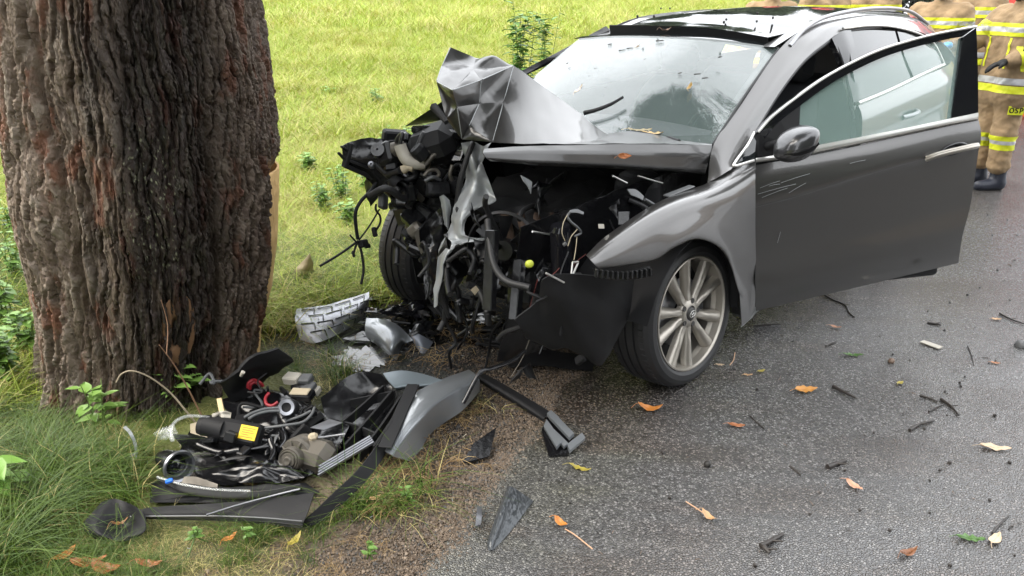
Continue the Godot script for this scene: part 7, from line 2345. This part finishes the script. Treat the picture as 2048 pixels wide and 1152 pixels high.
# ---------------------------------------------------------------- plants
func stem_plant(called: String, base: Vector3, h: float, stems: int, leaves: int, L: float, c: Color, label: String, seed_: int, group := "", lean := 0.3) -> void:
	var rng := RandomNumberGenerator.new()
	rng.seed = seed_
	var t := thing(called, label, "plant", base, group)
	var st := ms()
	var lf := ms()
	for s in stems:
		var a := rng.randf() * TAU
		var hh := h * rng.randf_range(0.7, 1.0)
		var top := Vector3(cos(a) * hh * lean * rng.randf(), hh, sin(a) * hh * lean * rng.randf())
		var p := [Vector3(rng.randfn() * 0.02, 0, rng.randfn() * 0.02), top * 0.5 + Vector3(rng.randfn(), 0, rng.randfn()) * 0.03 * h, top]
		tube(st, p, 0.003 + 0.002 * h, 5, 4, 0.0015)
		for k in leaves:
			var f := rng.randf_range(0.25, 1.0)
			var q := spline(p, f * 2.0)
			var b := rng.randf() * TAU
			var d := Vector3(cos(b), rng.randf_range(-0.2, 0.5), sin(b)).normalized()
			var side := d.cross(Vector3.UP).normalized()
			var l := L * rng.randf_range(0.5, 1.1)
			var up := side.cross(d)
			var rows := []
			for j in [-1.0, 0.0, 1.0]:
				var r := []
				for i in 5:
					var tt := i / 4.0
					r.append(q + d * (l * (tt + 0.12)) + side * j * l * 0.3 * sin(PI * pow(tt, 0.7) * 0.98 + 0.02) + up * (absf(j) * l * 0.07 - tt * tt * l * 0.25))
				rows.append(r)
			sheet(lf, rows, 1, 1, 0.0)
	obj("stem", st, mat(c.r * 0.8, c.g * 0.7, c.b * 0.8, 0.6), t)
	var m := mat(c.r, c.g, c.b, 0.45)
	m.backlight_enabled = true
	m.backlight = c * 0.8
	tag(obj("leaves", lf, m, t), "", "", "", "stuff")

func plants() -> void:
	var bright := Color(0.2, 0.36, 0.05)
	var mid := Color(0.14, 0.26, 0.045)
	stem_plant("tall_weed", Vector3(0.08, 0.476, -7.6), 1.2, 9, 40, 0.1, Color(.09,.2,.03), "tall leafy weed rising behind the crumpled bonnet", 1)
	stem_plant("tall_weed", Vector3(0.327, 0.493, -8.2), 1.0, 6, 34, 0.085, Color(.09,.2,.03), "slimmer weed beside the far windscreen pillar", 2)
	var i := 0
	for q in [[650,400,.35,"left of the headlamp carrier's tip"], [690,380,.45,"just behind the headlamp carrier's tip"], [735,360,.5,"behind the carrier where the cable hangs"], [770,330,.45,"behind the middle of the headlamp carrier"], [700,430,.3,"behind the top of the dangling cables"], [820,300,.5,"behind the cream pipe"], [860,270,.45,"behind the black intake cover"], [780,300,.5,"tallest above the headlamp carrier"]]:
		stem_plant("broadleaf_weed", pix(q[0], q[1] + 40, 0.03), q[2] * 0.85, 8, 16, 0.06, mid, "green broadleaf weed " + q[3], 10 + i, "weeds behind the wrecked front")
		i += 1
	for q in [[550,150,.5,"close by the trunk's upper right edge"], [660,200,.45,"half way up between trunk and bonnet"], [580,100,.6,"highest near the trunk"], [800,130,.5,"far off to the left of the bonnet tip"], [620,330,.3,"low in the meadow right of the trunk's bulge"], [760,210,.5,"left of the bonnet's crumpled tip"], [1110,40,.7,"farthest, above the car's far pillar"]]:
		stem_plant("meadow_weed", pix(q[0], q[1] + 30, 0.06), q[2] * 0.9, 10, 18, 0.07, mid, "green meadow weed clump " + q[3], 40 + i, "weed clumps in the meadow")
		i += 1
	for q in [[20,650,.5,"third from the top"], [40,560,.5,"second from the top"], [15,740,.35,"lowest of them"], [60,690,.3,"touching the trunk's foot"], [30,480,.5,"highest of them"]]:
		stem_plant("shade_weed", pix(q[0], q[1] + 30, 0.04), q[2] * 0.8, 8, 14, 0.06, mid, "leafy weed growing left of the trunk, " + q[3], 60 + i, "weeds left of the trunk")
		i += 1
	stem_plant("seedling", Vector3(-1.535, 0.03, -2.431), 0.26, 3, 8, 0.075, Color(.15,.26,.05), "pale leafy seedling at the left foot of the trunk", 81)
	stem_plant("seedling", Vector3(-1.358, 0.05, -2.696), 0.22, 2, 8, 0.1, Color(.2,.34,.07), "leafy green shoot before the trunk's middle", 82)
	stem_plant("seedling", Vector3(-1.715, 0.03, -2.07), 0.2, 3, 6, 0.13, Color(.14,.27,.04), "broad leaved plant cut by the left picture edge", 83)
	for q in [[395,1092], [690,1010], [500,1085], [820,1010], [740,1120]]:
		stem_plant("sprout", pix(q[0], q[1], 0.02), 0.07, 3, 5, 0.028, Color(.1,.19,.035), "small green sprout in the dead grass of the verge", 90 + i, "sprouts in the verge")
		i += 1
	# bare stems before the trunk
	var st := ms()
	tube(st, [Vector3(-1.231, 0.03, -2.537), Vector3(-1.26, 0.1, -2.525), Vector3(-1.309, 0.18, -2.527), Vector3(-1.359, 0.26, -2.499), Vector3(-1.406, 0.3, -2.475), Vector3(-1.446, 0.29, -2.47), Vector3(-1.467, 0.26, -2.46)], 0.004, 6, 5, 0.0025)
	lone("arched_stem", st, mat(0.32, 0.26, 0.18, 0.7), "arched pale dead stem bending before the trunk", "stem")
	st = ms()
	tube(st, [Vector3(-1.233, 0.03, -2.593), Vector3(-1.254, 0.2, -2.55), Vector3(-1.257, 0.33, -2.485), Vector3(-1.242, 0.45, -2.385)], 0.0035, 6, 5, 0.0015)
	tube(st, [Vector3(-1.237, 0.4, -2.414), Vector3(-1.23, 0.5, -2.445), Vector3(-1.232, 0.6, -2.436)], 0.002, 5, 4, 0.001)
	lone("bare_shoot", st, mat(0.3, 0.17, 0.1, 0.7), "thin reddish bare shoot reaching up before the bark scar", "stem")

# ---------------------------------------------------------------- people
# A body is one skin round tapered bones: distances joined smoothly, meshed as surface nets.
# bone: [from, to, radius from, radius to]
func skin(bones: Array, cell: float, k: float, wav := 0.0, sd := 1) -> Array:
	var lo := Vector3(1e9, 1e9, 1e9)
	var hi := -lo
	for b in bones:
		var r: float = maxf(b[2], b[3]) + 3.0 * k
		for e in 2:
			var q: Vector3 = b[e]
			lo = lo.min(q - Vector3.ONE * r)
			hi = hi.max(q + Vector3.ONE * r)
	lo -= Vector3.ONE * cell * 2.0
	var nx := int((hi.x - lo.x) / cell) + 4
	var ny := int((hi.y - lo.y) / cell) + 4
	var nz := int((hi.z - lo.z) / cell) + 4
	var S := PackedFloat32Array()
	S.resize(nx * ny * nz)
	for b in bones:
		var a: Vector3 = b[0]
		var d: Vector3 = b[1] - a
		var dd := maxf(d.dot(d), 1e-9)
		var r0: float = b[2]
		var r1: float = b[3]
		var m := maxf(r0, r1) + 3.5 * k + cell
		var p0 := ((a.min(b[1]) - Vector3.ONE * m - lo) / cell).floor()
		var p1 := ((a.max(b[1]) + Vector3.ONE * m - lo) / cell).ceil()
		for z in range(maxi(0, int(p0.z)), mini(nz, int(p1.z) + 1)):
			for y in range(maxi(0, int(p0.y)), mini(ny, int(p1.y) + 1)):
				var row := (z * ny + y) * nx
				for x in range(maxi(0, int(p0.x)), mini(nx, int(p1.x) + 1)):
					var p := lo + Vector3(x, y, z) * cell - a
					var t := clampf(p.dot(d) / dd, 0.0, 1.0)
					var v := (p - d * t).length() - lerpf(r0, r1, t)
					if v < 3.5 * k: S[row + x] += exp(-v / k)
	var n2 := FastNoiseLite.new()
	n2.seed = sd
	n2.frequency = 1.0
	var F := PackedFloat32Array()
	F.resize(S.size())
	for i in S.size():
		F[i] = -k * log(S[i]) if S[i] > 1e-6 else 1.0
	var id := {}
	var V := PackedVector3Array()
	var I := PackedInt32Array()
	var off := [0, 1, nx, nx + 1, nx * ny, nx * ny + 1, nx * ny + nx, nx * ny + nx + 1]
	for z in nz - 1:
		for y in ny - 1:
			var row := (z * ny + y) * nx
			for x in nx - 1:
				var o := row + x
				var f0 := F[o]
				if f0 > 0.2: continue
				var c := 0
				for e in 8:
					if F[o + off[e]] < 0.0: c += 1
				if c == 0 or c == 8: continue
				var s := Vector3.ZERO
				var n := 0
				for e in [[0, 1], [2, 3], [4, 5], [6, 7], [0, 2], [1, 3], [4, 6], [5, 7], [0, 4], [1, 5], [2, 6], [3, 7]]:
					var fa := F[o + off[e[0]]]
					var fb := F[o + off[e[1]]]
					if (fa < 0.0) != (fb < 0.0):
						var t := fa / (fa - fb)
						var qa := Vector3(e[0] & 1, (e[0] >> 1) & 1, e[0] >> 2)
						var qb := Vector3(e[1] & 1, (e[1] >> 1) & 1, e[1] >> 2)
						s += qa.lerp(qb, t)
						n += 1
				id[o] = V.size()
				V.append(lo + (Vector3(x, y, z) + s / n) * cell)
	for o in id:
		var x: int = o % nx
		var y: int = (o / nx) % ny
		var z: int = o / (nx * ny)
		for ax in 3:
			var step: int = [1, nx, nx * ny][ax]
			var u: int = [nx, nx * ny, 1][ax]
			var v: int = [nx * ny, 1, nx][ax]
			var a := F[o] < 0.0
			if a == (F[o + step] < 0.0): continue
			if not (id.has(o - u) and id.has(o - v) and id.has(o - u - v)): continue
			var q := [id[o], id[o - u], id[o - u - v], id[o - v]]
			if a: I.append_array([q[0], q[2], q[1], q[0], q[3], q[2]])
			else: I.append_array([q[0], q[1], q[2], q[0], q[2], q[3]])
	var N := PackedVector3Array()
	N.resize(V.size())
	for t in range(0, I.size(), 3):
		var g := (V[I[t + 2]] - V[I[t]]).cross(V[I[t + 1]] - V[I[t]])
		for e in 3: N[I[t + e]] += g
	for i in N.size(): N[i] = N[i].normalized()
	if wav > 0.0:
		for i in V.size(): V[i] += N[i] * wav * (n2.get_noise_3d(V[i].x * 9.0, V[i].y * 14.0, V[i].z * 9.0) + 0.5 * n2.get_noise_3d(V[i].x * 26.0, V[i].y * 30.0, V[i].z * 26.0))
		N.fill(Vector3.ZERO)
		for t in range(0, I.size(), 3):
			var g := (V[I[t + 2]] - V[I[t]]).cross(V[I[t + 1]] - V[I[t]])
			for e in 3: N[I[t + e]] += g
		for i in N.size(): N[i] = N[i].normalized()
	return [V, N, I]

func skin_mesh(s: Array, C := PackedColorArray()) -> ArrayMesh:
	var arr := []
	arr.resize(Mesh.ARRAY_MAX)
	arr[Mesh.ARRAY_VERTEX] = s[0]
	arr[Mesh.ARRAY_NORMAL] = s[1]
	arr[Mesh.ARRAY_INDEX] = s[2]
	if C.size() > 0: arr[Mesh.ARRAY_COLOR] = C
	var am := ArrayMesh.new()
	am.add_surface_from_arrays(Mesh.PRIMITIVE_TRIANGLES, arr)
	return am

# a tape sewn on a body: the part of its skin between two planes, lifted a little
func tape(s: Array, o: Vector3, axis: Vector3, half: float, reach: float, lift := 0.004, side := Vector3.ZERO) -> SurfaceTool:
	var st := ms()
	axis = axis.normalized()
	group_next(st)
	var V: PackedVector3Array = s[0]
	var N: PackedVector3Array = s[1]
	var I: PackedInt32Array = s[2]
	for t in range(0, I.size(), 3):
		if (V[I[t]] - o).length() > reach: continue
		if side != Vector3.ZERO and N[I[t]].dot(side) < 0.1: continue
		var poly := []
		for e in 3: poly.append(V[I[t + e]] + N[I[t + e]] * lift)
		for sg_ in [1.0, -1.0]:
			var nw := []
			for i in poly.size():
				var a: Vector3 = poly[i]
				var b: Vector3 = poly[(i + 1) % poly.size()]
				var da: float = half - sg_ * (a - o).dot(axis)
				var db: float = half - sg_ * (b - o).dot(axis)
				if da >= 0.0: nw.append(a)
				if (da >= 0.0) != (db >= 0.0): nw.append(a.lerp(b, da / (da - db)))
			poly = nw
		for i in range(1, poly.size() - 1): tri(st, poly[0], poly[i], poly[i + 1])
	return st

func hand_bones(wrist: Vector3, dir: Vector3, palm_n: Vector3, thumb_side: float, curl: float) -> Array:
	var d := dir.normalized()
	var s := d.cross(palm_n).normalized() * thumb_side
	var n := s.cross(d).normalized() * thumb_side
	var b := [[wrist, wrist + d * 0.04, 0.026, 0.028]]
	for k in 4:
		var o := (1.5 - k) * 0.021
		var base := wrist + d * 0.085 + s * o
		b.append([wrist + d * 0.03 + s * o * 0.7, base, 0.017, 0.0125])
		var L: float = [0.036, 0.042, 0.039, 0.03][k]
		var q := base
		var dd := d
		for j in 3:
			dd = (dd + n * curl).normalized()
			var nx: Vector3 = q + dd * L * [1.0, 0.72, 0.55][j]
			b.append([q, nx, 0.0105 - 0.001 * j, 0.0095 - 0.001 * j])
			q = nx
	var tb := wrist + d * 0.03 + s * 0.026
	var t1 := tb + (d * 0.6 + s * 0.7 + n * 0.3).normalized() * 0.042
	var t2 := t1 + (d * 0.9 + s * 0.25 + n * 0.4).normalized() * 0.032
	b.append([tb, t1, 0.015, 0.012])
	b.append([t1, t2, 0.0115, 0.0095])
	return b

func head_into(root: Node3D, at_: Vector3, skin_c: Color, helmet: Material) -> void:
	var h := [[at_ + Vector3(0, .105, -.015), at_ + Vector3(0, .115, .02), .078, .074], [at_ + Vector3(0, .06, .03), at_ + Vector3(0, .0, .055), .062, .036], [at_ + Vector3(0, -.07, -.02), at_ + Vector3(0, .03, .0), .056, .055],
		[at_ + Vector3(0, .075, .098), at_ + Vector3(0, .045, .112), .008, .015], [at_ + Vector3(-.014, .042, .104), at_ + Vector3(.014, .042, .104), .009, .009], [at_ + Vector3(-.02, .012, .09), at_ + Vector3(.02, .012, .09), .009, .009], [at_ + Vector3(-.012, -.018, .082), at_ + Vector3(.012, -.018, .082), .018, .018]]
	for s in [-1.0, 1.0]:
		h.append([at_ + Vector3(s * .079, .07, .0), at_ + Vector3(s * .084, .035, .004), .012, .008])
		h.append([at_ + Vector3(s * .018, .096, .088), at_ + Vector3(s * .045, .096, .076), .01, .01])
	var m := skin(h, 0.007, 0.008)
	var mi := MeshInstance3D.new()
	var C := PackedColorArray()
	for p: Vector3 in m[0]:
		var q := p - at_
		C.append(Color(.38, .13, .11) if q.z > .085 and absf(q.y - .012) < .007 and absf(q.x) < .024 else skin_c)
	mi.mesh = skin_mesh(m, C)
	var sm := mat(1, 1, 1, 0.5)
	sm.vertex_color_use_as_albedo = true
	mi.material_override = sm
	place("head", mi, root)
	for s in [-1.0, 1.0]:
		var st := ms()
		smooth_lathe(st, [Vector2(.0005, .0095), Vector2(.006, .007), Vector2(.009, .001), Vector2(.006, -.007)], 12, facing(at_ + Vector3(s * .031, .079, .079), Vector3(s * .15, 0, 1)))
		obj("eye", st, mat(.1, .08, .07, .2), root)
	var st := ms()
	var hx := at(at_ + Vector3(0, .115, -.005), -8)
	smooth_lathe(st, [Vector2(.0005, .125), Vector2(.05, .118), Vector2(.09, .09), Vector2(.115, .045), Vector2(.122, .0), Vector2(.128, -.02), Vector2(.12, -.024), Vector2(.11, -.01)], 32, hx)
	obj("helmet", st, helmet, root)
	st = ms()
	tube(st, [at_ + Vector3(-.1, .1, .0), at_ + Vector3(-.075, .02, .03), at_ + Vector3(0, -.045, .07), at_ + Vector3(.075, .02, .03), at_ + Vector3(.1, .1, .0)], .008, 6, 5)
	obj("chin_strap", st, M.matt, root)

func lettering(word: String, size: float, xf: Transform3D, root: Node3D, bg: Vector2, m: Material) -> void:
	var st := ms()
	box(st, Vector3(bg.x, bg.y, 0.004), xf, 0.001)
	obj("name_patch", st, m, root)
	var tm := TextMesh.new()
	tm.text = word
	var f := SystemFont.new()
	f.font_names = PackedStringArray(["Droid Sans"])
	f.font_weight = 700
	tm.font = f
	tm.font_size = 32
	tm.pixel_size = size / 24.0
	tm.depth = 0.002
	var mi := MeshInstance3D.new()
	mi.mesh = tm
	mi.material_override = M.matt
	place("patch_lettering", mi, root)
	mi.transform = xf * Transform3D(Basis(), Vector3(0, 0, 0.0035))

const TORSO := [[Vector3(-.1, .83, 0), Vector3(-.1, 1.02, .0), .165, .15], [Vector3(.1, .83, 0), Vector3(.1, 1.02, .0), .165, .15], [Vector3(-.09, 1.0, 0), Vector3(-.11, 1.34, .01), .15, .145], [Vector3(.09, 1.0, 0), Vector3(.11, 1.34, .01), .15, .145], [Vector3(-.19, 1.43, 0), Vector3(.19, 1.43, 0), .085, .085], [Vector3(0, 1.42, 0), Vector3(0, 1.52, .0), .1, .075]]

func firefighter(called: String, label: String, p: Vector3, yaw: float, arms: Array, cell: float, seed_: int, patches := false, blue := false) -> Node3D:
	var t := thing(called, label, "person", p, "firefighters behind the car")
	var bones := TORSO.duplicate()
	for s in [-1.0, 1.0]:
		bones.append([Vector3(s * .095, .86, 0), Vector3(s * .11, .5, .015), .115, .092])
		bones.append([Vector3(s * .11, .5, .015), Vector3(s * .115, .22, .0), .09, .088])
	var hands := []
	for a in arms:   # shoulder, elbow, wrist
		bones.append([a[0], a[1], .085, .07])
		bones.append([a[1], a[2], .068, .055])
		hands.append([a[2], a[2] - a[1], a[0].x])
	var tan_c := Color(.34, .235, .13)
	var b := skin(bones, cell, 0.018, 0.011, seed_)
	var mi := MeshInstance3D.new()
	var C := PackedColorArray()
	for q: Vector3 in b[0]: C.append(tan_c * (0.85 + 0.3 * noise.get_noise_3dv(q * 7.0)))
	mi.mesh = skin_mesh(b, C)
	var m := mat(1, 1, 1, 0.85)
	m.vertex_color_use_as_albedo = true
	m.normal_enabled = true
	m.normal_texture = noise_tex(0.2, FastNoiseLite.TYPE_SIMPLEX, true, 3.0, 256, 61)
	m.normal_scale = 0.5
	triplanar(m, 6.0, false)
	mi.material_override = m
	place("turnout_suit", mi, t)
	head_into(t, Vector3(0, 1.6, .02), Color(.5, .3, .22), M.helmet)
	# tapes: silver between two yellow edges
	for q in [[Vector3(0, .93, 0), .026, "s"], [Vector3(0, .865, 0), .03, "y"], [Vector3(0, 1.33, 0), .02, "s"], [Vector3(0, 1.365, 0), .016, "y"], [Vector3(0, 1.295, 0), .016, "y"]]:
		obj("reflective_tape", tape(b, q[0], Vector3.UP, q[1], .34), M.tape_y if q[2] == "y" else M.tape_s, t)
	for s in [-1.0, 1.0]:
		for q in [[.46, .02, "y"], [.425, .016, "s"], [.385, .024, "y"]]:
			obj("reflective_tape", tape(b, Vector3(s * .113, q[0], .01), Vector3.UP, q[1], .16), M.tape_y if q[2] == "y" else M.tape_s, t)
		obj("brace_tape", tape(b, Vector3(s * .12, 1.15, 0), Vector3(1, 0, 0), .012, .2, .005), M.tape_y, t)
	for a in arms:
		for q in [[.45, .018, "y"], [.55, .012, "s"], [.64, .018, "y"]]:
			obj("sleeve_tape", tape(b, a[0].lerp(a[1], q[0]), a[1] - a[0], q[1], .12), M.tape_y if q[2] == "y" else M.tape_s, t)
		obj("sleeve_tape", tape(b, a[1].lerp(a[2], .7), a[2] - a[1], .02, .1), M.tape_y, t)
	for h in hands:
		var hb := hand_bones(h[0] + h[1].normalized() * .03, h[1], Vector3(0, -1, .2) if absf(h[1].normalized().y) < .7 else Vector3(-signf(h[2]), 0, 0), signf(h[2]), .28)
		var hm := MeshInstance3D.new()
		hm.mesh = skin_mesh(skin(hb, .007, .006))
		hm.material_override = M.glove if (blue and h[2] < 0.0) else M.matt
		place("gloved_hand", hm, t)
	for s in [-1.0, 1.0]:
		var bm := MeshInstance3D.new()
		bm.mesh = skin_mesh(skin([[Vector3(s * .115, .27, -.01), Vector3(s * .118, .09, -.02), .068, .06], [Vector3(s * .118, .055, -.04), Vector3(s * .13, .045, .15), .055, .046]], .012, .014))
		bm.material_override = M.boot
		place("boot", bm, t)
	if patches:
		var a = arms[1]
		var c: Vector3 = a[0].lerp(a[1], .36)
		lettering("OSP", .05, facing_z(c + Vector3(.1, .0, .02), Vector3(1, .25, .35)), t, Vector2(.15, .075), M.tape_y)
		lettering("OSP", .045, facing_z(Vector3(.222, .7, .045), Vector3(1, .05, .3)), t, Vector2(.12, .07), M.tape_y)
		var st := ms()
		sheet(st, [[Vector3(.262, 1.17, -.02), Vector3(.262, 1.16, .06), Vector3(.246, 1.2, .13)], [Vector3(.262, 1.11, -.02), Vector3(.262, 1.09, .06), Vector3(.246, 1.16, .13)]], 4, 3, .01)
		obj("pocket_opening", st, M.matt, t)
	t.rotation_degrees.y = yaw
	return t

func facing_z(p: Vector3, z: Vector3) -> Transform3D:
	z = z.normalized()
	var x := Vector3.UP.cross(z).normalized()
	return Transform3D(Basis(x, z.cross(x), z), p)

func people() -> void:
	M.tape_y = mat(0.62, 0.66, 0.02, 0.5)
	M.tape_s = mat(0.5, 0.5, 0.52, 0.4, 0.3)
	M.glove = mat(0.02, 0.25, 0.6, 0.45)
	M.boot = mat(0.015, 0.018, 0.03, 0.5)
	M.helmet = mat(0.5, 0.02, 0.02, 0.25)
	var hang := [[Vector3(-.215, 1.43, 0), Vector3(-.29, 1.16, -.02), Vector3(-.26, .94, .12)], [Vector3(.215, 1.43, 0), Vector3(.29, 1.16, -.02), Vector3(.26, .94, .12)]]
	var folded := [[Vector3(-.215, 1.43, 0), Vector3(-.29, 1.17, .05), Vector3(-.08, 1.1, .24)], [Vector3(.215, 1.43, 0), Vector3(.29, 1.17, .05), Vector3(.1, 1.14, .25)]]
	var reach := [[Vector3(-.215, 1.43, .02), Vector3(-.26, 1.22, .2), Vector3(-.2, 1.2, .42)], [Vector3(.215, 1.43, 0), Vector3(.27, 1.17, -.04), Vector3(.2, 1.1, .17)]]
	firefighter("firefighter", "firefighter in tan gear standing right of the open car door, facing left", Vector3(4.2, 0, -6.55), -84, reach, .015, 3, true, true)
	var a := firefighter("firefighter", "firefighter behind the car whose torso is leftmost above the roof", Vector3(3.05, 0, -9.4), -15, hang, .018, 4)
	firefighter("firefighter", "firefighter behind the car roof with strap across chest, third from right", Vector3(4.35, 0, -8.1), -40, folded, .018, 5)
	for q in [[Vector3(3.4, 0, -8.7), 25, "second firefighter from the left behind the car roof"], [Vector3(4.0, 0, -9.0), -20, "firefighter in the middle of the row behind the roof"], [Vector3(5.0, -.02, -8.7), -25, "firefighter with bare chin visible between the roof and front firefighter"]]:
		var c := a.duplicate()
		c.name = fresh("firefighter")
		add_child(c)
		c.position = q[0]
		c.rotation_degrees.y = q[1]
		c.scale = Vector3.ONE * 1.08
		tag(c, q[2], "person", "firefighters behind the car")
	truck()

func truck() -> void:
	var t := thing("fire_truck", "red fire truck parked behind the firefighters at the right edge", "truck", Vector3(7.6, 0, -11.2))
	var red := mat(0.5, 0.015, 0.012, 0.25)
	red.clearcoat_enabled = true
	var st := ms()
	box(st, Vector3(2.4, 1.9, 2.2), at(Vector3(.6, 1.95, 0)), .12)
	obj("cab", st, red, t)
	st = ms()
	box(st, Vector3(2.4, 2.5, 5.0), at(Vector3(.6, 2.0, -3.7)), .06)
	obj("body", st, red, t)
	st = ms()
	box(st, Vector3(2.5, .5, .3), at(Vector3(.6, .72, 1.12)), .06)
	obj("bumper", st, M.greyplastic, t)
	st = ms()
	box(st, Vector3(2.2, .4, 6.6), at(Vector3(.6, .8, -2.6)), .03)
	obj("chassis", st, M.matt, t)
	st = ms()
	box(st, Vector3(2.0, .85, .04), at(Vector3(.6, 2.3, 1.1), -4), .03)
	obj("windscreen", st, M.darkglass, t)
	st = ms()
	box(st, Vector3(.04, .7, 1.2), at(Vector3(-.6, 2.3, .1)), .03)
	obj("side_window", st, M.darkglass, t)
	for s in [-.2, 1.4]:
		st = ms()
		lathe(st, [Vector2(.001, .03), Vector2(.1, .025), Vector2(.12, 0)], 20, facing(Vector3(s, 1.1, 1.13), Vector3(0, 0, 1), Vector3(1, 0, 0)))
		obj("headlight", st, M.foil, t)
	for q in [[-.5, .2], [1.7, .2], [-.5, -4.2], [1.7, -4.2]]:
		st = ms()
		lathe(st, [Vector2(.28, .12), Vector2(.36, .15), Vector2(.47, .12), Vector2(.48, 0), Vector2(.47, -.12), Vector2(.3, -.15)], 36, facing(Vector3(q[0], .48, q[1]), Vector3(signf(q[0] - .6), 0, 0), Vector3(0, 1, 0)))
		var w := obj("wheel", st, M.rubber, t)
		st = ms()
		lathe(st, [Vector2(.001, .07), Vector2(.1, .07), Vector2(.2, .03), Vector2(.28, .12)], 28, facing(Vector3(q[0], .48, q[1]), Vector3(signf(q[0] - .6), 0, 0), Vector3(0, 1, 0)))
		obj("hub", st, M.greyplastic, w)
	st = ms()
	tube(st, [Vector3(-.75, 1.5, .95), Vector3(-.85, 2.1, 1.0)], .02, 6, 1)
	box(st, Vector3(.08, .4, .2), at(Vector3(-.86, 2.1, 1.02)), .02)
	obj("side_mirror", st, M.matt, t)
	t.rotation_degrees.y = -32
	var c := thing("traffic_cone", "orange traffic cone by the truck, cut by the right edge", "traffic cone", Vector3(7.301, 0, -10.727))
	st = ms()
	box(st, Vector3(.36, .04, .36), at(Vector3(0, .02, 0)), .012)
	obj("base", st, mat(.6, .06, .02, .5), c)
	st = ms()
	lathe(st, [Vector2(.13, .04), Vector2(.03, .5), Vector2(.001, .5)], 24, Transform3D.IDENTITY)
	obj("cone", st, mat(.65, .09, .02, .5), c)
	st = ms()
	lathe(st, [Vector2(.104, .17), Vector2(.078, .29)], 24, Transform3D.IDENTITY)
	obj("white_band", st, M.white, c)
